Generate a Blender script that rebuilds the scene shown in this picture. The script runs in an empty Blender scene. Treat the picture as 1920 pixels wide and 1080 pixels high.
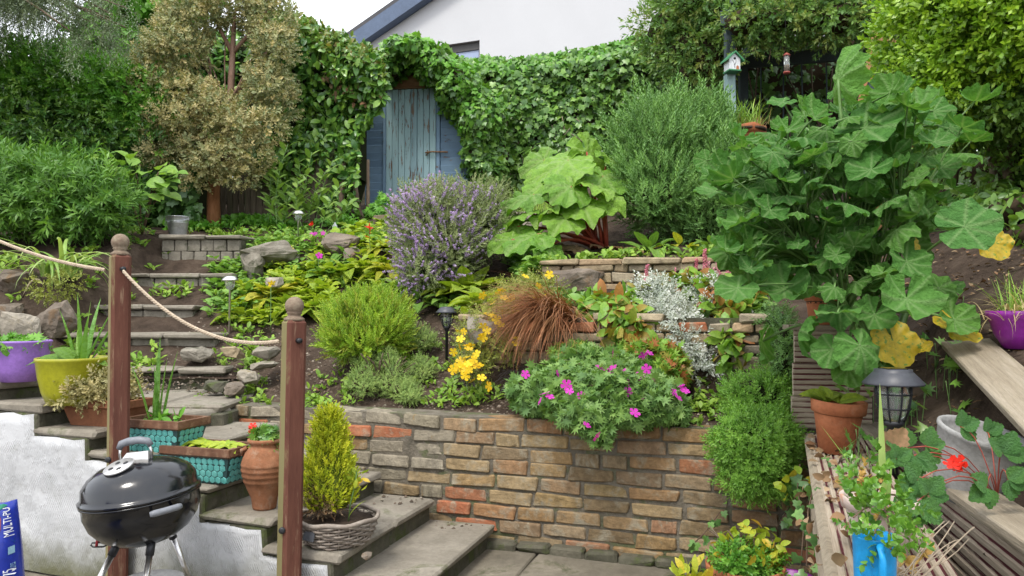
import bpy, bmesh, math, random
import numpy as np
from mathutils import Vector, Matrix, Quaternion, noise as mnoise

SC = bpy.context.scene
COL = SC.collection
R = random.Random(7)
NR = np.random.default_rng(7)

# ------------------------------------------------------------------ camera
F = 1400.0                      # focal length in pixels of the 1920 px wide photo
HOR = 580.0                     # eye-level line
EYE = 1.30
PITCH = math.atan((HOR - 540.0) / F)
cam_d = bpy.data.cameras.new('camera'); cam = bpy.data.objects.new('camera', cam_d); COL.objects.link(cam)
cam.location = (0, 0, EYE); cam.rotation_euler = (math.pi / 2 + PITCH, 0, 0)
cam_d.sensor_width = 36.0; cam_d.lens = F / 1920.0 * 36.0
cam_d.clip_start = 0.05; cam_d.clip_end = 600
SC.camera = cam

# ------------------------------------------------------------------ light
w = bpy.data.worlds.new('World'); SC.world = w; w.use_nodes = True
nt = w.node_tree; nt.nodes.clear()
sky = nt.nodes.new('ShaderNodeTexSky'); sky.sky_type = 'NISHITA'; sky.sun_disc = False
SUN_EL, SUN_AZ = math.radians(58), math.radians(205)       # azimuth clockwise from +Y
sky.sun_elevation = SUN_EL; sky.sun_rotation = SUN_AZ; sky.dust_density = 4.0; sky.air_density = 1.0
mixw = nt.nodes.new('ShaderNodeMix'); mixw.data_type = 'RGBA'; mixw.inputs[0].default_value = 0.82
mixw.inputs[7].default_value = (9.6, 9.9, 10.4, 1)          # the even white cloud layer
bg = nt.nodes.new('ShaderNodeBackground'); bg.inputs[1].default_value = 0.125
wo = nt.nodes.new('ShaderNodeOutputWorld')
nt.links.new(sky.outputs[0], mixw.inputs[6]); nt.links.new(mixw.outputs[2], bg.inputs[0]); nt.links.new(bg.outputs[0], wo.inputs[0])
sun_d = bpy.data.lights.new('sun', 'SUN'); sun = bpy.data.objects.new('sun', sun_d); COL.objects.link(sun)
sun_d.energy = 1.5; sun_d.angle = math.radians(14); sun_d.color = (1, .955, .88)
sdir = Vector((math.sin(SUN_AZ) * math.cos(SUN_EL), math.cos(SUN_AZ) * math.cos(SUN_EL), math.sin(SUN_EL)))
sun.rotation_euler = sdir.to_track_quat('Z', 'Y').to_euler(); sun.location = (0, 0, 20)
SC.view_settings.view_transform = 'Standard'; SC.view_settings.look = 'None'
SC.view_settings.gamma = 1; SC.view_settings.exposure = 0.95
SC.render.engine = 'CYCLES'
SC.cycles.max_bounces = 6; SC.cycles.transparent_max_bounces = 8

# ------------------------------------------------------------------ helpers
def P(px, py, d):
    """world point seen at photo pixel px,py at forward distance d"""
    u = (px - 960) / F; v = (540 - py) / F
    y = math.cos(PITCH) - v * math.sin(PITCH); z = math.sin(PITCH) + v * math.cos(PITCH)
    k = d / y
    return Vector((u * k, d, EYE + z * k))
def S(px, d): return px * d / F                 # size in metres of px pixels at distance d
def sm(a, b, x):
    t = min(1, max(0, (x - a) / (b - a))); return t * t * (3 - 2 * t)
def lerp_tab(tab, s):
    if s <= tab[0][0]: return tab[0][1]
    for (a, za), (b, zb) in zip(tab, tab[1:]):
        if s <= b: return za + (zb - za) * (s - a) / (b - a)
    return tab[-1][1]
def wallY(x): return 4.10 - .34 * x
LT = [(0, .66), (.2, .69), (.7, .86), (1.2, 1.07), (1.7, 1.30), (2.2, 1.55), (2.7, 1.83), (3.3, 2.04), (4.3, 2.3), (5.8, 2.75), (8, 3.1), (40, 3.3)]
RT = [(0, .66), (.58, .80), (.66, 1.22), (1.58, 1.40), (1.66, 1.62), (2.6, 1.78), (3.6, 2.04), (4.6, 2.4), (6, 2.9), (8, 3.15), (40, 3.3)]
def T(x, y):
    s = y - wallY(max(-1.8, min(1.5, x)))
    zl = lerp_tab(LT, s); zr = lerp_tab(RT, s)
    if x < -3.1: zl += lerp_tab([(.45, 0), (.7, .15), (1.34, .38), (2.2, .30), (3.3, .10), (4, 0)], s) * sm(-3.4, -3.7, x)
    wgt = sm(-.42, -.25, x) if s < 1.45 else sm(.02, .2, x)
    z = zl + (zr - zl) * wgt
    if x > 1.2:
        b = .79 + .55 * (x - 1.4 - .1 * (y - 2)) + .15 * (y - 2.5)
        b = min(b, 2.05 + .03 * (b - 2.05)) + .13 * sm(-.02, .10, (x - 1.71) * .95 - (y - 2.95) * .31) * sm(3.9, 3.3, y)
        if s < .1: z = b
        else: z = max(z, b + (z - b) * sm(1.8, 1.2, x) if b > z else z)
    return z + .022 * mnoise.noise(Vector((x * 3, y * 3, 0))) + .010 * mnoise.noise(Vector((x * 11, y * 11, 4)))
def hit(px, py, d0=4.3, d1=11):
    d = d0
    while d < d1:
        p = P(px, py, d)
        if p.z < T(p.x, d): return d
        d += .03
    return d1
def onT(px, d, dz=0):
    x = (px - 960) / F * d
    return Vector((x, d, T(x, d) + dz))

WL = {}
def link(o, parent=None):
    COL.objects.link(o)
    if parent is not None: o.parent = parent
    return o
def tag(o, label, cat=None, group=None, kind=None):
    if label: o['label'] = label
    if cat: o['category'] = cat
    if group: o['group'] = group
    if kind: o['kind'] = kind
    return o
def thing(name, label, cat, loc, group=None):
    o = bpy.data.objects.new(name, None); COL.objects.link(o)
    o.empty_display_size = .1; o.location = loc; WL[o.name] = Vector(loc)
    return tag(o, label, cat, group)
def mobj(name, me, mt, parent=None, loc=None, M=None, kind=None, smooth=False):
    """object from mesh whose verts are already local to parent origin (or to loc)"""
    o = bpy.data.objects.new(name, me)
    if mt is not None and len(me.materials) == 0: me.materials.append(mt)
    link(o, parent)
    if M is not None: o.matrix_basis = M
    elif loc is not None: o.location = loc
    WL[o.name] = WL.get(parent.name, Vector()) if parent is not None else Vector(loc or (0, 0, 0))
    if kind: o['kind'] = kind
    return o

class MB:
    def __init__(s): s.v = []; s.f = []; s.sm = []; s.M = None
    def add(s, vs, fs, smooth=False):
        n = len(s.v)
        s.v += [s.M @ Vector(v) for v in vs] if s.M is not None else [Vector(v) for v in vs]
        s.f += [tuple(i + n for i in f) for f in fs]; s.sm += [smooth] * len(fs); return s
    def box(s, c, size, rz=0, Rm=None):
        c = Vector(c); h = Vector(size) / 2
        m = Rm if Rm is not None else Matrix.Rotation(rz, 3, 'Z')
        vs = [c + m @ Vector((h.x * a, h.y * b, h.z * d)) for a in (-1, 1) for b in (-1, 1) for d in (-1, 1)]
        return s.add(vs, [(0, 1, 3, 2), (4, 6, 7, 5), (0, 4, 5, 1), (2, 3, 7, 6), (0, 2, 6, 4), (1, 5, 7, 3)])
    def tube(s, pts, rad, n=6, cap=True, smooth=True):
        pts = [Vector(p) for p in pts]
        if not hasattr(rad, '__len__'): rad = [rad] * len(pts)
        vs = []; fs = []; up = Vector((.31, .17, .93)); k = len(pts)
        for i, p in enumerate(pts):
            d = (pts[min(i + 1, k - 1)] - pts[max(i - 1, 0)])
            d = d.normalized() if d.length > 1e-9 else Vector((0, 0, 1))
            a = d.cross(up)
            if a.length < .05: a = d.cross(Vector((1, 0, 0)))
            a.normalize(); b = d.cross(a)
            for j in range(n):
                t = 2 * math.pi * j / n
                vs.append(p + (a * math.cos(t) + b * math.sin(t)) * rad[i])
        for i in range(k - 1):
            for j in range(n):
                fs.append((i * n + j, i * n + (j + 1) % n, (i + 1) * n + (j + 1) % n, (i + 1) * n + j))
        if cap and n > 2: fs += [tuple(range(n))[::-1], tuple((k - 1) * n + j for j in range(n))]
        return s.add(vs, fs, smooth)
    def lathe(s, prof, c=(0, 0, 0), n=28, smooth=True, squash=1.0):
        c = Vector(c); vs = []; fs = []
        for r, z in prof:
            for j in range(n):
                t = 2 * math.pi * j / n
                vs.append(c + Vector((r * math.cos(t), r * math.sin(t) * squash, z)))
        for i in range(len(prof) - 1):
            for j in range(n):
                fs.append((i * n + j, i * n + (j + 1) % n, (i + 1) * n + (j + 1) % n, (i + 1) * n + j))
        if prof[0][0] > 1e-4: fs.append(tuple(range(n))[::-1])
        if prof[-1][0] > 1e-4: fs.append(tuple((len(prof) - 1) * n + j for j in range(n)))
        return s.add(vs, fs, smooth)
    def ball(s, c, r, n=12, sc=(1, 1, 1)):
        c = Vector(c); m = max(4, n // 2)
        prof = [(max(1e-5, r * math.sin(math.pi * i / m)), -r * math.cos(math.pi * i / m)) for i in range(m + 1)]
        vs = []; fs = []
        for rr, z in prof:
            for j in range(n):
                t = 2 * math.pi * j / n
                vs.append(c + Vector((rr * math.cos(t) * sc[0], rr * math.sin(t) * sc[1], z * sc[2])))
        for i in range(m):
            for j in range(n):
                fs.append((i * n + j, i * n + (j + 1) % n, (i + 1) * n + (j + 1) % n, (i + 1) * n + j))
        return s.add(vs, fs, True)
    def prism(s, poly, d0, d1):
        """poly: list of 3d points; extruded from +d0 to +d1 (vectors)"""
        n = len(poly); d0 = Vector(d0); d1 = Vector(d1)
        vs = [Vector(p) + d0 for p in poly] + [Vector(p) + d1 for p in poly]
        fs = [tuple(range(n))[::-1], tuple(range(n, 2 * n))] + [(i, (i + 1) % n, n + (i + 1) % n, n + i) for i in range(n)]
        return s.add(vs, fs)
    def mesh(s, name, off=Vector()):
        me = bpy.data.meshes.new(name)
        me.from_pydata([tuple(v - off) for v in s.v], [], s.f)
        if any(s.sm): me.polygons.foreach_set('use_smooth', s.sm)
        bm = bmesh.new(); bm.from_mesh(me); bmesh.ops.recalc_face_normals(bm, faces=bm.faces); bm.to_mesh(me); bm.free()
        me.update(); return me
    def build(s, name, mt, parent=None, kind=None, loc=None):
        off = WL[parent.name] if parent is not None else Vector(loc or (0, 0, 0))
        return mobj(name, s.mesh(name, off), mt, parent, loc if parent is None else None, kind=kind)

def hull_mesh(name, pts, off=Vector()):
    bm = bmesh.new()
    for p in pts: bm.verts.new(Vector(p) - off)
    bmesh.ops.convex_hull(bm, input=bm.verts)
    lone = [v for v in bm.verts if not v.link_faces]
    bmesh.ops.delete(bm, geom=lone, context='VERTS')
    bmesh.ops.recalc_face_normals(bm, faces=bm.faces)
    me = bpy.data.meshes.new(name); bm.to_mesh(me); bm.free(); return me
def cbox_pts(sx, sy, sz, b, j, rng):
    out = []
    for a in (-1, 1):
        for c in (-1, 1):
            for e in (-1, 1):
                p = Vector((a * sx / 2, c * sy / 2, e * sz / 2))
                q = Vector((rng.uniform(-j, j), rng.uniform(-j, j), rng.uniform(-j, j)))
                bb = b * rng.uniform(.6, 1.5)
                for k in range(3):
                    r = p.copy()
                    for m in range(3):
                        if m != k: r[m] -= math.copysign(bb, p[m])
                    out.append(r + q)
    return out
def rock_mesh(name, sx, sy, sz, seed, j=.22):
    rng = random.Random(seed); pts = []
    for i in range(26):
        d = Vector((rng.gauss(0, 1), rng.gauss(0, 1), rng.gauss(0, 1))).normalized()
        m = max(abs(d.x), abs(d.y), abs(d.z)); d = d / (m ** .9) * rng.uniform(1 - j, 1)
        pts.append(Vector((d.x * sx / 2, d.y * sy / 2, d.z * sz / 2)))
    me = hull_mesh(name, pts)
    bm = bmesh.new(); bm.from_mesh(me); bmesh.ops.triangulate(bm, faces=bm.faces); bmesh.ops.subdivide_edges(bm, edges=bm.edges, cuts=3, use_grid_fill=True)
    m = (sx + sy + sz) / 3; o = Vector((seed * 3.7, seed, 0))
    for v in bm.verts:
        n = mnoise.noise(v.co / m * 2.2 + o) * .06 + mnoise.noise(v.co / m * 6 + o) * .045 + mnoise.noise(v.co / m * 14 + o) * .025
        v.co += v.co.normalized() * n * m
    bmesh.ops.triangulate(bm, faces=bm.faces); bm.to_mesh(me); bm.free(); return me

# ------------------------------------------------------------------ materials
class NT:
    def __init__(s, name):
        s.m = bpy.data.materials.new(name); s.m.use_nodes = True; s.t = s.m.node_tree; s.t.nodes.clear()
        s.out = s.n('ShaderNodeOutputMaterial'); s.b = s.n('ShaderNodeBsdfPrincipled'); s.l(s.b.outputs[0], s.out.inputs[0])
    def n(s, k, **kw):
        o = s.t.nodes.new(k)
        for a, v in kw.items(): setattr(o, a, v)
        return o
    def l(s, a, b): s.t.links.new(a, b)
    def coord(s, kind='Object', scale=(1, 1, 1), rand=False):
        c = s.n('ShaderNodeTexCoord'); mp = s.n('ShaderNodeMapping'); mp.inputs['Scale'].default_value = scale
        s.l(c.outputs[kind], mp.inputs['Vector'])
        if rand:
            oi = s.n('ShaderNodeObjectInfo'); mu = s.n('ShaderNodeVectorMath', operation='SCALE'); mu.inputs[0].default_value = (37.1, 19.3, 11.7)
            s.l(oi.outputs['Random'], mu.inputs['Scale']); s.l(mu.outputs[0], mp.inputs['Location'])
        return mp.outputs[0]
    def noise(s, vec, scale, detail=4, rough=.6, dist=0):
        o = s.n('ShaderNodeTexNoise'); o.inputs['Scale'].default_value = scale; o.inputs['Detail'].default_value = detail
        o.inputs['Roughness'].default_value = rough; o.inputs['Distortion'].default_value = dist
        s.l(vec, o.inputs['Vector']); return o.outputs['Fac']
    def ramp(s, fac, stops, interp='LINEAR'):
        r = s.n('ShaderNodeValToRGB'); r.color_ramp.interpolation = interp; e = r.color_ramp.elements
        while len(e) < len(stops): e.new(.5)
        for x, (p, c) in zip(e, stops):
            x.position = p; x.color = (*c, 1) if len(c) == 3 else c
        s.l(fac, r.inputs[0]); return r.outputs[0]
    def mix(s, f, a, b, mode='MIX'):
        m = s.n('ShaderNodeMix'); m.data_type = 'RGBA'; m.blend_type = mode
        for sock, v in ((m.inputs[0], f), (m.inputs[6], a), (m.inputs[7], b)):
            if hasattr(v, 'is_output'): s.l(v, sock)
            elif isinstance(v, (tuple, list)): sock.default_value = (*v, 1) if len(v) == 3 else v
            else: sock.default_value = v
        return m.outputs[2]
    def math(s, op, a, b=0.):
        m = s.n('ShaderNodeMath', operation=op)
        for sock, v in ((m.inputs[0], a), (m.inputs[1], b)):
            if hasattr(v, 'is_output'): s.l(v, sock)
            else: sock.default_value = v
        return m.outputs[0]
    def bump(s, h, dist, strength=1.0):
        b = s.n('ShaderNodeBump'); b.inputs['Distance'].default_value = dist; b.inputs['Strength'].default_value = strength
        s.l(h, b.inputs['Height']); s.l(b.outputs[0], s.b.inputs['Normal']); return b
    def fin(s, col, rough=.7, spec=.3, metal=0.):
        if hasattr(col, 'is_output'): s.l(col, s.b.inputs['Base Color'])
        else: s.b.inputs['Base Color'].default_value = (*col, 1)
        if hasattr(rough, 'is_output'): s.l(rough, s.b.inputs['Roughness'])
        else: s.b.inputs['Roughness'].default_value = rough
        s.b.inputs['Specular IOR Level'].default_value = spec; s.b.inputs['Metallic'].default_value = metal
        return s.m

def surf(name, stops, scale=6, rough=.8, bump=.004, bscale=40, stretch=(1, 1, 1), spec=.25, spots=None, sscale=14, rand=False, metal=0., tint=None, sth=(.52, .62)):
    q = NT(name); v = q.coord('Object', stretch, rand)
    n1 = q.noise(v, scale, 6, .62, .3); col = q.ramp(n1, stops)
    if tint:                                             # per-piece colour
        oi = q.n('ShaderNodeObjectInfo'); col = q.mix(.75, col, q.ramp(oi.outputs['Random'], tint), 'MIX')
        n3 = q.noise(v, scale * 2.3, 5, .7); col = q.mix(1., col, q.ramp(n3, [(.3, (.62, .62, .62)), (.7, (1.2, 1.2, 1.2))]), 'MULTIPLY')
    if spots:
        n2 = q.noise(v, sscale, 7, .7, .4); col = q.mix(q.ramp(n2, [(sth[0], (0, 0, 0)), (sth[1], (1, 1, 1))]), col, spots)
    nf = q.noise(v, bscale, 6, .7)
    q.bump(nf, bump)
    fine = q.ramp(nf, [(.3, (.8, .8, .8)), (.7, (1.12, 1.12, 1.12))]); col = q.mix(1., col, fine, 'MULTIPLY')
    return q.fin(col, rough, spec, metal)

def leafmat(name, stops, rough=.5, trans=.28, spec=.35, vein=None, patch=None):
    q = NT(name)
    at = q.n('ShaderNodeAttribute'); at.attribute_name = 'rnd'; oi = q.n('ShaderNodeObjectInfo')
    fac = q.math('FRACT', q.math('ADD', at.outputs['Fac'], oi.outputs['Random']))
    col = q.ramp(fac, stops)
    v = q.coord('Object'); n = q.noise(v, 7, 3, .6)
    col = q.mix(1., col, q.ramp(n, [(.3, (.72, .78, .7)), (.7, (1.2, 1.15, 1.15))]), 'MULTIPLY')
    if patch:
        n2 = q.noise(v, patch[1], 4, .6); col = q.mix(q.ramp(n2, [(patch[2], (0, 0, 0)), (patch[2] + .08, (1, 1, 1))]), col, patch[0])
    if vein:
        a2 = q.n('ShaderNodeAttribute'); a2.attribute_name = 'vein'; col = q.mix(q.math('MULTIPLY', a2.outputs['Fac'], .6), col, vein)
        nb = q.noise(q.coord('Object'), 11, 4, .65); bb = q.bump(nb, .06, .7)
    q.fin(col, rough, spec)
    tr = q.n('ShaderNodeBsdfTranslucent'); mx = q.n('ShaderNodeMixShader'); mx.inputs[0].default_value = trans
    tcol = q.mix(1., col, (1.25, 1.3, .6), 'MULTIPLY'); q.l(tcol, tr.inputs[0])
    q.l(q.b.outputs[0], mx.inputs[1]); q.l(tr.outputs[0], mx.inputs[2]); q.l(mx.outputs[0], q.out.inputs[0])
    return q.m
def plain(name, col, rough=.5, spec=.4, metal=0., var=.12):
    return surf(name, [(.3, tuple(c * (1 - var) for c in col)), (.7, tuple(c * (1 + var) for c in col))], 9, rough, .0006, 60, spec=spec, metal=metal)

# ------------------------------------------------------------------ leaf templates (verts, tris, vein)
def t_rows(rows, fold=.12):
    V = []; Vn = []; idx = []
    for t, hw, z in rows:
        if hw <= 1e-6: idx.append((len(V),)); V.append((0, t, z)); Vn.append(1)
        else:
            idx.append((len(V), len(V) + 1, len(V) + 2))
            V += [(-hw, t, z + fold * hw * 2), (0, t, z), (hw, t, z + fold * hw * 2)]; Vn += [0, 1, 0]
    Fc = []
    for a, b in zip(idx, idx[1:]):
        if len(a) == 1 and len(b) == 3: Fc += [(a[0], b[1], b[0]), (a[0], b[2], b[1])]
        elif len(a) == 3 and len(b) == 1: Fc += [(a[0], a[1], b[0]), (a[1], a[2], b[0])]
        else:
            for k in (0, 1): Fc += [(a[k], a[k + 1], b[k + 1]), (a[k], b[k + 1], b[k])]
    return np.array(V, float), np.array(Fc, int), np.array(Vn, float)
def t_fan(outline, c, cz=.04, fold=0):
    V = [(c[0], c[1], cz)] + [(x, y, fold * abs(x)) for x, y in outline]; n = len(outline)
    return np.array(V, float), np.array([(0, i + 1, (i + 1) % n + 1) for i in range(n)], int), np.array([1.] + [0.] * n)
T_LANCE = t_rows([(0, 0, 0), (.25, .10, .02), (.55, .125, .02), (.8, .08, -.02), (1, 0, -.1)])
T_OVAL = t_rows([(0, 0, 0), (.2, .17, .02), (.5, .25, .03), (.8, .17, -.01), (1, 0, -.08)])
T_BROAD = t_rows([(0, 0, 0), (.15, .22, .02), (.45, .36, .04), (.75, .26, 0), (1, 0, -.1)])
T_DIAM = (np.array([(0, 0, 0), (-.2, .5, .04), (.2, .5, .04), (0, 1, -.04)], float), np.array([(0, 2, 1), (1, 2, 3)], int), np.array([1, 0, 0, 1.]))
T_NEED = (np.array([(0, 0, 0), (-.07, .4, .0), (.07, .4, .0), (0, 1, 0)], float), np.array([(0, 2, 1), (1, 2, 3)], int), np.array([0, 0, 0, 0.]))
ivy_o = [(0, .1), (.22, -.04), (.5, .12), (.36, .36), (.46, .58), (.2, .66), (0, 1.0), (-.2, .66), (-.46, .58), (-.36, .36), (-.5, .12), (-.22, -.04)]
T_IVY = t_fan(ivy_o, (0, .36), .05, -.06)
star_o = []
for i in range(11):
    a = -1.9 + 3.8 * i / 10; r = .62 if i % 2 == 0 else .26
    star_o.append((r * math.sin(a), .35 + r * math.cos(a)))
T_STAR = t_fan(star_o + [(0, .1)], (0, .35), .04)
def t_sprig(n, ll, lw, stem=1.0, spread=60, opp=True, t0=.15, seed=1, tmpl=T_DIAM, jit=.2, tipfac=.7):
    """several leaves on one short shoot of unit length"""
    rg = random.Random(seed); V = []; Fc = []; Vn = []; tv, tf, tn = tmpl
    k = 0
    for i in range(n):
        t = t0 + (stem - t0) * i / max(1, n - 1)
        az = (i * 2.4) + rg.uniform(-.3, .3)
        if opp: az = (math.pi * (i % 2)) + (i // 2) * 1.3 + rg.uniform(-.3, .3)
        sp = math.radians(spread) * (1 - .5 * t / stem) + rg.uniform(-jit, jit)
        d = Vector((math.cos(az) * math.sin(sp), math.cos(sp), math.sin(az) * math.sin(sp)))
        zz = Vector((0, 1, 0)) - d * d.y
        zz = zz.normalized() if zz.length > .1 else Vector((0, 0, 1))
        xx = d.cross(zz); L = ll * rg.uniform(.8, 1.2) * (1 - (1 - tipfac) * t / stem)
        for a in tv:
            p = Vector((0, t, 0)) + xx * (a[0] * lw / .2 * L * .2 / .2) + d * (a[1] * L) + zz * (a[2] * L)
            V.append(p)
        Fc += [tuple(x + k for x in f) for f in tf]; k += len(tv); Vn += list(tn)
    return np.array([tuple(p) for p in V]), np.array(Fc, int), np.array(Vn)

def np_mesh(name, V, Fc, rnd=None, vein=None, smooth=False):
    me = bpy.data.meshes.new(name); n = len(V); m = len(Fc)
    me.vertices.add(n); me.vertices.foreach_set('co', np.ascontiguousarray(V, dtype=np.float32).ravel())
    me.loops.add(m * 3); me.loops.foreach_set('vertex_index', np.ascontiguousarray(Fc, dtype=np.int32).ravel())
    me.polygons.add(m); me.polygons.foreach_set('loop_start', np.arange(0, m * 3, 3, dtype=np.int32))
    if rnd is not None:
        a = me.attributes.new('rnd', 'FLOAT', 'POINT'); a.data.foreach_set('value', rnd.astype(np.float32))
    if vein is not None:
        a = me.attributes.new('vein', 'FLOAT', 'POINT'); a.data.foreach_set('value', vein.astype(np.float32))
    if smooth: me.polygons.foreach_set('use_smooth', np.ones(m, dtype=bool))
    me.update(calc_edges=True); return me
def nrm(a):
    return a / np.maximum(np.linalg.norm(a, axis=-1, keepdims=True), 1e-9)
def basis(D, N):
    y = nrm(D); z = N - y * (N * y).sum(-1, keepdims=True); z = nrm(z); x = np.cross(y, z); return x, y, z
_tm = {}
def tmesh(key, tmpl):
    if key not in _tm: _tm[key] = np_mesh(key, tmpl[0], tmpl[1], np.zeros(len(tmpl[0])), tmpl[2], smooth=True)
    return _tm[key]
def scatter(parent, name, tmpl, pos, D, N, size, mt, n_obj=0, obj_name='leaf', kind='stuff', wid=1.0, rspan=1.0):
    """leaves (or sprigs) as one mesh; the n_obj nearest ones become objects of their own"""
    off = np.array(WL[parent.name]); size = np.broadcast_to(np.asarray(size, float), (len(pos),))
    x, y, z = basis(D, N)
    if n_obj:
        me = tmesh(f'{parent.name}_{obj_name}', tmpl)
        if not me.materials: me.materials.append(mt)
        order = np.argsort(pos[:, 1] - size * 6); pick = order[:n_obj]; rest = order[n_obj:]
        for i in pick:
            s = size[i]
            M = Matrix(((x[i, 0] * s * wid, y[i, 0] * s, z[i, 0] * s, pos[i, 0] - off[0]), (x[i, 1] * s * wid, y[i, 1] * s, z[i, 1] * s, pos[i, 1] - off[1]),
                        (x[i, 2] * s * wid, y[i, 2] * s, z[i, 2] * s, pos[i, 2] - off[2]), (0, 0, 0, 1)))
            o = bpy.data.objects.new(obj_name, me); COL.objects.link(o); o.parent = parent; o.matrix_basis = M
        pos, x, y, z, size = pos[rest], x[rest], y[rest], z[rest], size[rest]
    if len(pos) == 0: return None
    tv, tf, tn = tmpl; k = len(tv); n = len(pos)
    V = (pos - off)[:, None, :] + size[:, None, None] * (x[:, None, :] * (tv[None, :, 0:1] * wid) + y[:, None, :] * tv[None, :, 1:2] + z[:, None, :] * tv[None, :, 2:3])
    Fc = (tf[None] + (np.arange(n) * k)[:, None, None]).reshape(-1, 3)
    rnd = np.repeat(NR.random(n) * rspan, k); vein = np.tile(tn, n)
    me = np_mesh(name, V.reshape(-1, 3), Fc, rnd, vein)
    return mobj(name, me, mt, parent, kind=kind)
def fbm(p, f):
    return np.array([mnoise.noise(Vector(q) * f) for q in p])
def lumps_pts(lumps, n, lo=.78, hi=1.06, front=.55, rough=.22, fr=2.2, zmin=None):
    """points near the surface of a set of ellipsoids (x,y,z,rx,ry,rz), with outward vectors"""
    L = np.array(lumps, float); area = (L[:, 3] * L[:, 5] + L[:, 3] * L[:, 4]) ; k = NR.choice(len(L), size=n * 2, p=area / area.sum())
    d = nrm(NR.normal(size=(n * 2, 3))); d[:, 1] = np.where(d[:, 1] > front, -d[:, 1], d[:, 1])
    rr = NR.uniform(lo, hi, n * 2) ** 1.0
    q = d * L[k, 3:6] + L[k, :3]
    nz = fbm(q, fr / max(.15, L[:, 3:6].mean()) * .8)
    rr = rr * (1 + rough * nz)
    p = d * L[k, 3:6] * rr[:, None] + L[k, :3]
    o = nrm(d / L[k, 3:6])
    keep = np.ones(len(p), bool)
    for j in range(len(L)):
        e = (((p - L[j, :3]) / L[j, 3:6]) ** 2).sum(1); keep &= ~((e < .5) & (k != j))
    if zmin is not None: keep &= p[:, 2] > zmin
    p, o = p[keep][:n], o[keep][:n]
    return p, o
def bush(parent, name, lumps, n, tmpl, size, mt, mode='sprig', up=.3, rnd=.5, droop=.5, n_obj=0, obj_name='leaf', core=None, cs=.74, wid=1.0, sv=.3, **kw):
    p, o = lumps_pts(lumps, n, **kw); m = len(p); r = NR.normal(size=(m, 3))
    if mode == 'sprig':
        D = o + np.array([0, 0, up]) + r * rnd; N = NR.normal(size=(m, 3))
    else:
        N = o + np.array([0, -.15, .35]) + r * rnd; D = NR.normal(size=(m, 3)) * .7 + np.array([0, 0, -droop]) + o * .25
    sz = size * NR.uniform(1 - sv, 1 + sv, m)
    ob = scatter(parent, name, tmpl, p, D, N, sz, mt, n_obj, obj_name, wid=wid)
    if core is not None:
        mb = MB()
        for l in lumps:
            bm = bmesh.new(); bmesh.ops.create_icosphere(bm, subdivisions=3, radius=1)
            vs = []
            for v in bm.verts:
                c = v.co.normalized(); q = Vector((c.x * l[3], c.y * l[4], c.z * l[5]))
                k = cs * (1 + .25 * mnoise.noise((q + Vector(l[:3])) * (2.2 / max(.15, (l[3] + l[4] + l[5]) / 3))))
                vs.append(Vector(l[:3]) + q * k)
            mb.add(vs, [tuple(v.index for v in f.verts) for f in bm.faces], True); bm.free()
        mb.build('inner_twigs', core, parent, kind='stuff')  # added solid filler against see-through; its dark colour stands for inner shade
    return ob
def ribbons(blades):
    """blades: list of (base, azimuth, elev, length, width, droop, twist) -> V,F,rnd,vein"""
    V = []; Fc = []; rn = []; vn = []
    for (b, az, el, Ln, wd, dr, seg) in blades:
        b = Vector(b); p = b.copy(); e = el; k0 = len(V); side = Vector((-math.sin(az), math.cos(az), 0)); r = R.random(); n = seg
        for i in range(n + 1):
            t = i / n; wv = wd * (1 - t ** 2.2) * (.6 + .4 * min(1, t * 4))
            d = Vector((math.cos(az) * math.cos(e), math.sin(az) * math.cos(e), math.sin(e)))
            up = d.cross(side)
            if i == n: V.append(p.copy()); rn.append(r); vn.append(1)
            else:
                V += [p - side * wv / 2 - up * wv * .18, p.copy(), p + side * wv / 2 - up * wv * .18]; rn += [r] * 3; vn += [0, 1, 0]
            p = p + d * (Ln / n); e -= dr / n
        for i in range(n - 1):
            a = k0 + i * 3
            for k in (0, 1): Fc += [(a + k, a + k + 1, a + k + 4), (a + k, a + k + 4, a + k + 3)]
        a = k0 + (n - 1) * 3; Fc += [(a, a + 1, a + 3), (a + 1, a + 2, a + 3)]
    return np.array([tuple(v) for v in V]), np.array(Fc, int), np.array(rn), np.array(vn)
def blades_obj(parent, name, blades, mt, kind='stuff'):
    V, Fc, rn, vn = ribbons(blades)
    me = np_mesh(name, V - np.array(WL[parent.name]), Fc, rn, vn, smooth=True)
    return mobj(name, me, mt, parent, kind=kind)
def blade_parts(parent, name, blades, mt):
    for b in blades: blades_obj(parent, name, [b], mt, kind=None)
# ================================================================== materials of the hard things
M = {}
M['soil'] = surf('soil', [(.25, (.032, .023, .017)), (.5, (.07, .050, .037)), (.75, (.13, .097, .072))], 5, .95, .03, 26, spots=(.16, .12, .085), sscale=70, sth=(.64, .72), spec=.1)
M['patio'] = surf('patio_stone', [(.25, (.10, .087, .066)), (.5, (.17, .15, .115)), (.75, (.25, .22, .17))], 3, .85, .006, 30, spots=(.07, .075, .035), sscale=5, sth=(.55, .68))
M['slab'] = surf('step_slab_stone', [(.2, (.13, .115, .09)), (.5, (.225, .20, .16)), (.8, (.33, .30, .25))], 4, .85, .005, 45, spots=(.10, .105, .05), sscale=4, sth=(.56, .68), rand=True)
M['riser'] = surf('mossy_riser', [(.25, (.045, .045, .028)), (.5, (.09, .085, .06)), (.75, (.15, .135, .10))], 6, .9, .012, 30, spots=(.07, .085, .03), sscale=8, rand=True)
M['block'] = surf('concrete_block', [(.25, (.13, .115, .09)), (.5, (.20, .18, .145)), (.75, (.29, .265, .22))], 8, .92, .006, 70, spots=(.09, .09, .06), sscale=9, sth=(.55, .65), rand=True)
M['mortar'] = surf('mortar', [(.25, (.09, .08, .06)), (.5, (.15, .13, .10)), (.75, (.23, .205, .165))], 14, .95, .012, 50, spots=(.11, .12, .06), sscale=5)
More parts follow.
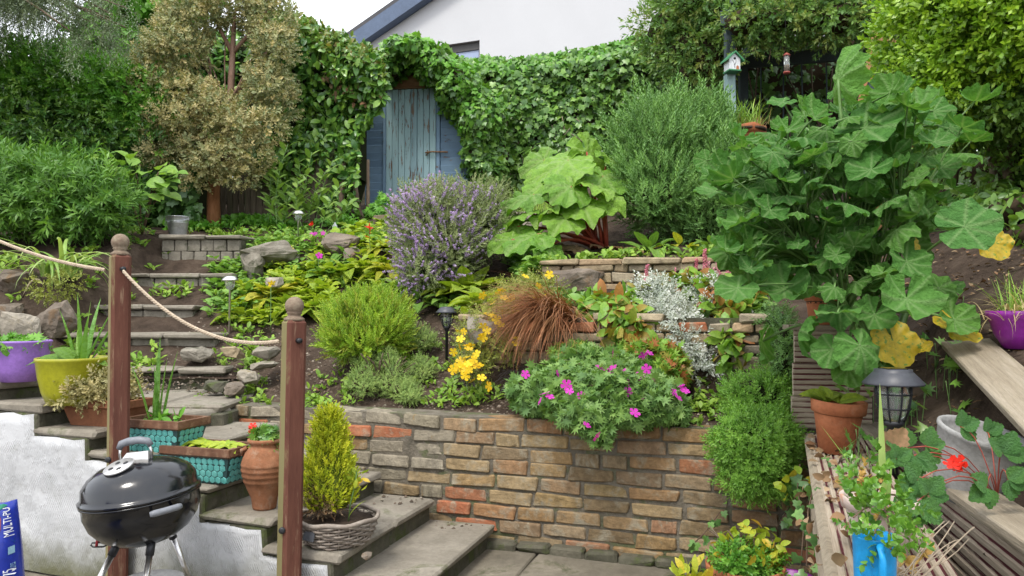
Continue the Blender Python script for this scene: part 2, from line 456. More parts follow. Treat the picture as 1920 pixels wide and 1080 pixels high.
M['brick'] = surf('old_brick', [(.25, (.22, .135, .06)), (.5, (.30, .20, .10)), (.75, (.35, .255, .14))], 9, .9, .007, 55, rand=True, sscale=11, spots=(.27, .24, .175), sth=(.50, .68),
                  tint=[(0, (.25, .185, .10)), (.12, (.15, .11, .065)), (.24, (.30, .225, .105)), (.34, (.24, .13, .06)), (.44, (.31, .235, .13)), (.54, (.16, .125, .085)), (.63, (.31, .155, .07)), (.72, (.25, .20, .13)), (.82, (.31, .10, .05)), (.90, (.24, .18, .08)), (1, (.32, .25, .16))])
M['brick_grey'] = surf('weathered_brick', [(.25, (.18, .155, .11)), (.5, (.26, .23, .17)), (.75, (.35, .32, .25))], 9, .92, .009, 50, rand=True, sscale=10, spots=(.25, .16, .06), sth=(.6, .7),
                       tint=[(0, (.24, .205, .15)), (.3, (.28, .245, .185)), (.5, (.21, .18, .12)), (.7, (.30, .265, .205)), (.85, (.24, .195, .12)), (1, (.32, .28, .22))])
M['brick_red'] = surf('red_brick', [(.25, (.27, .09, .045)), (.5, (.34, .125, .062)), (.75, (.33, .19, .11))], 8, .9, .006, 55, rand=True, spots=(.30, .25, .18), sscale=7, sth=(.55, .66))
M['stone'] = surf('sandstone', [(.25, (.21, .165, .105)), (.5, (.32, .265, .18)), (.75, (.42, .36, .26))], 7, .9, .008, 35, rand=True, spots=(.13, .10, .07), sscale=8, sth=(.58, .7),
                  tint=[(0, (.38, .29, .17)), (.3, (.28, .21, .125)), (.6, (.42, .34, .22)), (.85, (.31, .26, .19)), (1, (.40, .26, .14))])
M['rock'] = surf('rock', [(.25, (.095, .075, .058)), (.5, (.17, .14, .11)), (.75, (.25, .21, .165))], 5, .92, .02, 14, rand=True, spots=(.15, .10, .06), sscale=7)
M['rock_light'] = surf('pale_rock', [(.25, (.20, .175, .135)), (.5, (.32, .285, .23)), (.75, (.42, .38, .31))], 6, .92, .014, 18, rand=True, spots=(.20, .16, .08), sscale=8, sth=(.57, .7))
# white-washed trowelled render
def mk_render():
    q = NT('white_render'); v = q.coord('Object')
    n1 = q.noise(v, 3.5, 6, .65, .0); col = q.ramp(n1, [(.3, (.34, .345, .35)), (.55, (.45, .455, .465)), (.8, (.53, .535, .545))])
    n2 = q.noise(v, 3.1, 8, .72, .3); col = q.mix(q.ramp(n2, [(.56, (0, 0, 0)), (.74, (1, 1, 1))]), col, (.25, .245, .225))
    sp = q.n('ShaderNodeSeparateXYZ'); q.l(v, sp.inputs[0])
    hz = q.math('ADD', sp.outputs['Z'], q.math('MULTIPLY', q.noise(v, 5, 6, .7), .35))
    col = q.mix(q.ramp(hz, [(.18, (1, 1, 1)), (.40, (0, 0, 0))]), col, (.12, .12, .065))      # green growth at the foot
    n3 = q.noise(v, 9, 6, .75, .2); col = q.mix(q.ramp(n3, [(.68, (0, 0, 0)), (.73, (1, 1, 1))]), col, (.08, .075, .06))
    # combed trowel strokes: bundles of short parallel ridges in changing directions
    tot = None
    for ang, off, seed in ((.34, 0, 1.), (.52, .3, 6.), (.12, .7, 9.)):
        mp = q.n('ShaderNodeMapping'); mp.inputs['Rotation'].default_value = (0, ang, 0); mp.inputs['Location'].default_value = (seed, 0, off); q.l(v, mp.inputs[0])
        wv = q.n('ShaderNodeTexWave'); wv.inputs['Scale'].default_value = 30; wv.inputs['Distortion'].default_value = 3.0; wv.inputs['Detail'].default_value = 2; wv.inputs['Detail Scale'].default_value = .6; wv.bands_direction = 'X'; q.l(mp.outputs[0], wv.inputs['Vector'])
        mk = q.ramp(q.noise(mp.outputs[0], 8.5, 3, .6), [(.50, (0, 0, 0)), (.58, (1, 1, 1))])
        t_ = q.math('MULTIPLY', wv.outputs['Fac'], mk); tot = t_ if tot is None else q.math('MAXIMUM', tot, t_)
    h = q.math('ADD', tot, q.math('MULTIPLY', q.noise(v, 80, 5, .7), .55)); h = q.math('ADD', h, q.math('MULTIPLY', q.noise(v, 9, 4, .6), .4))
    q.bump(h, .0028, 1.0)
    return q.fin(col, .62, .35)
M['render'] = mk_render()
M['house_wall'] = surf('house_render', [(.3, (.50, .505, .52)), (.7, (.54, .545, .56))], .6, .9, .001, 300)
M['house_trim'] = plain('slate_blue_paint', (.085, .12, .19), .5)
M['roof_tile'] = plain('roof_slate', (.07, .07, .075), .8)
M['frame_dark'] = plain('dark_frame', (.05, .047, .045), .5)
def mk_glass(name, col, rough=.05, alpha=None):
    q = NT(name); q.b.inputs['Base Color'].default_value = (*col, 1); q.b.inputs['Roughness'].default_value = rough
    q.b.inputs['Specular IOR Level'].default_value = .8
    if alpha is not None:
        q.b.inputs['Transmission Weight'].default_value = alpha
    return q.m
M['pane'] = mk_glass('window_pane', (.25, .31, .46), .08)  # opaque pale blue: the reflection in the pane is put into its colour
M['clear'] = mk_glass('clear_plastic', (.75, .78, .76), .12, .85)
def paint(name, c, c2, wood, scale, th, stretch):
    q = NT(name); v = q.coord('Object', (1, 1, 1), True); vs = q.coord('Object', stretch, True)
    n0 = q.noise(v, 3, 4); col = q.mix(n0, c, c2)
    oi = q.n('ShaderNodeObjectInfo'); col = q.mix(1., col, q.ramp(oi.outputs['Random'], [(0, (.82, .82, .85)), (1, (1.15, 1.12, 1.1))]), 'MULTIPLY')
    n1 = q.noise(vs, scale, 8, .72, .4); pk = q.ramp(n1, [(th, (0, 0, 0)), (th + .035, (1, 1, 1))]); col = q.mix(pk, col, wood)
    h = q.math('SUBTRACT', q.noise(vs, scale * 4, 4), pk); q.bump(h, .003); return q.fin(col, .75, .2)
M['door_blue'] = paint('peeling_door_paint', (.25, .39, .42), (.31, .45, .47), (.20, .14, .10), 24, .56, (1, 1, .16))
M['clad_blue'] = paint('peeling_cladding_paint', (.13, .215, .31), (.18, .27, .36), (.20, .12, .075), 16, .63, (.2, 1, 1))
M['bare_wood'] = surf('bare_brown_wood', [(.25, (.13, .065, .03)), (.5, (.22, .12, .06)), (.75, (.33, .20, .11))], 14, .85, .006, 60, stretch=(.15, 1, 1), rand=True)
M['post'] = None
def mk_post():
    q = NT('weathered_red_post'); v = q.coord('Object', (1, 1, .14)); g = q.coord('Geometry' if False else 'Object')
    n1 = q.noise(v, 22, 6, .7); col = q.ramp(n1, [(.3, (.075, .028, .019)), (.6, (.125, .05, .034)), (.8, (.17, .085, .055))])
    geo = q.n('ShaderNodeNewGeometry'); sp = q.n('ShaderNodeSeparateXYZ'); q.l(geo.outputs['Normal'], sp.inputs[0])
    side = q.math('ADD', q.math('MULTIPLY', sp.outputs['X'], -.40), q.noise(q.coord('Object', (1, 1, .3)), 11, 8, .75, .4))   # algae grows on the weather side
    col = q.mix(q.ramp(side, [(.56, (0, 0, 0)), (.72, (1, 1, 1))]), col, (.19, .165, .075))
    n4 = q.noise(q.coord('Object', (1, 1, .1)), 40, 5, .7); col = q.mix(q.ramp(n4, [(.58, (0, 0, 0)), (.68, (1, 1, 1))]), col, (.21, .13, .085))
    q.bump(n1, .003); return q.fin(col, .8, .2)
M['post'] = mk_post()
M['post_ball'] = surf('grey_wood_ball', [(.25, (.11, .075, .05)), (.5, (.19, .14, .10)), (.75, (.27, .23, .16))], 30, .85, .003, 80)
M['rope'] = surf('rope', [(.3, (.36, .28, .20)), (.7, (.55, .46, .35))], 60, .9, .002, 200)
M['fence'] = surf('fence_board', [(.25, (.075, .058, .042)), (.5, (.13, .105, .075)), (.75, (.19, .16, .115))], 10, .9, .005, 40, stretch=(1, 1, .1), rand=True, spots=(.09, .10, .05), sscale=4)
_q = NT('black_enamel'); _n = _q.noise(_q.coord('Object'), 9, 6, .7); M['black_gloss'] = _q.fin(_q.mix(_q.ramp(_n, [(.5, (0, 0, 0)), (.8, (1, 1, 1))]), (.006, .007, .010), (.022, .021, .02)), _q.ramp(_n, [(.35, (.07, .07, .07)), (.75, (.3, .3, .3))]), .6)
M['black'] = plain('black_plastic', (.018, .019, .022), .45)
M['grey_plastic'] = plain('grey_plastic', (.17, .18, .20), .45)
M['steel'] = plain('brushed_steel', (.62, .61, .60), .28, .5, 1.0, .06)
M['galv'] = surf('galvanised_steel', [(.3, (.45, .47, .49)), (.7, (.62, .64, .66))], 20, .38, .001, 50, metal=.85)
M['alu'] = plain('aluminium_vent', (.55, .54, .53), .4, .5, .7)
M['red_paint'] = plain('red_enamel', (.35, .03, .04), .4)
M['purple'] = plain('purple_plastic', (.29, .15, .50), .42, .4)
M['purple2'] = plain('deep_purple_plastic', (.23, .02, .26), .35, .4)
M['olive'] = plain('olive_plastic', (.30, .30, .012), .35, .45)
M['terra'] = surf('terracotta', [(.25, (.26, .085, .038)), (.5, (.36, .125, .055)), (.75, (.44, .175, .085))], 7, .85, .003, 60, rand=True, spots=(.36, .22, .14), sscale=6, sth=(.6, .75))
M['terra_old'] = surf('aged_terracotta', [(.25, (.17, .075, .035)), (.5, (.28, .12, .06)), (.75, (.36, .18, .10))], 9, .9, .004, 50, rand=True, spots=(.33, .22, .15), sscale=10, sth=(.55, .7))
M['terra_dark'] = surf('brown_terracotta', [(.25, (.13, .05, .025)), (.5, (.20, .08, .038)), (.75, (.27, .115, .06))], 6, .75, .003, 60, rand=True)
M['teal'] = surf('teal_enamel', [(.25, (.055, .25, .23)), (.5, (.10, .36, .33)), (.75, (.17, .46, .42))], 9, .4, .002, 60, spots=(.10, .12, .10), sscale=22, sth=(.64, .72), rand=True)
M['teal_dark'] = plain('dark_teal_back', (.02, .055, .055), .6)
M['rust'] = surf('brown_metal_rim', [(.25, (.085, .04, .022)), (.5, (.135, .065, .038)), (.75, (.19, .10, .06))], 12, .55, .002, 60, spots=(.22, .13, .08), sscale=18)
M['wicker'] = surf('grey_wicker', [(.25, (.13, .105, .085)), (.5, (.24, .20, .165)), (.75, (.38, .34, .29))], 12, .8, .002, 70, rand=True)
M['slate_tag'] = plain('slate_tag', (.07, .075, .085), .6)
M['deck'] = None
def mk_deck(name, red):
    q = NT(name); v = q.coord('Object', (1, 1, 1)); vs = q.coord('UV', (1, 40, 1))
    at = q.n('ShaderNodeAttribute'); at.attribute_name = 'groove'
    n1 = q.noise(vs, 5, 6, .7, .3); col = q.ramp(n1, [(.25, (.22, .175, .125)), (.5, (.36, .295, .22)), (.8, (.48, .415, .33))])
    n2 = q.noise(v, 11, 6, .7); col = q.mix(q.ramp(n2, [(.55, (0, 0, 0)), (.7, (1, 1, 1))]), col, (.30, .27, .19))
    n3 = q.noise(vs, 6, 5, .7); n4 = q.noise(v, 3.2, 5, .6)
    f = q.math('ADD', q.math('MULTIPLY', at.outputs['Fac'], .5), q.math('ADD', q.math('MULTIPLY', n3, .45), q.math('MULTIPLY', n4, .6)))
    col = q.mix(q.ramp(f, [(red, (0, 0, 0)), (red + .06, (1, 1, 1))]), col, (.095, .022, .028))        # worn maroon stain, kept in the grooves; on bare decking it paints groove shade
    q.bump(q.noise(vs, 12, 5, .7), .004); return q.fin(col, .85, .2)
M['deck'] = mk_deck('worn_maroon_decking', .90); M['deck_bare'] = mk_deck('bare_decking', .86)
M['plank'] = surf('grey_plank', [(.2, (.17, .135, .095)), (.5, (.28, .235, .17)), (.8, (.37, .32, .25))], 6, .85, .004, 40, stretch=(.5, 7, 7), spots=(.20, .18, .11), sscale=5, sth=(.6, .75))
M['teak'] = surf('teak', [(.25, (.23, .115, .045)), (.5, (.32, .165, .07)), (.75, (.40, .23, .11))], 8, .6, .002, 60, stretch=(1, 1, .2))
M['greypot'] = surf('grey_stone_pot', [(.25, (.19, .187, .175)), (.5, (.27, .267, .255)), (.75, (.34, .337, .325))], 12, .8, .003, 70, spots=(.20, .19, .16), sscale=14, sth=(.62, .72))
M['pinkpot'] = surf('limed_terracotta', [(.25, (.36, .25, .20)), (.5, (.50, .41, .36)), (.75, (.60, .55, .50))], 8, .85, .003, 60, spots=(.42, .19, .10), sscale=6)
M['blue_can'] = plain('sky_blue_paint', (.008, .27, .60), .4, .4, 0, .06)
M['green_paint'] = plain('green_paint', (.035, .19, .075), .5)
M['white_paint'] = surf('chalky_white_paint', [(.3, (.52, .54, .56)), (.7, (.68, .70, .72))], 20, .8, .001, 60)
M['sage_paint'] = surf('sage_blue_paint', [(.3, (.19, .29, .29)), (.7, (.27, .37, .36))], 8, .75, .002, 50, stretch=(1, 1, .2), spots=(.33, .37, .35), sscale=9)
M['pergola_paint'] = plain('pergola_blue_grey', (.06, .085, .095), .85)
M['bag_blue'] = plain('blue_bag_film', (.012, .03, .30), .3, .5, 0, .2)
M['bag_white'] = plain('bag_white_print', (.72, .74, .78), .35)
M['bag_pale'] = plain('bag_pale_blue_print', (.25, .42, .55), .35)
M['bag_green'] = plain('bag_green_print', (.02, .20, .12), .35)
M['bag_red'] = plain('bag_red_print', (.28, .05, .06), .35)
M['bark'] = surf('bark', [(.25, (.075, .05, .035)), (.5, (.13, .095, .065)), (.75, (.20, .16, .115))], 12, .9, .008, 40, stretch=(1, 1, .3), rand=True)
M['bark_red'] = surf('cinnamon_bark', [(.25, (.17, .065, .025)), (.5, (.26, .105, .045)), (.75, (.34, .165, .08))], 14, .8, .004, 60, stretch=(1, 1, .3))
M['bark_pink'] = surf('pinkish_bark', [(.25, (.17, .10, .07)), (.5, (.26, .16, .115)), (.75, (.33, .22, .165))], 14, .85, .004, 60, stretch=(1, 1, .3))
M['litter'] = leafmat('leaf_litter', [(0, (.16, .085, .045)), (.4, (.25, .16, .09)), (.7, (.32, .235, .15)), (1, (.12, .07, .04))], .8, .05, .1)
M['seed'] = plain('bird_seed', (.20, .13, .07), .9)
M['feeder_red'] = plain('feeder_red', (.25, .05, .035), .5)

# ================================================================== ground
def grid_mesh(name, xs, ys, fz, keep=lambda x, y: True):
    V = []; Fc = []; nx = len(xs)
    for y in ys:
        for x in xs:
            V.append(fz(x, y))
    for j in range(len(ys) - 1):
        for i in range(nx - 1):
            if keep((xs[i] + xs[i + 1]) / 2, (ys[j] + ys[j + 1]) / 2):
                Fc.append((j * nx + i, j * nx + i + 1, (j + 1) * nx + i + 1, (j + 1) * nx + i))
    me = bpy.data.meshes.new(name); me.from_pydata(V, [], Fc); me.polygons.foreach_set('use_smooth', [True] * len(Fc)); me.update(); return me
o = mobj('ground', grid_mesh('ground', [-150, 150], [-150, 200], lambda x, y: (x, y, -.03)), M['soil']); o['kind'] = 'structure'
def fr(a, b, st): return [a + (b - a) * i / round((b - a) / st) for i in range(round((b - a) / st) + 1)]
xs = fr(-6.5, 1.45, .06); ss = fr(.12, 9, .055)
me = grid_mesh('soil_bed', xs, ss, lambda x, s: (x, wallY(max(-1.8, min(1.5, x))) + s, T(x, wallY(max(-1.8, min(1.5, x))) + s)), lambda x, s: not (x < -1.72 and s < .55))
o = mobj('soil_bed', me, M['soil']); o['kind'] = 'structure'
def b2x(y): return 1.18 + .239 / .971 * (y - 1.76)
me = grid_mesh('soil_bank', fr(1.02, 6, .06), fr(.9, 13, .07), lambda x, y: (x, y, T(x, y)), lambda x, y: (x > b2x(y) + .05 if y < 3.62 else x > 1.42))
o = mobj('soil_bank', me, M['soil']); o['kind'] = 'structure'
o = mobj('back_lawn', grid_mesh('back_lawn', [-60, 60], [12.6, 90], lambda x, y: (x, y, 3.08)), M['soil']); o['kind'] = 'structure'
# patio with flagstones laid on it
pat = mobj('patio', grid_mesh('patio', [-4.2, 1.6], [.3, 4.4], lambda x, y: (x, y, -.012)), M['patio']); pat['kind'] = 'structure'; WL[pat.name] = Vector()
wa = math.atan2(-.34, 1); wd = Vector((math.cos(wa), math.sin(wa), 0)); wn = Vector((-wd.y, wd.x, 0))     # along wall (to the right) and into the slope
org = Vector((-.2, wallY(-.2), 0))
rg = random.Random(3); k = 0
vv = -.03
while vv > -2.0:
    dv = rg.choice((.46, .56, .62)); u = -.95 - rg.uniform(0, .3)
    while u < 1.75:
        du = rg.choice((.5, .62, .8)); c = org + wd * (u + du / 2) + wn * (vv - dv / 2)
        pts = [Matrix.Rotation(wa, 3, 'Z') @ p for p in cbox_pts(du - .018, dv - .018, .05, .006, .008, rg)]
        mobj('flagstone', hull_mesh('flagstone', pts), M['patio'], pat, loc=(c.x, c.y, -.022 + rg.uniform(-.003, .003))); u += du
    vv -= dv

# ================================================================== house behind
hr = thing('house', 'white rendered gable end with slate blue bargeboard behind the ivy', 'house', (-.7, 16, 3.08))
def hp(x, z, off=0): return Vector((x, 15.7 - .4 * x, z)) + Vector((.371, .928, 0)) * off
x0, z0, x1, z1 = -3.45, 7.45, 2.2, 10.25; x2 = x1 + (x1 - x0)
wx0, wx1, wz0, wz1 = -1.735, -.70, 5.95, 7.12
mb = MB()
def hq(a, b, c, d): mb.add([hp(*a), hp(*b), hp(*c), hp(*d)], [(0, 1, 2, 3)])
sl = (z1 - z0) / (x1 - x0)
hq((x0, 3), (wx0, 3), (wx0, z0 + sl * (wx0 - x0)), (x0, z0)); hq((wx0, 3), (wx1, 3), (wx1, wz0), (wx0, wz0))
hq((wx0, wz1), (wx1, wz1), (wx1, z0 + sl * (wx1 - x0)), (wx0, z0 + sl * (wx0 - x0))); hq((wx1, 3), (x1, 3), (x1, z1), (wx1, z0 + sl * (wx1 - x0))); hq((x1, 3), (x2, 3), (x2, z0), (x1, z1))
for a, b, c, d in ((wx0, wz0, wx0, wz1), (wx0, wz1, wx1, wz1), (wx1, wz1, wx1, wz0)): mb.add([hp(a, b), hp(c, d), hp(c, d, .14), hp(a, b, .14)], [(0, 1, 2, 3)])
mb.add([hp(x0, 3), hp(x0, z0), hp(x0, z0, 7), hp(x0, 3, 7)], [(0, 1, 2, 3)]); mb.add([hp(x2, 3), hp(x2, z0), hp(x2, z0, 7), hp(x2, 3, 7)], [(0, 1, 2, 3)])
wl = mb.build('wall', M['house_wall'], hr)
mb = MB()
for sgn, xe in ((1, x0), (-1, x2)):
    a = hp(xe - sgn * .35, z0 - sl * .35 + .32, -.25); b = hp(x1, z1 + .32, -.25); bk = Vector((.371, .928, 0)) * 7.4
    mb.add([a, b, b + bk, a + bk, a - Vector((0, 0, .1)), b - Vector((0, 0, .1)), b + bk - Vector((0, 0, .1)), a + bk - Vector((0, 0, .1))], [(0, 1, 2, 3), (4, 5, 6, 7), (0, 1, 5, 4), (0, 3, 7, 4)])
rf = mb.build('roof', M['roof_tile'], hr)
for sgn, xe in ((1, x0), (-1, x2)):
    mb = MB(); a = hp(xe - sgn * .35, z0 - sl * .35 + .22, -.25); b = hp(x1, z1 + .22, -.25); dn = Vector((0, 0, -.36)); bk = Vector((.371, .928, 0)) * .23
    mb.add([a, b, b + dn, a + dn, a + bk, b + bk, b + dn + bk, a + dn + bk], [(0, 1, 2, 3), (4, 5, 6, 7), (2, 3, 7, 6), (0, 3, 7, 4)])
    mb.build('bargeboard', M['house_trim'], rf)
wi = MB()
for a, b, c, d in ((wx0, wz1 - .17, wx1, wz1 - .002), (wx0 + .002, wz0, wx0 + .05, wz1 - .17), (wx1 - .05, wz0, wx1 - .002, wz1 - .17)):
    wi.add([hp(a, b, .08), hp(c, b, .08), hp(c, d, .08), hp(a, d, .08), hp(a, b, .13), hp(c, b, .13), hp(c, d, .13), hp(a, d, .13)], [(0, 1, 2, 3), (0, 1, 5, 4), (0, 3, 7, 4), (1, 2, 6, 5)])
win = wi.build('window', M['frame_dark'], hr)
mb = MB(); mb.add([hp(wx0, wz0, .11), hp(wx1, wz0, .11), hp(wx1, wz1 - .17, .11), hp(wx0, wz1 - .17, .11)], [(0, 1, 2, 3)]); mb.build('pane', M['pane'], win)

# ================================================================== stairs (lower flight, ascending to the left)
U = Vector((-.9515, .3077, 0)); V_ = Vector((.3077, .9515, 0)); B0 = Vector((-.44, 3.13, 0))
def SP(u, v, z=0): return B0 + U * u + V_ * v + Vector((0, 0, z))
ZS = [.125, .25, .37, .49, .61, .71, .82, .92]; RUN = .34; WID = 1.03
urot = Matrix((U, V_, Vector((0, 0, 1)))).transposed()
ls = thing('stone_steps', 'worn stone slab steps rising left between white wall and brick wall', 'steps', SP(1, .5))
rg = random.Random(11)
def slab_piece(parent, c, su, sv, sz, mt, name='slab', b=.008, j=.006, rot=urot):
    pts = [rot @ p for p in cbox_pts(su, sv, sz, b, j, rg)]
    return mobj(name, hull_mesh(name, pts), mt, parent, loc=Vector(c) - WL[parent.name])
for k, z in enumerate(ZS):
    u0 = k * RUN; L = RUN + .06 if k < 7 else 2.6
    vw = WID if k < 5 else (WID if k == 5 else .62)
    if k == 5: L = .45
    # two slabs per tread where the joint shows
    cuts = [(0, vw)] if k in (0,) else [(0, vw * .52), (vw * .52, vw)]
    for (a, b) in cuts:
        slab_piece(ls, SP(u0 + L / 2 - .025, (a + b) / 2, z - .02), L, b - a - .006, .04, M['slab'], b=.01, j=.009)
    zb = ZS[k - 1] if k else 0
    for (a, b) in cuts:
        slab_piece(ls, SP(u0 + .1 + rg.uniform(0, .012), (a + b) / 2, (zb + z - .042) / 2 - .03), .2, b - a - .012, z - .042 - zb + .06, M['riser'], 'riser', .01, .006)
    mb = MB(); mb.M = Matrix.Translation(SP(u0 + L / 2 + .06, vw / 2, 0)) @ urot.to_4x4()
    mb.box((0, 0, (z - .045) / 2), (L, vw - .05, z - .045)); mb.build('core', M['riser'], ls)
# landing between lower and upper flight
ld = thing('landing', 'flat paved stone landing below the upper garden steps', 'landing', Vector((-2.3, 4.8, 0)))
for (xa, xb, ya, yb) in ((-2.1, -1.73, 4.47, 5.25), (-2.62, -2.11, 4.55, 5.3), (-3.3, -2.63, 4.6, 5.35)):
    slab_piece(ld, ((xa + xb) / 2, (ya + yb) / 2, .705), xb - xa, yb - ya, .05, M['slab'], 'slab', .012, .01, Matrix.Identity(3))
slab_piece(ld, (-2.5, 4.9, .34), 1.6, .95, .675, M['riser'], 'core', rot=Matrix.Identity(3))
slab_piece(ld, (-3.7, 4.75, .44), .9, 1.2, .94, M['riser'], 'core', rot=Matrix.Identity(3))

# rendered flank wall under the step ends
fw = thing('rendered_wall', 'rough white rendered wall with combed trowel marks below the steps', 'wall', SP(1, -.03))
top = []
for k, z in enumerate(ZS):
    top += [(k * RUN + (.03 if k else .0), (ZS[k - 1] if k else 0)), (k * RUN + .03, z - .043)]
top = [(0.03, 0)] + [(u, zz) for u, zz in top[1:]]
prof = []
for k, z in enumerate(ZS):
    a = k * RUN + .03; b = (k + 1) * RUN + .03 if k < 7 else 3.2
    n = 5
    for i in range(n): prof.append((a + (b - a) * i / n + rg.uniform(0, .01), z - .045 - rg.uniform(0, .014)))
    prof.append((b - .004, z - .047))
mb = MB(); nn = 44
# front face as a gently uneven sheet, cut to the stepped top
rows = 14
cols = len(prof)
vs = []; fs = []
for i, (u, zt) in enumerate(prof):
    for r in range(rows + 1):
        z = zt * r / rows; q = SP(u, 0, z)
        q = q - V_ * (.012 + .012 * mnoise.noise(Vector((q.x * 3, q.z * 3, 1))) + .006 * mnoise.noise(Vector((q.x * 9, q.z * 9, 7))))
        vs.append(q)
for i in range(cols - 1):
    for r in range(rows): a = i * (rows + 1) + r; fs.append((a, a + rows + 1, a + rows + 2, a + 1))
n0 = len(vs)
for i, (u, zt) in enumerate(prof): vs.append(SP(u, .05, zt)); 
for i in range(cols - 1): fs.append((i * (rows + 1) + rows, (i + 1) * (rows + 1) + rows, n0 + i + 1, n0 + i))
mb.add(vs, fs, True); mb.build('render_face', M['render'], fw)
mb = MB()
mb.add([SP(.03, -.012, 0), SP(.03, .05, 0), SP(.03, .05, .08), SP(.03, -.012, .08)], [(0, 1, 2, 3)]); mb.build('end_face', M['render'], fw)

# upper flight going away from the camera
us = thing('garden_steps', 'old block and slab garden steps climbing to the galvanised bucket', 'steps', Vector((-2.6, 6, .7)))
UP = [(.89, 5.28, -3.0, -2.02, 'riser', 2), (1.115, 5.75, -3.62, -2.27, 'block', 1), (1.335, 6.25, -3.55, -2.66, 'block', 1), (1.63, 6.8, -3.6, -2.55, 'block', 2), (2.03, 7.3, -3.47, -2.66, 'block', 3)]
I3 = Matrix.Identity(3); zp = .71
for k, (z, y, xa, xb, mt, rowsn) in enumerate(UP):
    depth = (UP[k + 1][1] - y + .12) if k < 4 else 1.3
    nsl = 3 if k in (0, 1, 3) else 2
    e = [xa + (xb - xa) * i / nsl + (rg.uniform(-.08, .08) if 0 < i < nsl else 0) for i in range(nsl + 1)]
    for a, b in zip(e, e[1:]):
        slab_piece(us, ((a + b) / 2, y + .2 + rg.uniform(-.02, .015), z - .02), b - a - .006, .42, .04, M['slab'], 'slab', .01, .008, Matrix.Rotation(rg.uniform(-.03, .03), 3, 'Z'))
    h = (z - .04 - zp) / rowsn
    for r in range(rowsn):
        nb = 6 if k == 4 else (5 if k == 3 else (3 if k == 0 else 2)); o_ = (r % 2) * .5
        for i in range(-1, nb + 1):
            a = xa + .02 + (xb - xa - .04) * (i + o_) / nb; b = a + (xb - xa - .04) / nb
            a = max(a, xa + .02); b = min(b, xb - .02)
            if b - a < .04: continue
            slab_piece(us, ((a + b) / 2, y + .11 + rg.uniform(0, .006), zp + h * (r + .5)), b - a - .007, .16, h - .007, M[mt], 'block', .006, .004, I3)
    mb = MB(); mb.box(((xa + xb) / 2, y + depth / 2 + .06, zp / 2 + z / 2 - .05), (xb - xa - .04, depth - .05, z - zp + .02)); mb.build('core', M['riser'], us)
    zp = z
# big tumbled block by the top step, and single rocks
def rock(px, py, d, wpx, hpx, dep, label, mt='rock', seed=1, rz=0, tilt=0, name='rock', sink=.12):
    c = P(px, py, d); me = rock_mesh(name, S(wpx, d), dep, S(hpx, d) * (1 + sink), seed)
    o = mobj(name, me, M[mt], None, loc=tuple(c)); o.rotation_euler = (0, tilt, rz)
    return tag(o, label, 'rock')
rock(505, 482, 7.2, 118, 50, .5, 'broad broken grey boulder beside the top block step', 'block', 5, .4, -.12)
rock(473, 502, 7.0, 46, 60, .3, 'upright weathered stone lump below the broken boulder', 'block', 9)
rock(40, 618, 5.3, 68, 60, .25, 'pale pointed rock behind the purple pot', 'rock_light', 12, .3, .1)
rock(108, 600, 5.5, 60, 62, .25, 'tilted brown slab rock right of the pale rock', 'rock', 14, .2, -.6)
rock(8, 596, 5.6, 60, 50, .4, 'dark rock at the left edge below the strap leaves', 'rock', 15)
rock(30, 530, 6.0, 60, 42, .4, 'dark squarish rock under the strap-leaved clump', 'rock', 17)
rock(640, 462, 7.4, 76, 44, .4, 'reddish brown rock half hidden among the flower bed greenery', 'rock', 19, .3, .15)
rock(662, 480, 7.2, 50, 30, .3, 'low dark rock in front of the reddish one', 'rock', 21)
rock(372, 664, 5.45, 62, 28, .22, 'short grey kerb block lying beside the steps', 'block', 23, .2)
rock(436, 660, 5.3, 46, 20, .2, 'flat tan stone behind the grey kerb block', 'stone', 24, .1, .1)
rock(466, 706, 5.0, 44, 24, .18, 'pale wedge stone lying alone on the bare soil', 'rock_light', 26, .3, .15)
rock(400, 722, 4.95, 50, 22, .2, 'dark mossy stone edging the landing', 'riser', 28, .2, .2)
rock(440, 730, 4.85, 40, 24, .2, 'red brown stone on the edge of the landing', 'rock', 29, .4)
rock(500, 662, 5.2, 46, 22, .25, 'flat grey slab stone set behind the round-topped post', 'slab', 31)
rock(497, 684, 5.1, 52, 14, .2, 'thin flat stone just left of the shorter post', 'slab', 33)
rock(515, 530, 6.3, 30, 20, .15, 'small pale stone by the steel path light', 'rock_light', 34)
rock(247, 470, 7.6, 44, 26, .2, 'tan driftwood-like stone left of the block steps', 'rock_light', 36, .4)
rock(300, 762, 4.3, 20, 9, .06, 'small pebble behind the terracotta trough', 'rock_light', 38)
rock(687, 1042, 3.15, 20, 11, .05, 'small dark chip of stone on the lowest step', 'rock', 39)

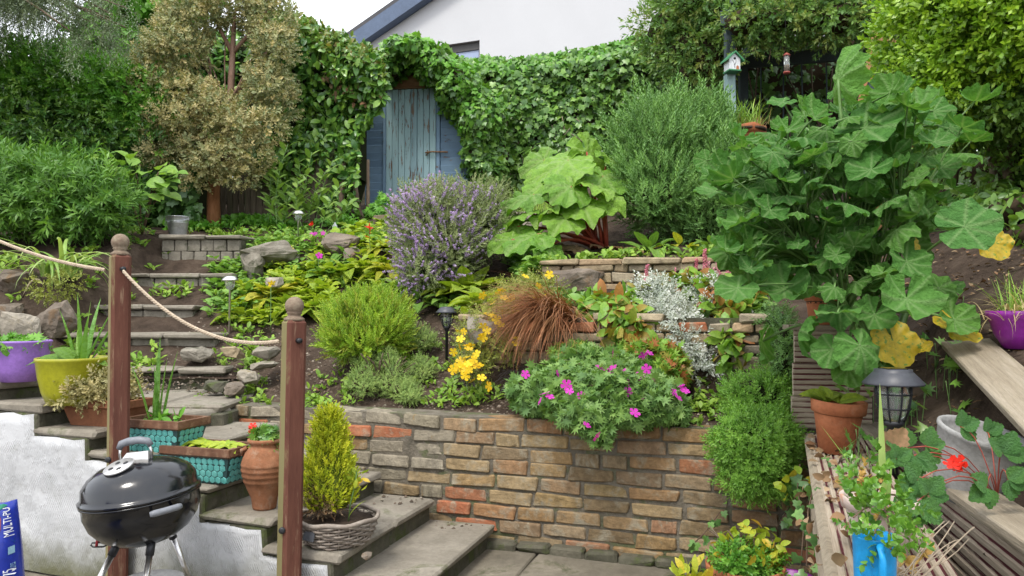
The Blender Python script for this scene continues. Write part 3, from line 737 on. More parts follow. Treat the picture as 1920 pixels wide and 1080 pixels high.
# ================================================================== brick wall
bw = thing('brick_wall', 'old multicoloured brick retaining wall in front of the geranium bed', 'wall', Vector((.3, wallY(.3), 0)))
wrot = Matrix.Rotation(wa, 3, 'Z')
CL = math.hypot(1, .34)
def BW(u, z, off=0): return Vector((u, wallY(u), z)) + wn * off        # u is the world X along the wall
mb = MB(); XA, XB = -1.74, 1.50
mb.prism([BW(XA, -.02, .010), BW(XB, -.02, .010), BW(XB, .70, .010), BW(XA, .70, .010)], (0, 0, 0), tuple(wn * .20)); core = mb.build('mortar', M['mortar'], bw)
rg = random.Random(21)
bricks = []
for i in range(10):
    rr = random.Random(100 + i); bricks.append(hull_mesh('brick', cbox_pts(1, .12, 1, .02, .0, rr)))
CH = .0785
def brick_meshes():
    out = []
    for i in range(14):
        rr = random.Random(50 + i); L = .236 / CL if False else .232
        me = hull_mesh('brick', cbox_pts(L + .004, .11, .0675, .006, .006, rr)); bm = bmesh.new(); bm.from_mesh(me)
        bmesh.ops.triangulate(bm, faces=bm.faces); bmesh.ops.subdivide_edges(bm, edges=[e for e in bm.edges if e.calc_length() > .03], cuts=4, use_grid_fill=True); bmesh.ops.triangulate(bm, faces=bm.faces)
        for v in bm.verts:
            q = v.co * 22 + Vector((i * 9, 0, 0)); n = mnoise.noise(q) * .0028 + mnoise.noise(q * 2.7) * .0016
            edge = max(0, abs(v.co.x) - L / 2 + .02) + max(0, abs(v.co.z) - .022)
            if mnoise.noise(q * .55 + Vector((0, 5, 0))) > .25: n -= .18 * edge
            v.co += v.normal * n
        bm.to_mesh(me); bm.free(); out.append(me)
    return out
BM = brick_meshes(); BMg = [m.copy() for m in BM]; BMr = [m.copy() for m in BM]
for a, b in ((BM, 'brick'), (BMg, 'brick_grey'), (BMr, 'brick_red')):
    for m in a: m.materials.append(M[b])
for row in range(9):
    z = CH * row + CH / 2 - .004; u = XA + (.0 if row % 2 else -.13) + rg.uniform(-.03, .03)
    while u < XB - .03:
        sc = rg.choice((1, 1, 1.06, 1.12, .94, .86, .55 if rg.random() < .5 else 1))
        L = .232 * sc; du = (L + .018) / CL * 1.0
        uc = u + du / 2
        a = max(u, XA); b = min(u + du, XB)
        if b - a > .05:
            sc2 = sc * (b - a) / du; uc = (a + b) / 2
            left = sm(-.15, -.75, uc); t = rg.random()
            lib = BMg if t < left * .8 + .05 else (BMr if t > .93 else BM)
            o = bpy.data.objects.new('brick', rg.choice(lib)); COL.objects.link(o); o.parent = bw
            wob = .006 + left * .006
            o.location = BW(uc, z + .010 * mnoise.noise(Vector((uc * 2, row * .3, 0))) + rg.uniform(-.002, .002), .052 + rg.uniform(-wob, wob)) - WL[bw.name]
            tp = 2.6 if row == 8 else 1.0; o.rotation_euler = (rg.uniform(-.03, .03) * tp, rg.uniform(-.014, .014) * (1 + left) * tp, wa + rg.uniform(-.02, .02) * (1 + left) * tp)
            if row == 8: o.location.z += rg.uniform(-.008, .008)
            o.scale = (sc2, 1, rg.uniform(.94, 1.04) * (1.0 if row < 8 else 1.06))
        u += du
# rough footing course showing along the foot
for i in range(9):
    u = -.05 + i * .175
    o = mobj('footing_stone', hull_mesh('footing', cbox_pts(.18, .1, .055, .012, .008, rg)), M['riser'], bw, loc=BW(u, .02, -.012) - WL[bw.name]); o.rotation_euler = (0, 0, wa)

# ================================================================== dry stone terrace walls
def stone_wall(name, label, sx0, sx1, sfun, zfun0, zfun1, seed, lib, caph=.045, back=.16):
    rg = random.Random(seed); c = Vector(((sx0 + sx1) / 2, wallY((sx0 + sx1) / 2) + sfun(0), zfun0((sx0 + sx1) / 2)))
    t = thing(name, label, 'wall', c)
    def pt(x, z, off=0): return Vector((x, wallY(x) + sfun(x), z)) + wn * off
    mb = MB(); mb.prism([pt(sx0 + .01, zfun0(sx0) - .1, .03), pt(sx1 - .01, zfun0(sx1) - .1, .03), pt(sx1 - .01, zfun1(sx1) - .02, .03), pt(sx0 + .01, zfun1(sx0) - .02, .03)], (0, 0, 0), tuple(wn * back)); mb.build('core', M['riser'], t)
    z = 0; H = zfun1(sx0) - zfun0(sx0) - caph
    levels = []; 
    while z < H - .015:
        h = min(rg.choice(lib[0]), H - z); 
        if H - z - h < .03: h = H - z
        levels.append((z, h)); z += h
    for (z, h) in levels:
        x = sx0 - rg.uniform(0, .05)
        while x < sx1:
            L = rg.choice(lib[1]); a = max(x, sx0); b = min(x + L, sx1)
            if b - a > .04:
                m = M['stone'] if rg.random() > lib[2] else M[rg.choice(('brick_red', 'rock', 'brick_grey'))]
                zz = zfun0((a + b) / 2) + z + h / 2; o = mobj('stone', hull_mesh('stone', cbox_pts((b - a) * CL - .012, .12, h - .010, .007, .006, rg)), m, t, loc=pt((a + b) / 2, zz, .06 + rg.uniform(-.014, .012)) - WL[t.name])
                o.rotation_euler = (0, rg.uniform(-.03, .03), wa + rg.uniform(-.05, .05))
            x += L
    x = sx0 - .02
    while x < sx1:
        L = rg.choice((.22, .3, .4)); b = min(x + L, sx1 + .02)
        if sx0 < 0 and (-.02 < x < .30 or .75 < x < 1.0): x = b; continue
        o = mobj('cap_stone', hull_mesh('cap', cbox_pts((b - x) * CL - .012, .2, caph, .009, .008, rg)), M['stone'], t, loc=pt((x + b) / 2, zfun1((x + b) / 2) - caph / 2, .08 + rg.uniform(-.02, .015)) - WL[t.name])
        o.rotation_euler = (0, rg.uniform(-.02, .02), wa + rg.uniform(-.04, .04)); x = b
    return t
stone_wall('stone_wall', 'middle terrace wall of mixed stone and brick behind the geranium', -.33, 1.46, lambda x: .60, lambda x: .74, lambda x: 1.27, 5, ((.075, .09, .06), (.16, .22, .12), .4))
stone_wall('stone_wall', 'upper terrace wall of flat sandstone pieces below the rosemary', .22, 1.75, lambda x: 1.60, lambda x: 1.36, lambda x: 1.67, 8, ((.05, .08, .10), (.10, .17, .28), .06), .04)
rock(1082, 528, 5.50, 112, 44, .26, 'big dark natural boulder built into the upper terrace wall', 'rock', 45)
rock(905, 618, 4.74, 60, 44, .2, 'grey blocky stone carrying the flat cap behind the black lantern', 'block', 47)
# ================================================================== shed
sh_c = P(768, 385, 10.55); shed = thing('garden_shed', 'small blue timber shed with peeling pale blue plank door', 'shed', sh_c)
sa = math.radians(-9); sx = Vector((math.cos(sa), math.sin(sa), 0)); sn = Vector((-sx.y, sx.x, 0))
def SH(px, z, off=0):     # px measured on the photo at the shed front
    return sh_c + sx * ((px - 768) / F * 10.6) + sn * off + Vector((0, 0, z - sh_c.z))
zb = sh_c.z; srot = Matrix.Rotation(sa, 3, 'Z')
def sbox(name, pa, pb, z0, z1, o0, o1, mt, parent=None, jit=0, lean=0):
    c = (SH(pa, z0, o0) + SH(pb, z1, o1)) / 2; wv = abs(pb - pa) / F * 10.6
    pts = [srot @ (Matrix.Rotation(lean, 3, 'X') @ p) for p in cbox_pts(wv, o1 - o0, z1 - z0, .004, jit, R)]
    return mobj(name, hull_mesh(name, pts), mt, parent or shed, loc=c - WL[shed.name] - (parent.location if parent else Vector()))
H1 = 1.70
mb = MB(); mb.M = Matrix.Translation(SH(792, zb, .95)) @ srot.to_4x4(); mb.box((0, .02, .8), (1.66, 1.72, 1.6)); mb.build('wall', M['clad_blue'], shed)
for side, (a, b) in (('l', (679, 716)), ('r', (826, 905))):
    n = 15
    for i in range(n):
        z = zb + .02 + i * .107
        if side == 'l' and z > zb + 1.42: break
        sbox('weatherboard', a, b, z, z + .116, .03, .058, M['clad_blue'], jit=.002, lean=.16)
for a, b in ((715.5, 721), (819.5, 826)): sbox('door_jamb', a, b, zb, zb + 1.66, -.01, .055, M['clad_blue'], jit=.002)
door = sbox('door', 721, 819, zb + .02, zb + 1.66, .03, .05, M['clad_blue'])
for i in range(8):
    a = 721.5 + i * 12.1; b = a + 11.4
    sbox('plank', a, b, zb + .015 + R.uniform(0, .02), zb + 1.665, .004 + R.uniform(-.003, .003), .032, M['door_blue'], door, .0015)
sbox('lintel', 727, 812, zb + 1.68, zb + 1.86, -.03, .03, M['bare_wood'], jit=.02)
mb = MB()      # shallow gable of the shed roof
for s_, (pa, pb) in ((1, (672, 790)), (-1, (908, 790))):
    a = SH(pa, zb + 1.62, -.1); b = SH(pb, zb + 2.1, -.1); bk = sn * 2
    mb.add([a, b, b + bk, a + bk] + [q - Vector((0, 0, .05)) for q in (a, b, b + bk, a + bk)], [(0, 1, 2, 3), (4, 5, 6, 7), (0, 1, 5, 4), (0, 3, 7, 4)])
mb.add([SH(700, zb + 1.70, .06), SH(885, zb + 1.70, .06), SH(790, zb + 2.05, .06)], [(0, 1, 2)])
mb.build('roof', M['bare_wood'], shed)
mb = MB(); mb.tube([SH(799, zb + .74, -.02), SH(812, zb + .745, -.045), SH(842, zb + .735, -.03)], .011); mb.tube([SH(800, zb + .70, -.02), SH(806, zb + .73, -.05), SH(803, zb + .77, -.02)], .009); mb.build('latch', M['bare_wood'], shed)

# ================================================================== fence behind the tree
fe = thing('timber_fence', 'weathered vertical board fence behind the tan-leaved tree', 'fence', P(480, 420, 9.6))
for i in range(27):
    px = 340 + i * 11.2; d = 9.75 - .0008 * (px - 340)
    b = P(px, 440, d); hgt = 1.0 + R.uniform(-.04, .04)
    pts = cbox_pts(.072, .018, hgt, .003, .002, R)
    o = mobj('board', hull_mesh('board', pts), M['fence'], fe, loc=Vector((b.x, b.y + R.uniform(-.006, .006), T(b.x, d) + hgt / 2 - .12)) - WL[fe.name]); o.rotation_euler = (0, R.uniform(-.015, .015), 0)
for zz in (.2, .65):
    a = P(335, 440, 9.80); c = P(640, 440, 9.56); mb = MB(); mb.tube([(a.x, a.y + .05, T(a.x, a.y) + zz), (c.x, c.y + .05, T(c.x, c.y) + zz)], .03, 4); mb.build('rail', M['fence'], fe)

# ================================================================== pergola
pg = thing('pergola', 'dark blue-grey timber pergola smothered in climber on the right', 'pergola', onT(1400, 8.6))
def beam(a, b, w, mt=None, name='beam', parent=pg):
    mb = MB(); a = Vector(a); b = Vector(b); d = (b - a).normalized(); q = d.to_track_quat('Z', 'Y').to_matrix()
    mb.box((a + b) / 2, (w[0], w[1], (b - a).length), Rm=q); return mb.build(name, mt or M['pergola_paint'], parent)
def pv(px, py, d): return P(px, py, d)
for (px, d) in ((1372, 8.2), (1397, 9.6), (1640, 7.6), (1690, 9.2)):
    b = onT(px, d); beam(b - Vector((0, 0, .1)), Vector((b.x, b.y, 4.55)), (.1, .1), name='post')
beam((2.3, 8.15, 4.5), (3.9, 7.5, 4.5), (.06, .16)); beam((2.7, 9.65, 4.5), (4.9, 9.1, 4.5), (.06, .16))
for i in range(7):
    t = i / 6; a = Vector((2.4 + 1.45 * t, 8.05 - .6 * t, 4.62)); b = Vector((2.85 + 2.0 * t, 9.75 - .6 * t, 4.62)); beam(a - (b - a) * .12, b + (b - a) * .1, (.05, .12), name='rafter')
beam((2.42, 8.2, 3.9), (2.8, 8.0, 4.45), (.05, .07), name='brace'); beam((3.0, 8.5, 4.3), (3.5, 8.9, 4.55), (.06, .1), name='brace')
for i in range(9):     # trellis laths at the back
    x = 2.7 + i * .28; beam((x, 9.9 - .2 * (x - 2.7), 2.3), (x + R.uniform(-.05, .05), 9.9 - .2 * (x - 2.7), 4.5), (.025, .012), name='lath')

# bird box on its post
bp = onT(1376, 7.6); bt = P(1370, 138, 7.6)
po = thing('wooden_post', 'pale sage painted post carrying the bird box', 'post', bp)
beam(bp - Vector((0, 0, .1)), bt + Vector((.0, .05, .0)), (.085, .085), M['sage_paint'], 'shaft', po)
bb = thing('bird_box', 'white bird box with green pitched roof on a sage post', 'bird box', bt)
mb = MB(); w_, h_, dp = .075, .20, .13; b = bt + Vector((0, -.05, 0))
rzb = Matrix.Translation(b) @ Matrix.Rotation(math.radians(12), 4, 'Z') @ Matrix.Scale(.8, 4)
mb.M = rzb; pl = [(-w_, 0, .012), (w_, 0, .012), (w_, 0, .15), (0, 0, .22), (-w_, 0, .15)]; mb.prism(pl, (0, -.07, 0), (0, .07, 0)); mb.build('box', M['white_paint'], bb)
for s_ in (-1, 1):
    mb = MB(); mb.M = rzb; a = Vector((s_ * .115, 0, .118)); c = Vector((0, 0, .228)); mb.prism([a, c, c + Vector((0, 0, .02)), a + Vector((0, 0, .02))], (0, -.1, 0), (0, .09, 0)); mb.build('roof_panel', M['green_paint'], bb)
mb = MB(); mb.M = rzb; mb.box((0, 0, .004), (.165, .165, .016)); mb.build('base', M['green_paint'], bb)
mb = MB(); mb.M = rzb @ Matrix.Translation((0, -.0725, .155)) @ Matrix.Rotation(math.pi / 2, 4, 'X'); mb.lathe([(.015, -.002), (.015, .002)], n=16); mb.build('entrance_hole', M['black'], bb)
mb = MB(); mb.M = rzb
for pts in ([(-.0, .03), (-.005, .08), (-.03, .135)], [(-.002, .07), (.015, .10), (.018, .14)]): mb.tube([(x, -.072, z) for x, z in pts], .003, 4)
mb.build('painted_twig', M['frame_dark'], bb)
mb = MB(); mb.M = rzb; mb.prism([(.02, 0, .016), (.055, 0, .016), (.055, 0, .05), (.0375, 0, .068), (.02, 0, .05)], (0, -.074, 0), (0, -.07, 0)); mb.build('painted_door', M['terra'], bb)

# hanging feeder
fd = P(1475, 120, 7.4); ft = thing('bird_feeder', 'clear tube bird feeder hanging under the pergola', 'bird feeder', fd)
mb = MB(); mb.lathe([(.028, -.08), (.028, .08)], fd, 14); mb.build('tube', M['clear'], ft)
mb = MB(); mb.lathe([(.022, -.08), (.022, -.01)], fd, 12); mb.build('seed', M['seed'], ft)
mb = MB(); mb.lathe([(.001, -.10), (.034, -.095), (.034, -.08), (.001, -.078)], fd, 14); mb.build('tray', M['feeder_red'], ft)
mb = MB(); mb.lathe([(.034, .08), (.034, .092), (.006, .115), (.001, .115)], fd, 14); mb.build('cap', M['feeder_red'], ft)
mb = MB(); mb.tube([fd + Vector((0, 0, .11)), fd + Vector((0, .05, 4.55 - fd.z))], .002, 4); mb.build('hanger', M['black'], ft)

# teak chair back half hidden by the hedge
cb = onT(1660, 6.4); ch = thing('garden_chair', 'reclining teak garden chair partly hidden behind the big-leaved shrub', 'chair', cb)
ctop = P(1643, 50, 6.4); cbt = P(1596, 275, 6.4)
def cbeam(a, b, w, n): beam(a, b, w, M['teak'], n, ch)
sd = Vector((.50, .10, 0))
cbeam(cbt, ctop, (.05, .03), 'back_post'); cbeam(cbt + sd, ctop + sd, (.05, .03), 'back_post')
for i in range(8):
    t = .12 + i * .11; cbeam(cbt.lerp(ctop, t), cbt.lerp(ctop, t) + sd, (.018, .045), 'back_slat')
cbeam(ctop - Vector((0, 0, .02)), ctop + sd - Vector((0, 0, .02)), (.03, .06), 'top_rail')
fwd = Vector((-.05, -.55, 0)); sz = cbt - Vector((0, 0, .02))
for i in range(6): t = i / 5; cbeam(sz + fwd * t, sz + fwd * t + sd, (.06, .018), 'seat_slat')
for a in (0, 1):
    for q in (0, 1): p = sz + sd * a + fwd * q; cbeam(Vector((p.x, p.y, T(p.x, p.y) - .05)), p, (.045, .045), 'leg')

# ================================================================== rope posts
def rope_post(px, d, ytop, label, lean, holey, bolt_y):
    b = P(px, 1080, d); b.z = 0; t = thing('wooden_post', label, 'post', b, 'rope posts in front of the white wall')
    ztop = P(px, ytop, d).z; w_ = .043; c = .014
    rot = Matrix.Translation(b) @ Matrix.Rotation(lean, 4, 'Y') @ Matrix.Rotation(math.radians(38), 4, 'Z')
    poly = [(w_, -w_ + c), (w_, w_ - c), (w_ - c, w_), (-w_ + c, w_), (-w_, w_ - c), (-w_, -w_ + c), (-w_ + c, -w_), (w_ - c, -w_)]
    mb = MB(); mb.M = rot; n = 8
    vs = [(x, y, 0) for x, y in poly] + [(x, y, ztop - .012) for x, y in poly] + [(x * .82, y * .82, ztop) for x, y in poly]
    fs = [(i, (i + 1) % n, n + (i + 1) % n, n + i) for i in range(n)] + [(n + i, n + (i + 1) % n, 2 * n + (i + 1) % n, 2 * n + i) for i in range(n)] + [tuple(range(2 * n, 3 * n)), tuple(range(n))[::-1]]
    mb.add(vs, fs); sh = mb.build('shaft', M['post'], t)
    mb = MB(); mb.M = rot; mb.lathe([(.042, ztop - .003), (.044, ztop + .006), (.03, ztop + .016), (.026, ztop + .022), (.034, ztop + .03)] + [(max(.001, .040 * math.sin(a)), ztop + .06 - .040 * math.cos(a)) for a in [.85 + i * .2 for i in range(11)] + [3.1]], n=24); mb.build('ball_finial', M['post_ball'], t)
    for zy in bolt_y:
        zz = P(px, zy, d).z; mb = MB(); mb.M = Matrix.Translation((b.x - .018 + math.tan(lean) * zz, b.y - .052, zz)) @ Matrix.Rotation(math.pi / 2, 4, 'X'); mb.lathe([(.014, -.006), (.014, .004), (.008, .007), (.001, .007)], n=12); mb.build('bolt', M['black'], sh)
    hz = P(px, holey, d).z; mb = MB(); mb.M = Matrix.Translation((b.x + .035 + math.tan(lean) * hz, b.y - .040, hz)) @ Matrix.Rotation(math.radians(52), 4, 'Z') @ Matrix.Rotation(math.pi / 2, 4, 'X'); mb.lathe([(.011, -.012), (.011, .008)], n=12); mb.build('rope_hole', M['black'], sh)
    return t
rope_post(219, 3.52, 478, 'taller red-brown post with ball top, left end of the long rope', -.004, 505, (858,))
rope_post(541, 3.20, 600, 'shorter red-brown post with ball top beside the terracotta jar', .012, 638, (988,))
def rope(name, label, a, b, sag):
    c = a.copy(); t = thing(name, label, 'rope', c); n = 60; mids = []
    for i in range(n + 1):
        s = i / n; p = a.lerp(b, s); p.z -= sag * 4 * s * (1 - s); mids.append(p)
    mb = MB()
    for ph in (0, 2.09, 4.19):
        pts = []
        L = (b - a).length; tw = L / .045; m = 260
        for i in range(m + 1):
            s = i / m; k = s * n; j = min(n - 1, int(k)); p = mids[j].lerp(mids[j + 1], k - j); ang = s * tw * 2 * math.pi + ph
            pts.append(p + Vector((math.cos(ang) * .15, -math.cos(ang) * .6, math.sin(ang))) * .0042)
        mb.tube(pts, .0052, 5)
    mb.build('strand', M['rope'], t)
a = P(-110, 395, 3.95); b1 = P(196, 506, 3.50); b2 = P(231, 508, 3.47); c1 = P(523, 640, 3.18)
rope('rope', 'thick pale rope sagging in from the left to the taller post', a, b1, .05)
rope('rope', 'rope hanging slack between the taller and the shorter post', b2, c1, .11)

# ================================================================== kettle barbecue
bc = P(264, 1000, 3.1); bc.z = 0
bq = thing('kettle_barbecue', 'black kettle barbecue with domed lid and steel legs on the patio', 'barbecue', bc)
rz_ = .535; KR = .226
KM = Matrix.Translation((bc.x, bc.y, rz_)) @ Matrix.Rotation(math.radians(-6.5), 4, 'Y') @ Matrix.Rotation(math.radians(2), 4, 'X')
mb = MB(); mb.M = KM
mb.lathe([(.001, -.20), (.06, -.196), (.12, -.178), (.17, -.145), (.205, -.10), (.222, -.05), (KR - .004, -.006), (KR + .004, -.004), (KR + .004, .002), (KR - .01, .002)], n=56); bowl = mb.build('bowl', M['black_gloss'], bq)
mb = MB(); mb.M = KM
mb.lathe([(KR + .001, .004), (KR + .006, .006), (KR + .006, .016), (KR, .018), (KR - .006, .03), (.215, .065), (.19, .098), (.15, .125), (.10, .142), (.05, .151), (.001, .153)], n=56); lid = mb.build('lid', M['black_gloss'], bq)
mb = MB(); mb.M = KM @ Matrix.Translation((-.022, -.105, .1465)) @ Matrix.Rotation(math.radians(19), 4, 'X') @ Matrix.Rotation(math.radians(-6), 4, 'Y'); mb.lathe([(.058, -.004), (.058, .003), (.001, .004)], n=28); vent = mb.build('vent', M['alu'], lid)
for i in range(4):
    t = i * math.pi / 2 + .5; mb = MB(); mb.M = KM @ Matrix.Translation((-.022, -.105, .1465)) @ Matrix.Rotation(math.radians(19), 4, 'X') @ Matrix.Rotation(math.radians(-6), 4, 'Y'); mb.lathe([(.010, .003), (.010, .0046)], (.028 * math.cos(t), .028 * math.sin(t), 0), n=12); mb.build('vent_hole', M['black'], lid)
mb = MB(); mb.M = KM
for s_ in (-1, 1): mb.tube([(s_ * .062, -.005, .140), (s_ * .066, -.005, .175), (s_ * .058, -.005, .212)], .006, 8)
mb.build('handle_bracket', M['steel'], lid)
mb = MB(); mb.M = KM; mb.tube([(-.066, -.005, .200), (-.055, -.005, .219), (-.02, -.005, .227), (.02, -.005, .227), (.055, -.005, .219), (.066, -.005, .200)], [.012, .015, .016, .016, .015, .012], 10); mb.build('lid_handle', M['grey_plastic'], lid)
mb = MB(); mb.M = KM; mb.add([(-.06, -.03, .148), (.06, -.03, .146), (.058, -.018, .182), (-.03, -.018, .182), (-.06, -.012, .148), (.06, -.012, .146), (.058, -.006, .18), (-.03, -.006, .18)], [(0, 1, 2, 3), (4, 5, 6, 7), (0, 1, 5, 4), (3, 2, 6, 7), (0, 3, 7, 4), (1, 2, 6, 5)]); mb.build('heat_shield', M['alu'], lid)
def arc_pts(r, a0, a1, z, n=8): return [(r * math.cos(a0 + (a1 - a0) * i / n), r * math.sin(a0 + (a1 - a0) * i / n), z) for i in range(n + 1)]
mb = MB(); mb.M = KM; pts = arc_pts(KR + .038, math.radians(-58), math.radians(-32), -.028); mb.tube(pts, [.010] + [.0135] * 7 + [.010], 8); 
sh_ = mb.build('side_handle', M['grey_plastic'], bowl)
mb = MB(); mb.M = KM
for a_ in (-55, -35): t = math.radians(a_); mb.tube([(KR * .95 * math.cos(t), KR * .95 * math.sin(t), -.028), ((KR + .036) * math.cos(t), (KR + .036) * math.sin(t), -.028)], .006, 6)
mb.build('handle_bracket', M['black'], bowl)
for (ax, ay, fx, fy) in ((-.085, -.055, -.19, -.20), (.065, -.085, .115, -.27), (.055, .085, .16, .22)):
    a_ = KM @ Vector((ax, ay, -.165)); f_ = Vector((bc.x + fx, bc.y + fy, 0)); mb = MB(); mb.tube([a_, a_.lerp(f_, .14)], .0165, 12); lg_ = mb.build('leg_socket', M['black'], bq)
    mb = MB(); mb.tube([a_.lerp(f_, .10), f_], .0125, 12); mb.build('leg', M['steel'], bq)
mb = MB(); mb.lathe([(.001, .165), (.11, .165), (.128, .178), (.124, .18), (.10, .17), (.001, .17)], (bc.x + .03, bc.y + .03, 0), n=32); mb.build('ash_catcher', M['alu'], bq)
mb = MB(); q = P(196, 1020, 3.05)
mb.tube([q + Vector((.07, .05, 0)), q + Vector((.02, 0, 0)), q + Vector((0, -.01, .009)), q + Vector((-.045, -.01, .007)), q + Vector((-.05, -.01, -.002)), q + Vector((-.04, -.01, -.009)), q + Vector((.0, -.01, -.008)), q + Vector((.02, 0, 0))], .0035, 6); mb.build('vent_lever', M['black'], bq)
mb = MB(); mb.tube([q + Vector((-.026, -.012, -.004)), q + Vector((-.02, -.008, .045))], .006, 6); mb.build('red_grip', M['red_paint'], bq)

# ================================================================== compost bag
bd = 2.5; bl = P(-90, 1080, bd); br = P(46, 1080, bd); tr_ = P(28, 942, bd)
bg_t = thing('compost_bag', 'blue printed compost sack at the lower left corner', 'bag', Vector(((bl.x + br.x) / 2, bd, 0)))
mb = MB(); nx, nz = 16, 22; vs = []; fs = []
def bagp(s, t, face):
    xr = br.x + (tr_.x - br.x) * t + .03 * (t - .0) * (1 - t); xl = bl.x - .06
    x = xl + (xr - xl) * s; z = t * (tr_.z + .012 * math.sin(s * 7))
    bul = (math.sin(math.pi * min(1, max(0, s))) ** .45) * (math.sin(math.pi * min(.985, t * .93 + .03)) ** .4)
    y = bd + face * (.012 + .085 * bul) + .006 * mnoise.noise(Vector((x * 9, z * 9, face * 3)))
    return Vector((x, y, z))
for face in (-1, 1):
    n0 = len(vs)
    for j in range(nz + 1):
        for i in range(nx + 1): vs.append(bagp(i / nx, j / nz, face))
    for j in range(nz):
        for i in range(nx): a = n0 + j * (nx + 1) + i; fs.append((a, a + 1, a + nx + 2, a + nx + 1))
m_ = (nx + 1) * (nz + 1)
for j in range(nz): fs += [(j * (nx + 1), (j + 1) * (nx + 1), m_ + (j + 1) * (nx + 1), m_ + j * (nx + 1)), (j * (nx + 1) + nx, (j + 1) * (nx + 1) + nx, m_ + (j + 1) * (nx + 1) + nx, m_ + j * (nx + 1) + nx)]
for i in range(nx): fs += [(nz * (nx + 1) + i, nz * (nx + 1) + i + 1, m_ + nz * (nx + 1) + i + 1, m_ + nz * (nx + 1) + i)]
mb.add(vs, fs, True); sack = mb.build('sack', M['bag_blue'], bg_t)
def on_bag(px, py):
    best = None
    for i in range(60):
        for j in range(60):
            q = bagp(.3 + .7 * i / 59, .3 + .7 * j / 59, -1); k = q.y
            u = 960 + F * q.x / q.y; v = HOR - F * (q.z - EYE) / q.y
            e = (u - px) ** 2 + (v - py) ** 2
            if best is None or e < best[0]: best = (e, q)
    return best[1]
def bag_text(s, px, py, size, mt, rot=0):
    cu = bpy.data.curves.new('print', 'FONT'); cu.body = s; cu.size = size; cu.align_x = 'LEFT'; cu.extrude = .0006
    to = bpy.data.objects.new('print', cu); COL.objects.link(to); bpy.context.view_layer.update()
    me = bpy.data.meshes.new_from_object(to.evaluated_get(bpy.context.evaluated_depsgraph_get())); bpy.data.objects.remove(to)
    q0 = on_bag(px, py); vs_ = []
    for v in me.vertices:
        w_ = Matrix.Rotation(math.pi / 2 + rot, 3, 'Z') @ v.co; X = q0.x + w_.x; Z = q0.z + w_.y
        t = Z / tr_.z; xr = br.x + (tr_.x - br.x) * t + .03 * t * (1 - t); s_ = (X - (bl.x - .06)) / (xr - (bl.x - .06)); y = bagp(min(1, s_), min(1, t), -1).y - .002 + v.co.z
        v.co = Vector((X, y, Z)) - WL[bg_t.name]
    return mobj('lettering', me, mt, bg_t)
bag_text('MULTI-PU', 43, 1000, .022, M['bag_white'], .13); bag_text('75', 40, 1072, .026, M['bag_white'], .08); bag_text('LITRES', 43, 1055, .006, M['bag_pale'], .08)
def bag_patch(name, pts, mt):
    P3 = [on_bag(*p) - Vector((0, .0025, 0)) for p in pts]; mb = MB(); mb.prism(P3, (0, 0, 0), (0, .001, 0)); mb.build(name, mt, bg_t)
bag_patch('pale_panel', [(24, 1021), (39, 1017), (41, 1030), (26, 1034)], M['bag_pale']); bag_patch('green_leaf_print', [(31, 1008), (36, 1011), (41, 1004), (36, 1014), (33, 1012)], M['bag_green'])
bag_patch('picture', [(-30, 962), (6, 958), (11, 972), (9, 990), (4, 1004), (-30, 1015)], M['bag_red']); bag_patch('picture', [(-30, 975), (5, 974), (8, 988), (2, 1000), (-30, 1000)], M['bag_white'])
bag_patch('green_fold', [(-30, 950), (14, 940), (22, 944), (8, 954), (-30, 962)], M['bag_green'])

# ================================================================== pots
def pot(name, label, cat, c, prof, mt, inner=.012, soil=.03, n=32, squash=1.0, Mx=None, soilm='soil'):
    """prof: outer (r,z) list from the base up; c is the base centre"""
    c = Vector(c); t = thing(name, label, cat, c); mb = MB(); mb.M = (Matrix.Translation(c) @ Mx) if Mx is not None else Matrix.Translation(c)
    top_r, top_z = prof[-1]
    full = [(.001, prof[0][1])] + prof + [(top_r - inner * .4, top_z + inner * .25), (top_r - inner, top_z)] + [(max(.01, r - inner), z) for r, z in prof[::-1] if z < top_z - .01 and z > top_z - soil - .05]
    mb.lathe(full, n=n, squash=squash); mb.build('body', mt, t)
    zs = top_z - soil; rs = None
    for (r0, z0), (r1, z1) in zip(prof, prof[1:]):
        if z0 <= zs <= z1 and z1 > z0: rs = r0 + (r1 - r0) * (zs - z0) / (z1 - z0)
    rs = (rs or top_r) - inner * .8
    mb = MB(); mb.M = (Matrix.Translation(c) @ Mx) if Mx is not None else Matrix.Translation(c); mb.lathe([(rs, zs - .02), (rs, zs), (rs * .5, zs + .008), (.001, zs + .01)], n=20, squash=squash); mb.build('compost', M[soilm], t)
    return t
ppc = P(38, 705, 3.98); ppc.z = .92
pot('plant_pot', 'purple tapered plastic pot with low green seedlings', 'pot', ppc, [(.092, 0), (.115, .06), (.133, .14), (.142, .20), (.146, .205), (.146, .212)], M['purple'])
opc = P(136, 752, 3.84); opc.z = .82
pot('plant_pot', 'olive green plastic pot holding tall sword-shaped leaves', 'pot', opc, [(.115, 0), (.14, .06), (.158, .14), (.168, .215), (.172, .22), (.172, .232)], M['olive'])
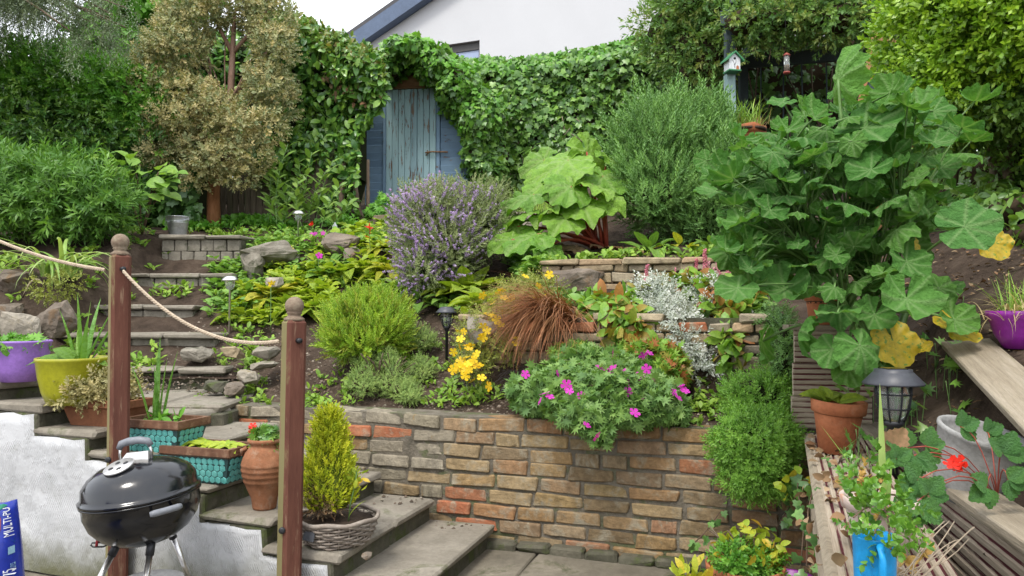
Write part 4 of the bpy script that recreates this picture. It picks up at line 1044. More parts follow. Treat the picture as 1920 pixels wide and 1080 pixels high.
def trough(name, label, c, lw, lb, h, mt, rimm, rim_h, hexes=False, flare=.03):
    t = thing(name, label, 'planter', c); mb = MB(); mb.M = Matrix.Translation(c) @ urot.to_4x4()
    a, b = lw / 2, lb / 2; a0, b0 = a - flare, b - flare * .8
    def ring(a, b, z): return [(-a, -b, z), (a, -b, z), (a, b, z), (-a, b, z)]
    hz = h - rim_h; vs = ring(a0, b0, 0) + ring(a, b, hz)
    mb.add(vs, [(3, 2, 1, 0)] + [(i, (i + 1) % 4, 4 + (i + 1) % 4, 4 + i) for i in range(4)])
    body = mb.build('body', mt, t)
    mb = MB(); mb.M = Matrix.Translation(c) @ urot.to_4x4(); o = .012
    vs = ring(a + o, b + o, hz) + ring(a + o, b + o, h) + ring(a - .012, b - .012, h) + ring(a - .016, b - .016, hz - .02)
    mb.add(vs, [(4 * k + i, 4 * k + (i + 1) % 4, 4 * k + 4 + (i + 1) % 4, 4 * k + 4 + i) for k in range(3) for i in range(4)] + [(0, 3, 15, 12), (0, 1, 13, 12), (1, 2, 14, 13), (2, 3, 15, 14)]); mb.build('rim', rimm, t)
    mb = MB(); mb.M = Matrix.Translation(c) @ urot.to_4x4(); mb.add(ring(a - .012, b - .012, hz + rim_h * .3), [(0, 1, 2, 3)]); mb.build('compost', M['soil'], t)
    if hexes:
        r = .0185; me = MB(); me.lathe([(r * .93, 0), (r * .86, .0022), (.001, .003)], n=6, smooth=False); hm = me.mesh('hexagon'); hm.materials.append(M['teal'])
        for sgn_face in ('front', 'end'):
            nrow = 5; half0, half1 = (a0, a) if sgn_face == 'front' else (b0, b)
            for row in range(nrow):
                z = .018 + row * r * 1.5 * 1.02
                if z > hz - .008: break
                f = z / hz; half = half0 + (half1 - half0) * f - .012; stp = r * 1.732 * 1.02
                n = int(half * 2 / stp) + 1; x0_ = -(n - 1) / 2 * stp + (stp / 2 if row % 2 else 0)
                for i in range(n):
                    x = x0_ + i * stp
                    if abs(x) > half: continue
                    off = (b0 + (b - b0) * f) if sgn_face == 'front' else (a0 + (a - a0) * f)
                    if sgn_face == 'front': loc = Vector((x, -off - .0005, z)); nr = Vector((0, -hz, -(b - b0))).normalized(); ax = Vector((1, 0, 0))
                    else: loc = Vector((-off - .0005, x, z)); nr = Vector((-hz, 0, -(a - a0))).normalized(); ax = Vector((0, -1, 0))
                    ay = nr.cross(ax); m3 = Matrix((ay, -ax, nr)).transposed()
                    o_ = bpy.data.objects.new('hexagon', hm); COL.objects.link(o_); o_.parent = body
                    o_.matrix_basis = Matrix.Translation(urot @ loc) @ (urot @ m3).to_4x4()
    return t
tcc = P(200, 790, 3.84); tcc.z = .71
trough('trough_planter', 'terracotta trough with a scruffy small shrub below the olive pot', tcc, .40, .17, .135, M['terra_dark'], M['terra_dark'], .035)
t1c = P(306, 846, 3.68); t1c.z = .61
trough('trough_planter', 'teal hexagon-patterned planter holding tall sword leaves behind the barbecue', t1c, .35, .2, .16, M['teal_dark'], M['rust'], .034, True)
t2c = P(393, 893, 3.60); t2c.z = .49
trough('trough_planter', 'teal hexagon-patterned planter full of young lettuces left of the jar', t2c, .37, .2, .165, M['teal_dark'], M['rust'], .034, True)
jc = P(496, 950, 3.52); jc.z = .372
jar = pot('terracotta_jar', 'bulging ribbed terracotta jar behind the shorter rope post', 'jar', jc, [(.052, 0), (.055, .01), (.06, .05), (.078, .09), (.092, .125), (.096, .128), (.096, .136), (.098, .15), (.103, .153), (.103, .161), (.103, .175), (.107, .178), (.107, .186), (.105, .20), (.108, .203), (.107, .211), (.10, .235), (.088, .262), (.072, .283), (.066, .292), (.066, .30), (.076, .306), (.08, .314), (.079, .322)], M['terra_old'], soil=.03)
mb = MB(); mb.tube([jc + Vector((-.075, -.03, .285)), jc + Vector((-.098, -.035, .275)), jc + Vector((-.1, -.03, .25))], .009, 8); mb.build('handle', M['terra_old'], jar)
# wicker basket
kc = P(633, 1000, 3.42); kc.z = .252
bk_ = thing('wicker_basket', 'low round grey wicker basket with a slate tag on the lowest wide step', 'basket', kc)
def brad(z): return .135 + .045 * (z / .105) ** .7
for i in range(24):
    t = 2 * math.pi * i / 24; mb = MB(); mb.tube([kc + Vector((math.cos(t) * brad(z), math.sin(t) * brad(z), z)) for z in (0, .03, .07, .118)], .004, 5); mb.build('stake', M['wicker'], bk_)
for k in range(9):
    mb = MB(); z = .008 + k * .0115; pts = []
    for i in range(97):
        t = 2 * math.pi * i / 96; rr = brad(z) + .006 * math.cos(12 * t + math.pi * (k % 2)); pts.append(kc + Vector((math.cos(t) * rr, math.sin(t) * rr, z + .003 * math.sin(5 * t + k))))
    mb.tube(pts, .0055, 5, cap=False); mb.build('weave', M['wicker'], bk_)
mb = MB(); mb.tube([kc + Vector((math.cos(t) * .182, math.sin(t) * .182, .112 + .004 * math.sin(7 * t))) for t in [2 * math.pi * i / 48 for i in range(49)]], .010, 7, cap=False); mb.build('rim', M['wicker'], bk_)
mb = MB(); mb.lathe([(.160, .05), (.165, .09), (.08, .10), (.001, .108)], kc, n=24); mb.build('compost', M['soil'], bk_)
mb = MB(); mb.M = Matrix.Translation(kc + Vector((-.085, -.162, .065))) @ Matrix.Rotation(-.5, 4, 'Z') @ Matrix.Rotation(math.pi / 2 - .25, 4, 'X'); mb.prism([(-.03, -.018, 0), (.03, -.018, 0), (.03, .012, 0), (.022, .02, 0), (-.022, .02, 0), (-.03, .012, 0)], (0, 0, 0), (0, 0, .005)); mb.build('tag', M['slate_tag'], bk_)
# terracotta bowl at the wall foot and its neighbours
tb = P(1397, 1075, 3.08); tb.z = 0
def rimmed(r0, r1, h, rim): return [(r0, 0), (r0 + (r1 - r0) * .8, h - rim - .004), (r1 - .006, h - rim), (r1 + .006, h - rim + .004), (r1 + .01, h)]
pot('plant_pot', 'broad terracotta pot of yellowing leaves at the brick wall foot', 'pot', tb, rimmed(.10, .148, .26, .045), M['terra'])
tb2 = P(1300, 1075, 2.9); tb2.z = 0
pot('plant_pot', 'small pot of bright yellow-green leaves at the bottom edge', 'pot', tb2, rimmed(.06, .085, .15, .03), M['terra_dark'])
tb3 = P(1482, 1080, 3.1); tb3.z = 0
pot('plant_pot', 'deep purple pot half hidden beside the broad terracotta one', 'pot', tb3, rimmed(.07, .09, .20, .02), M['purple2'])
# ================================================================== decking bench / planter on the right
def grooved(parent, name, p0, dirv, L, wv, width, nv, thick, ng, mt):
    """board from p0 along dirv; width along wv; grooves on the nv side"""
    dirv = Vector(dirv).normalized(); wv = Vector(wv).normalized(); nv = Vector(nv).normalized(); pts = []; gr = []
    st = width / ng
    for i in range(ng):
        a = i * st
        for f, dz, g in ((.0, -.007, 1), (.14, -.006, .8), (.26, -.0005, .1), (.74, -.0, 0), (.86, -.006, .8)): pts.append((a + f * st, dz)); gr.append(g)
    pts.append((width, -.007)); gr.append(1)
    n = len(pts); vs = []; fs = []; gv = []; sg = 10; uv = []
    for k in range(sg + 1):
        for (wq, dz), g in zip(pts, gr): vs.append(Vector(p0) + dirv * (L * k / sg) + wv * wq + nv * (dz + .0015 * mnoise.noise(Vector((k * .9, wq * 20, 0))))); gv.append(g); uv.append((L * k / sg, wq))
    for k in range(sg):
        for i in range(n - 1): a = k * n + i; fs.append((a, a + 1, a + n + 1, a + n))
    b = len(vs)
    for k in (0, sg):
        for wq in (0, width): vs.append(Vector(p0) + dirv * (L * k / sg) + wv * wq - nv * thick); gv.append(0); uv.append((L * k / sg, wq))
    fs += [(b, b + 1, b + 3, b + 2), tuple(range(n)) + (b + 1, b), tuple(sg * n + i for i in range(n)) + (b + 3, b + 2)]
    fs += [tuple(k * n for k in range(sg + 1)) + (b + 2, b), tuple(k * n + n - 1 for k in range(sg + 1)) + (b + 3, b + 1)]
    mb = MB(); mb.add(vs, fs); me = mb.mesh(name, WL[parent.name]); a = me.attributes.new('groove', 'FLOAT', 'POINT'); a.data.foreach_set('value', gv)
    ul = me.uv_layers.new(name='UVMap')
    for l in me.loops: ul.data[l.index].uv = uv[l.vertex_index]
    return mobj(name, me, mt, parent)
LD = Vector((.343, .939, 0)); LW = Vector((.939, -.343, 0)); L0 = Vector((1.36, 3.47, .73)); UPV = Vector((0, 0, 1))
bench = thing('decking_ledge', 'weathered grooved decking ledge running toward the camera by the brick wall', 'ledge', L0 - LD * 1.2)
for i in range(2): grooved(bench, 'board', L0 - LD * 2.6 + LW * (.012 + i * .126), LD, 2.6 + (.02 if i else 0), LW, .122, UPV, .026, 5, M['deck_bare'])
for i in range(2): grooved(bench, 'side_board', L0 - LD * 2.6 + LW * .010 + Vector((0, 0, -.045 - .15 * (i + 1))), LD, 2.6, UPV, .145, -LW, .022, 6, M['deck_bare'])
mb = MB(); mb.tube([L0 - LD * 2.6 + LW * .010 + Vector((0, 0, -.022)), L0 + LW * .010 + Vector((0, 0, -.022))], .021, 6, smooth=False); mb.build('edge_board', M['plank'], bench)
mb = MB(); mb.prism([L0 - LD * 2.6 + LW * .04, L0 - LD * .02 + LW * .04, L0 - LD * .02 + LW * .24, L0 - LD * 2.6 + LW * .24], (0, 0, -.74), (0, 0, -.035)); mb.build('core', M['riser'], bench)
mb = MB(); mb.prism([L0 - LD * 2.5 + LW * .26, L0 + LW * .26, Vector((1.75, 3.65, .73)), Vector((1.3, 1.1, .73))], (0, 0, -.5), (0, 0, -.3)); o = mb.build('planting_pit', M['soil']); o['kind'] = 'structure'
# grooved end boards, stacked (horizontal grooves)
eb = thing('ridged_screen', 'upright panel of maroon ridged decking behind the terracotta pot', 'screen', Vector((1.46, 3.5, .73)))
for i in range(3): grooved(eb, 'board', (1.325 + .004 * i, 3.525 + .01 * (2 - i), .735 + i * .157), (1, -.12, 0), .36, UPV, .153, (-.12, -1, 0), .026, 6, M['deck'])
mb = MB(); mb.box((1.50, 3.56, 1.215), (.38, .12, .022), rz=-.12); mb.build('top_board', M['plank'], eb)
# second tier wall
tw = thing('decking_wall', 'low planter wall of maroon striped decking capped with a pale plank', 'wall', Vector((1.4, 2.7, .4)))
D2 = Vector((.239, .971, 0)); W2 = Vector((.971, -.239, 0)); A2 = Vector((1.18, 1.76, .735)) - D2 * .9
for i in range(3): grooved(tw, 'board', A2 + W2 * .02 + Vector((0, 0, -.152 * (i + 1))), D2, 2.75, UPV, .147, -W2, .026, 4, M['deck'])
pts = cbox_pts(2.8, .13, .03, .004, .003, R); q2 = Matrix((D2, -W2, UPV)).transposed()
mobj('cap_plank', hull_mesh('cap_plank', pts), M['plank'], tw, M=Matrix.Translation(A2 + D2 * 1.38 + W2 * .065 + Vector((0, 0, .016)) - WL[tw.name]) @ q2.to_4x4())
# loose plank sloping down to the right
pa = P(1772, 645, 2.95); pb_ = P(1985, 872, 1.85); dv = (pb_ - pa); dn = dv.normalized(); wv = Vector((.82, .50, .22)); wv = (wv - dn * wv.dot(dn)).normalized(); nv = dn.cross(wv)
m3 = Matrix((dn, wv, nv)).transposed(); pts = cbox_pts(dv.length, .165, .028, .004, .003, R)
o = mobj('loose_plank', hull_mesh('loose_plank', pts), M['plank'], None, M=Matrix.Translation((pa + pb_) / 2 + wv * .07) @ m3.to_4x4()); tag(o, 'smooth grey loose plank slanting across the soil below the purple bowl', 'plank')
# pots on the right
pc = P(1567, 845, 3.0); pc.z = .732
pot('plant_pot', 'leaning terracotta pot of primrose leaves on the decking ledge', 'pot', pc, rimmed(.065, .096, .205, .05), M['terra'], Mx=Matrix.Rotation(.05, 4, 'Y') @ Matrix.Rotation(.06, 4, 'X'))
pc = P(1549, 612, 3.56); pc.z = 1.228
pot('plant_pot', 'terracotta pot standing on top of the ridged decking panel', 'pot', pc, rimmed(.075, .09, .15, .04), M['terra'])
gp = P(1806, 870, 2.3); gp.z = T(gp.x, 2.3) - .01
pot('plant_pot', 'tilted pale grey pot with compost at the foot of the loose plank', 'pot', gp, [(.088, 0), (.098, .05), (.118, .16), (.126, .20), (.13, .205), (.13, .215)], M['greypot'], Mx=Matrix.Rotation(math.radians(14), 4, 'X') @ Matrix.Rotation(math.radians(10), 4, 'Y'), soil=.06, soilm='soil')
wp = P(1650, 960, 1.76); wp.z = .732
pot('plant_pot', 'limed pinkish pot of small-leaved box shrub behind the blue can', 'pot', wp, rimmed(.055, .078, .13, .03), M['pinkpot'])
pbw = P(1915, 640, 2.75); pbw.z = T(pbw.x, 2.75) + .05
pot('plant_bowl', 'deep purple plastic bowl of dried straw-like grass at the right edge', 'bowl', pbw - Vector((0, 0, .065)), [(.055, 0), (.085, .05), (.10, .10), (.113, .12), (.113, .136)], M['purple2'])
och = P(1393, 255, 6.9); ocz = T(och.x, 6.9)
pt_ = pot('plant_pot', 'square-rimmed orange terracotta pot of grasses beside the bird box post', 'pot', och - Vector((-.05, 0, .10)), [(.13, 0), (.15, .10), (.152, .115), (.168, .12), (.172, .19)], M['terra'], n=4)
mb = MB(); mb.box(och + Vector((.05, 0, -.10 - (och.z - .1 - ocz) / 2)), (.26, .26, och.z - .1 - ocz + .1)); o = mb.build('stone_plinth', M['block'], None, loc=tuple(och + Vector((.05, 0, -.1)))); tag(o, 'grey block plinth under the orange grass pot', 'plinth')
# blue can
bcn = P(1640, 1060, 1.48); bcn.z = .733
cn = thing('metal_jug', 'bright blue metal jug with curved handle on the decking ledge', 'jug', bcn)
mb = MB(); mb.lathe([(.001, 0), (.036, 0), (.037, .01), (.040, .12), (.042, .125), (.039, .125), (.036, .11), (.034, .02), (.001, .018)], bcn, 36); mb.build('body', M['blue_can'], cn)
mb = MB(); s_ = Vector((-.25, -.97, 0))
pts = [bcn + s_ * r + Vector((0, 0, z)) for r, z in ((.040, .108), (.052, .116), (.064, .112), (.07, .095), (.07, .07), (.062, .045), (.05, .03), (.038, .028))]; mb.tube(pts, .007, 10); mb.build('handle', M['blue_can'], cn)

# ================================================================== lanterns
def lantern(label, base, hb, capr, grp=None):
    t = thing('solar_lantern', label, 'lantern', base); k = capr / .1; b = Vector(base); z = hb
    mb = MB(); mb.lathe([(.013 * k, -.05), (.013 * k, z - .005), (.022 * k, z), (.022 * k, z + .015 * k), (.032 * k, z + .02 * k), (.036 * k, z + .035 * k), (.03 * k, z + .037 * k), (.001, z + .037 * k)], b, 18); mb.build('stake', M['black'], t)
    zc = z + .035 * k
    mb = MB(); mb.lathe([(.030 * k, zc), (.042 * k, zc + .03 * k), (.05 * k, zc + .08 * k), (.052 * k, zc + .125 * k)], b, 20); mb.build('globe', M['clear'], t)
    cage = MB()
    for i in range(8):
        a = 2 * math.pi * i / 8; cage.tube([b + Vector((math.cos(a) * r * k, math.sin(a) * r * k, zc + h * k)) for r, h in ((.034, 0), (.05, .04), (.058, .09), (.06, .128))], .0035 * k, 5)
    for r, h in ((.052, .045), (.059, .095)): cage.tube([b + Vector((math.cos(a) * r * k, math.sin(a) * r * k, zc + h * k)) for a in [2 * math.pi * i / 20 for i in range(21)]], .003 * k, 5, cap=False)
    cage.build('cage', M['black'], t)
    zt = zc + .125 * k
    mb = MB(); mb.lathe([(.06 * k, zt), (.10 * k, zt + .003 * k), (.10 * k, zt + .009 * k), (.066 * k, zt + .045 * k), (.062 * k, zt + .048 * k), (.062 * k, zt + .056 * k), (.001, zt + .06 * k)], b, 32); cp = mb.build('cap', M['grey_dark'], t)
    mb = MB(); mb.box(b + Vector((0, 0, zt + .0585 * k)), (.07 * k, .07 * k, .004 * k)); mb.build('solar_cell', M['black_gloss'], cp)
    return t
M['grey_dark'] = plain('dark_grey_plastic', (.045, .048, .058), .42)
lb = P(1695, 830, 2.62); lb.z = T(lb.x, 2.62)
lt_top = P(1675, 690, 2.62).z
lantern('large black caged solar lantern in front of the big-leaved shrub', Vector((P(1676, 800, 2.62).x, 2.62, lb.z)), max(.04, lt_top - lb.z - .22), .1)
b_ = onT(846, 5.05); zc_ = P(832, 575, 5.05).z
lantern('small black solar lantern beside the yellow flowers', Vector((b_.x - .03, 5.05, b_.z)), max(.05, zc_ - b_.z - .16), .073)
def path_light(label, px, py_top, d):
    b = onT(px, d); zt = P(px, py_top, d).z; t = thing('path_light', label, 'lamp', b, 'steel path lights')
    mb = MB(); mb.lathe([(.009, -.1), (.009, zt - b.z - .12), (.012, zt - b.z - .11), (.001, zt - b.z - .11)], b, 12); mb.build('stake', M['steel'], t)
    mb = MB(); z = zt - b.z; mb.lathe([(.022, z - .115), (.03, z - .105), (.042, z - .05), (.04, z - .048)], b, 20); mb.build('lens', M['clear'], t)
    mb = MB(); mb.lathe([(.03, z - .05), (.068, z - .046), (.068, z - .038), (.045, z - .012), (.038, z - .008), (.001, z)], b, 28); mb.build('cap', M['steel'], t)
path_light('steel solar path light beside the block steps', 431, 516, 6.0)
path_light('steel solar path light standing higher near the fence', 558, 394, 7.9)
# bucket
bkt = P(333, 446, 7.52); bkt.z = 2.032
bu = thing('bucket', 'galvanised metal bucket standing on the top step', 'bucket', bkt)
mb = MB(); mb.lathe([(.001, 0), (.078, 0), (.081, .005), (.098, .13), (.101, .133), (.10, .14), (.108, .195), (.114, .197), (.114, .204), (.107, .203), (.076, .01), (.001, .01)], bkt, 32); mb.build('body', M['galv'], bu)
mb = MB(); mb.tube([bkt + Vector((.114 * math.cos(a), .114 * math.sin(a) * -1, .178 - .03 * abs(math.sin(a)))) for a in [math.pi * i / 16 for i in range(17)]], .004, 6); mb.build('handle', M['galv'], bu)
for s_ in (-1, 1): mb = MB(); mb.box(bkt + Vector((s_ * .111, 0, .178)), (.01, .03, .03)); mb.build('lug', M['galv'], bu)
# white plastic bottle near the fence
wb = onT(627, 8.5); wbt = thing('plastic_bottle', 'small white plastic bottle lying near the hedge foot', 'bottle', wb)
mb = MB(); mb.lathe([(.028, 0), (.03, .01), (.03, .08), (.02, .10), (.01, .11), (.01, .125), (.001, .126)], wb, 14); mb.build('body', M['white_paint'], wbt)
# ================================================================== plants
def LP(px, py, d, rx, rz, ry=None):
    c = P(px, py, d); a = S(rx, d); b = S(rz, d); return (c.x, c.y, c.z, a, ry if ry is not None else (a + b) / 2, b)
GAIN = {'tan': 1.3, 'tan_g': 1.4, 'conif': 1.2, 'privet': 1.12, 'privet_d': 1.3, 'rosem': 1.25, 'euph': .92, 'jasmine': 1.2, 'ivy': 1.15, 'thyme': 1.2, 'cedar': 1.5, 'mallow': 1.22, 'laurel': 1.35, 'ivy_d': 1.5, 'lav_f': 1.4, 'lav_l': 1.2, 'geran': 1.05, 'bright': 1.15, 'persic': 1.1, 'rhub': .95, 'hosta': 1.1, 'hosta_y': 1.1}
def LM(name, *c, **kw):
    g = GAIN.get(name, 1.0); fr_ = (1.24, 1.06, .92) if name not in ('silver', 'tan', 'tan_g') and all(q[1] > q[0] and q[1] > q[2] * 1.3 for q in c[:2]) else (1, 1, 1); c = [tuple(min(.85, v * g * k) for v, k in zip(q, fr_)) for q in c]; n = len(c); M[name] = leafmat(name, [(i / max(1, n - 1), x) for i, x in enumerate(c)], **kw); return M[name]
core_g = plain('shade_filler_green', (.030, .034, .016), .95, .05); core_b = plain('shade_filler_brown', (.055, .04, .026), .95, .05)  # dark filler colours, standing in for the shade inside hedges and bushes
LM('ivy', (.035, .105, .028), (.055, .15, .035), (.10, .24, .04), (.075, .19, .05), (.14, .30, .05), (.04, .12, .035), rough=.38, spec=.5, trans=.2)
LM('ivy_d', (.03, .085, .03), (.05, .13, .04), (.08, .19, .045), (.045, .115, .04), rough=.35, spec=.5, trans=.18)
LM('laurel', (.03, .10, .025), (.05, .145, .03), (.08, .19, .035), (.12, .25, .04), (.04, .12, .03), rough=.32, spec=.55, trans=.18)
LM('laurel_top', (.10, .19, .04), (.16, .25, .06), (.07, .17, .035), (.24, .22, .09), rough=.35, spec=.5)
LM('tan', (.27, .24, .115), (.35, .305, .15), (.22, .21, .10), (.41, .34, .165), (.18, .185, .085), rough=.6, trans=.2)
LM('tan_g', (.17, .20, .105), (.22, .235, .12), (.27, .265, .135), (.13, .165, .085), rough=.6, trans=.2)
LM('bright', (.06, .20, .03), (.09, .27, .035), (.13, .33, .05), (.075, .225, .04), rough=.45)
LM('jasmine', (.06, .15, .05), (.09, .20, .06), (.13, .25, .07), (.18, .24, .085), rough=.45)
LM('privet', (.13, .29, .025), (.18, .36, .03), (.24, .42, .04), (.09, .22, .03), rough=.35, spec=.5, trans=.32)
LM('privet_d', (.05, .13, .03), (.08, .18, .035), (.11, .22, .04), rough=.38, spec=.5)  # darker privet copy: shade under the hedge is put into its colour
LM('cedar', (.075, .12, .085), (.10, .155, .11), (.14, .19, .14), (.06, .095, .07), rough=.6, trans=.1)
LM('euph', (.07, .20, .04), (.10, .26, .05), (.14, .32, .06), (.06, .17, .04), rough=.45)
LM('hydr', (.11, .26, .05), (.15, .32, .06), (.19, .36, .07), rough=.45)
LM('rosem', (.065, .165, .05), (.095, .22, .065), (.13, .28, .08), (.08, .19, .07), rough=.5, trans=.15)
LM('lav_l', (.14, .20, .10), (.18, .25, .12), (.12, .175, .085), rough=.6, trans=.12)
LM('lav_f', (.29, .20, .39), (.35, .26, .46), (.25, .16, .34), (.41, .33, .50), rough=.7, trans=.2)
LM('rhub', (.11, .29, .03), (.15, .36, .04), (.19, .40, .05), (.09, .25, .03), rough=.42, spec=.45, vein=(.30, .42, .14), trans=.3)
LM('hosta', (.22, .36, .03), (.28, .42, .035), (.34, .46, .05), (.17, .31, .03), rough=.42, spec=.4, vein=(.16, .27, .03), trans=.3)
LM('hosta_y', (.36, .42, .035), (.42, .47, .05), (.28, .38, .03), (.45, .45, .07), rough=.42, spec=.4, vein=(.22, .30, .03), trans=.3)
LM('hosta_g', (.10, .25, .04), (.14, .31, .045), (.18, .36, .05), rough=.42, vein=(.20, .36, .10))
LM('heath', (.14, .29, .025), (.19, .36, .03), (.25, .42, .04), (.23, .27, .04), rough=.5, trans=.2)
LM('thyme', (.13, .23, .075), (.17, .29, .09), (.22, .34, .11), (.10, .18, .06), rough=.6, trans=.15)
LM('geran', (.085, .20, .065), (.115, .25, .075), (.16, .31, .09), (.07, .165, .055), rough=.5)
LM('magenta', (.52, .02, .40), (.60, .04, .48), (.48, .015, .34), rough=.6, trans=.25)
LM('yellow', (.70, .47, .01), (.75, .54, .02), (.66, .40, .01), rough=.6, trans=.25)
LM('sjw', (.20, .27, .07), (.26, .33, .09), (.16, .23, .06), rough=.55)
LM('sedge', (.21, .075, .028), (.29, .115, .045), (.35, .17, .08), (.24, .09, .036), rough=.55, trans=.15)
LM('mondo', (.022, .018, .022), (.035, .03, .035), (.05, .05, .05), rough=.4, trans=.05)
LM('silver', (.42, .45, .42), (.52, .55, .52), (.60, .62, .60), (.34, .38, .34), rough=.8, trans=.15)
LM('persic', (.10, .25, .04), (.14, .31, .05), (.19, .36, .06), (.26, .10, .04), (.12, .28, .04), rough=.42)
LM('pinkspk', (.55, .16, .26), (.62, .26, .34), (.45, .05, .12), (.66, .36, .42), rough=.7)
LM('cushion', (.13, .32, .055), (.17, .39, .07), (.21, .44, .085), (.11, .27, .05), rough=.45, trans=.3)
LM('weed', (.13, .28, .04), (.17, .34, .05), (.22, .38, .06), (.10, .23, .04), rough=.5)
LM('mallow', (.05, .165, .035), (.065, .195, .045), (.085, .225, .05), (.055, .175, .05), rough=.68, spec=.2, vein=(.26, .40, .16), trans=.3)
LM('mallow_y', (.40, .30, .02), (.46, .33, .02), rough=.5, patch=((.14, .24, .03), 9, .55))
LM('grass', (.14, .30, .05), (.19, .36, .06), (.25, .40, .08), rough=.5)
LM('strap', (.10, .26, .05), (.14, .32, .06), (.19, .37, .08), rough=.4, vein=(.17, .36, .09))
LM('strap_w', (.16, .32, .08), (.22, .38, .12), (.30, .44, .18), rough=.4)
LM('straw', (.42, .34, .18), (.52, .42, .22), (.33, .26, .12), rough=.6)
LM('conif', (.24, .34, .015), (.31, .40, .02), (.38, .45, .03), (.17, .26, .015), rough=.55, trans=.18)
LM('box', (.07, .20, .03), (.10, .26, .035), (.15, .33, .045), rough=.3, spec=.55)
LM('boxdry', (.50, .32, .10), (.58, .40, .16), (.44, .26, .07), rough=.6)
LM('straw_l', (.06, .20, .055), (.08, .24, .065), (.10, .28, .075), rough=.45, vein=(.14, .30, .12))
LM('yelleaf', (.32, .38, .03), (.20, .36, .04), (.44, .42, .05), (.26, .40, .04), (.50, .34, .05), rough=.45)
LM('lettuce', (.30, .44, .05), (.36, .50, .06), (.24, .40, .045), rough=.4, trans=.35)
LM('redleaf', (.30, .05, .03), (.36, .12, .05), (.24, .07, .04), rough=.5)
LM('poppy', (.70, .03, .012), (.62, .02, .01), rough=.5, trans=.3)
LM('shoot', (.12, .25, .06), (.16, .31, .08), (.20, .34, .10), rough=.42)
LM('redbud', (.34, .05, .03), (.42, .09, .05), (.28, .10, .05), rough=.5)
M['stem_g'] = plain('green_stem', (.12, .22, .06), .5); M['stem_r'] = plain('red_stalk', (.30, .055, .035), .45); M['stem_b'] = plain('brown_twig', (.13, .085, .055), .85)
M['twig_grey'] = plain('pale_dry_twig', (.30, .24, .17), .85)

SP_FINE = t_sprig(9, .42, .26, spread=65, seed=2)
SP_PRIV = t_sprig(9, .38, .26, spread=62, seed=3)
SP_NEED = t_sprig(20, .26, .42, spread=55, opp=False, seed=4, tmpl=T_NEED)
SP_THYM = t_sprig(14, .26, .22, spread=70, opp=False, seed=5)
SP_WHORL = t_sprig(12, .55, .12, spread=75, opp=False, t0=.25, seed=6)
SP_JASM = t_sprig(9, .42, .2, spread=58, seed=8)
SP_CUSH = t_sprig(11, .42, .17, spread=72, opp=False, seed=9)
SP_CONI = t_sprig(12, .34, .2, spread=42, opp=True, t0=.05, seed=10)
SP_CEDAR = t_sprig(16, .24, .34, spread=65, opp=False, t0=.0, seed=12, tmpl=T_NEED)

def stems(parent, name, lines, mt, n=5):
    mb = MB()
    for pts, r in lines: mb.tube(pts, r, n)
    return mb.build(name, mt, parent, kind='stuff' if len(lines) > 1 else None)
def bez(a, b, lift=0., side=None, n=5):
    a = Vector(a); b = Vector(b); out = []
    for i in range(n + 1):
        t = i / n; p = a.lerp(b, t); p.z += lift * 4 * t * (1 - t)
        if side is not None: p += side * (4 * t * (1 - t))
        out.append(p)
    return out

# ---- ivy covered back wall
def wall_leaves(parent, name, pxs, ytop, ybot, dfun, n, size, mt, tmpl=T_IVY, n_obj=300, dn=.14, obj_name='leaf', droop=.9, ys=None):
    px = NR.uniform(pxs[0], pxs[1], n); f = NR.random(n); yt = np.array([lerp_tab(ytop, x) for x in px]); yb = np.array([lerp_tab(ybot, x) for x in px])
    yt = yt + 7 * np.array([mnoise.noise(Vector((x * .03, 0, 3))) for x in px]) + 5 * np.array([mnoise.noise(Vector((x * .11, 0, 7))) for x in px])
    py = yt + (yb - yt) * f; d = np.array([dfun(x) for x in px])
    bul = np.array([mnoise.noise(Vector((x * .012, y * .012, 1.3))) + .5 * mnoise.noise(Vector((x * .04, y * .04, 5))) for x, y in zip(px, py)])
    d = d - dn * bul - NR.random(n) * dn * .8 + .25 * np.clip(1 - (py - yt) / 25, 0, 1)
    pos = np.array([tuple(P(a, b, c)) for a, b, c in zip(px, py, d)])
    N = NR.normal(size=(n, 3)) * .45 + np.array([-.25, -1, .45]); D = NR.normal(size=(n, 3)) * .5 + np.array([0, -.2, -droop])
    return scatter(parent, name, tmpl, pos, D, N, size * NR.uniform(.5, 1.45, n), mt, n_obj, obj_name)
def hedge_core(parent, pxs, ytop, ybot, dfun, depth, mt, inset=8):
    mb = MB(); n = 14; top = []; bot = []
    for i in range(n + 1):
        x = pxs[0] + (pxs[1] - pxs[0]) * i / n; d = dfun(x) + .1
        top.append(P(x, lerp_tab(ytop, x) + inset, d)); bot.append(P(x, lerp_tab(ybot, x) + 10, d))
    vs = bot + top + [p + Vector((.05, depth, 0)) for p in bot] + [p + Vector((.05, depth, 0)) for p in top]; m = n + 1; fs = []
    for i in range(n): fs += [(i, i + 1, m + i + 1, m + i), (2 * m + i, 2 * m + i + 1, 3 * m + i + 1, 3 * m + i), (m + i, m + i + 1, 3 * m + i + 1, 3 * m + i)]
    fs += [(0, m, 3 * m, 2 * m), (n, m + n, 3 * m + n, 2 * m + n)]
    mb.add(vs, fs); return mb.build('inner_twigs', mt, parent, kind='stuff')  # added solid slab, coloured dark in place of shade deep in the hedge
iv = thing('ivy_hedge', 'dense glossy ivy covering the wall below the white house', 'ivy', onT(1100, 10.4))
ivd = lambda x: 10.95 - .0011 * (x - 860)
yt_ = [(820, 118), (870, 104), (960, 106), (1060, 96), (1130, 82), (1200, 62), (1260, 52), (1340, 60), (1400, 90)]; yb_ = [(820, 350), (1000, 352), (1200, 330), (1400, 300)]
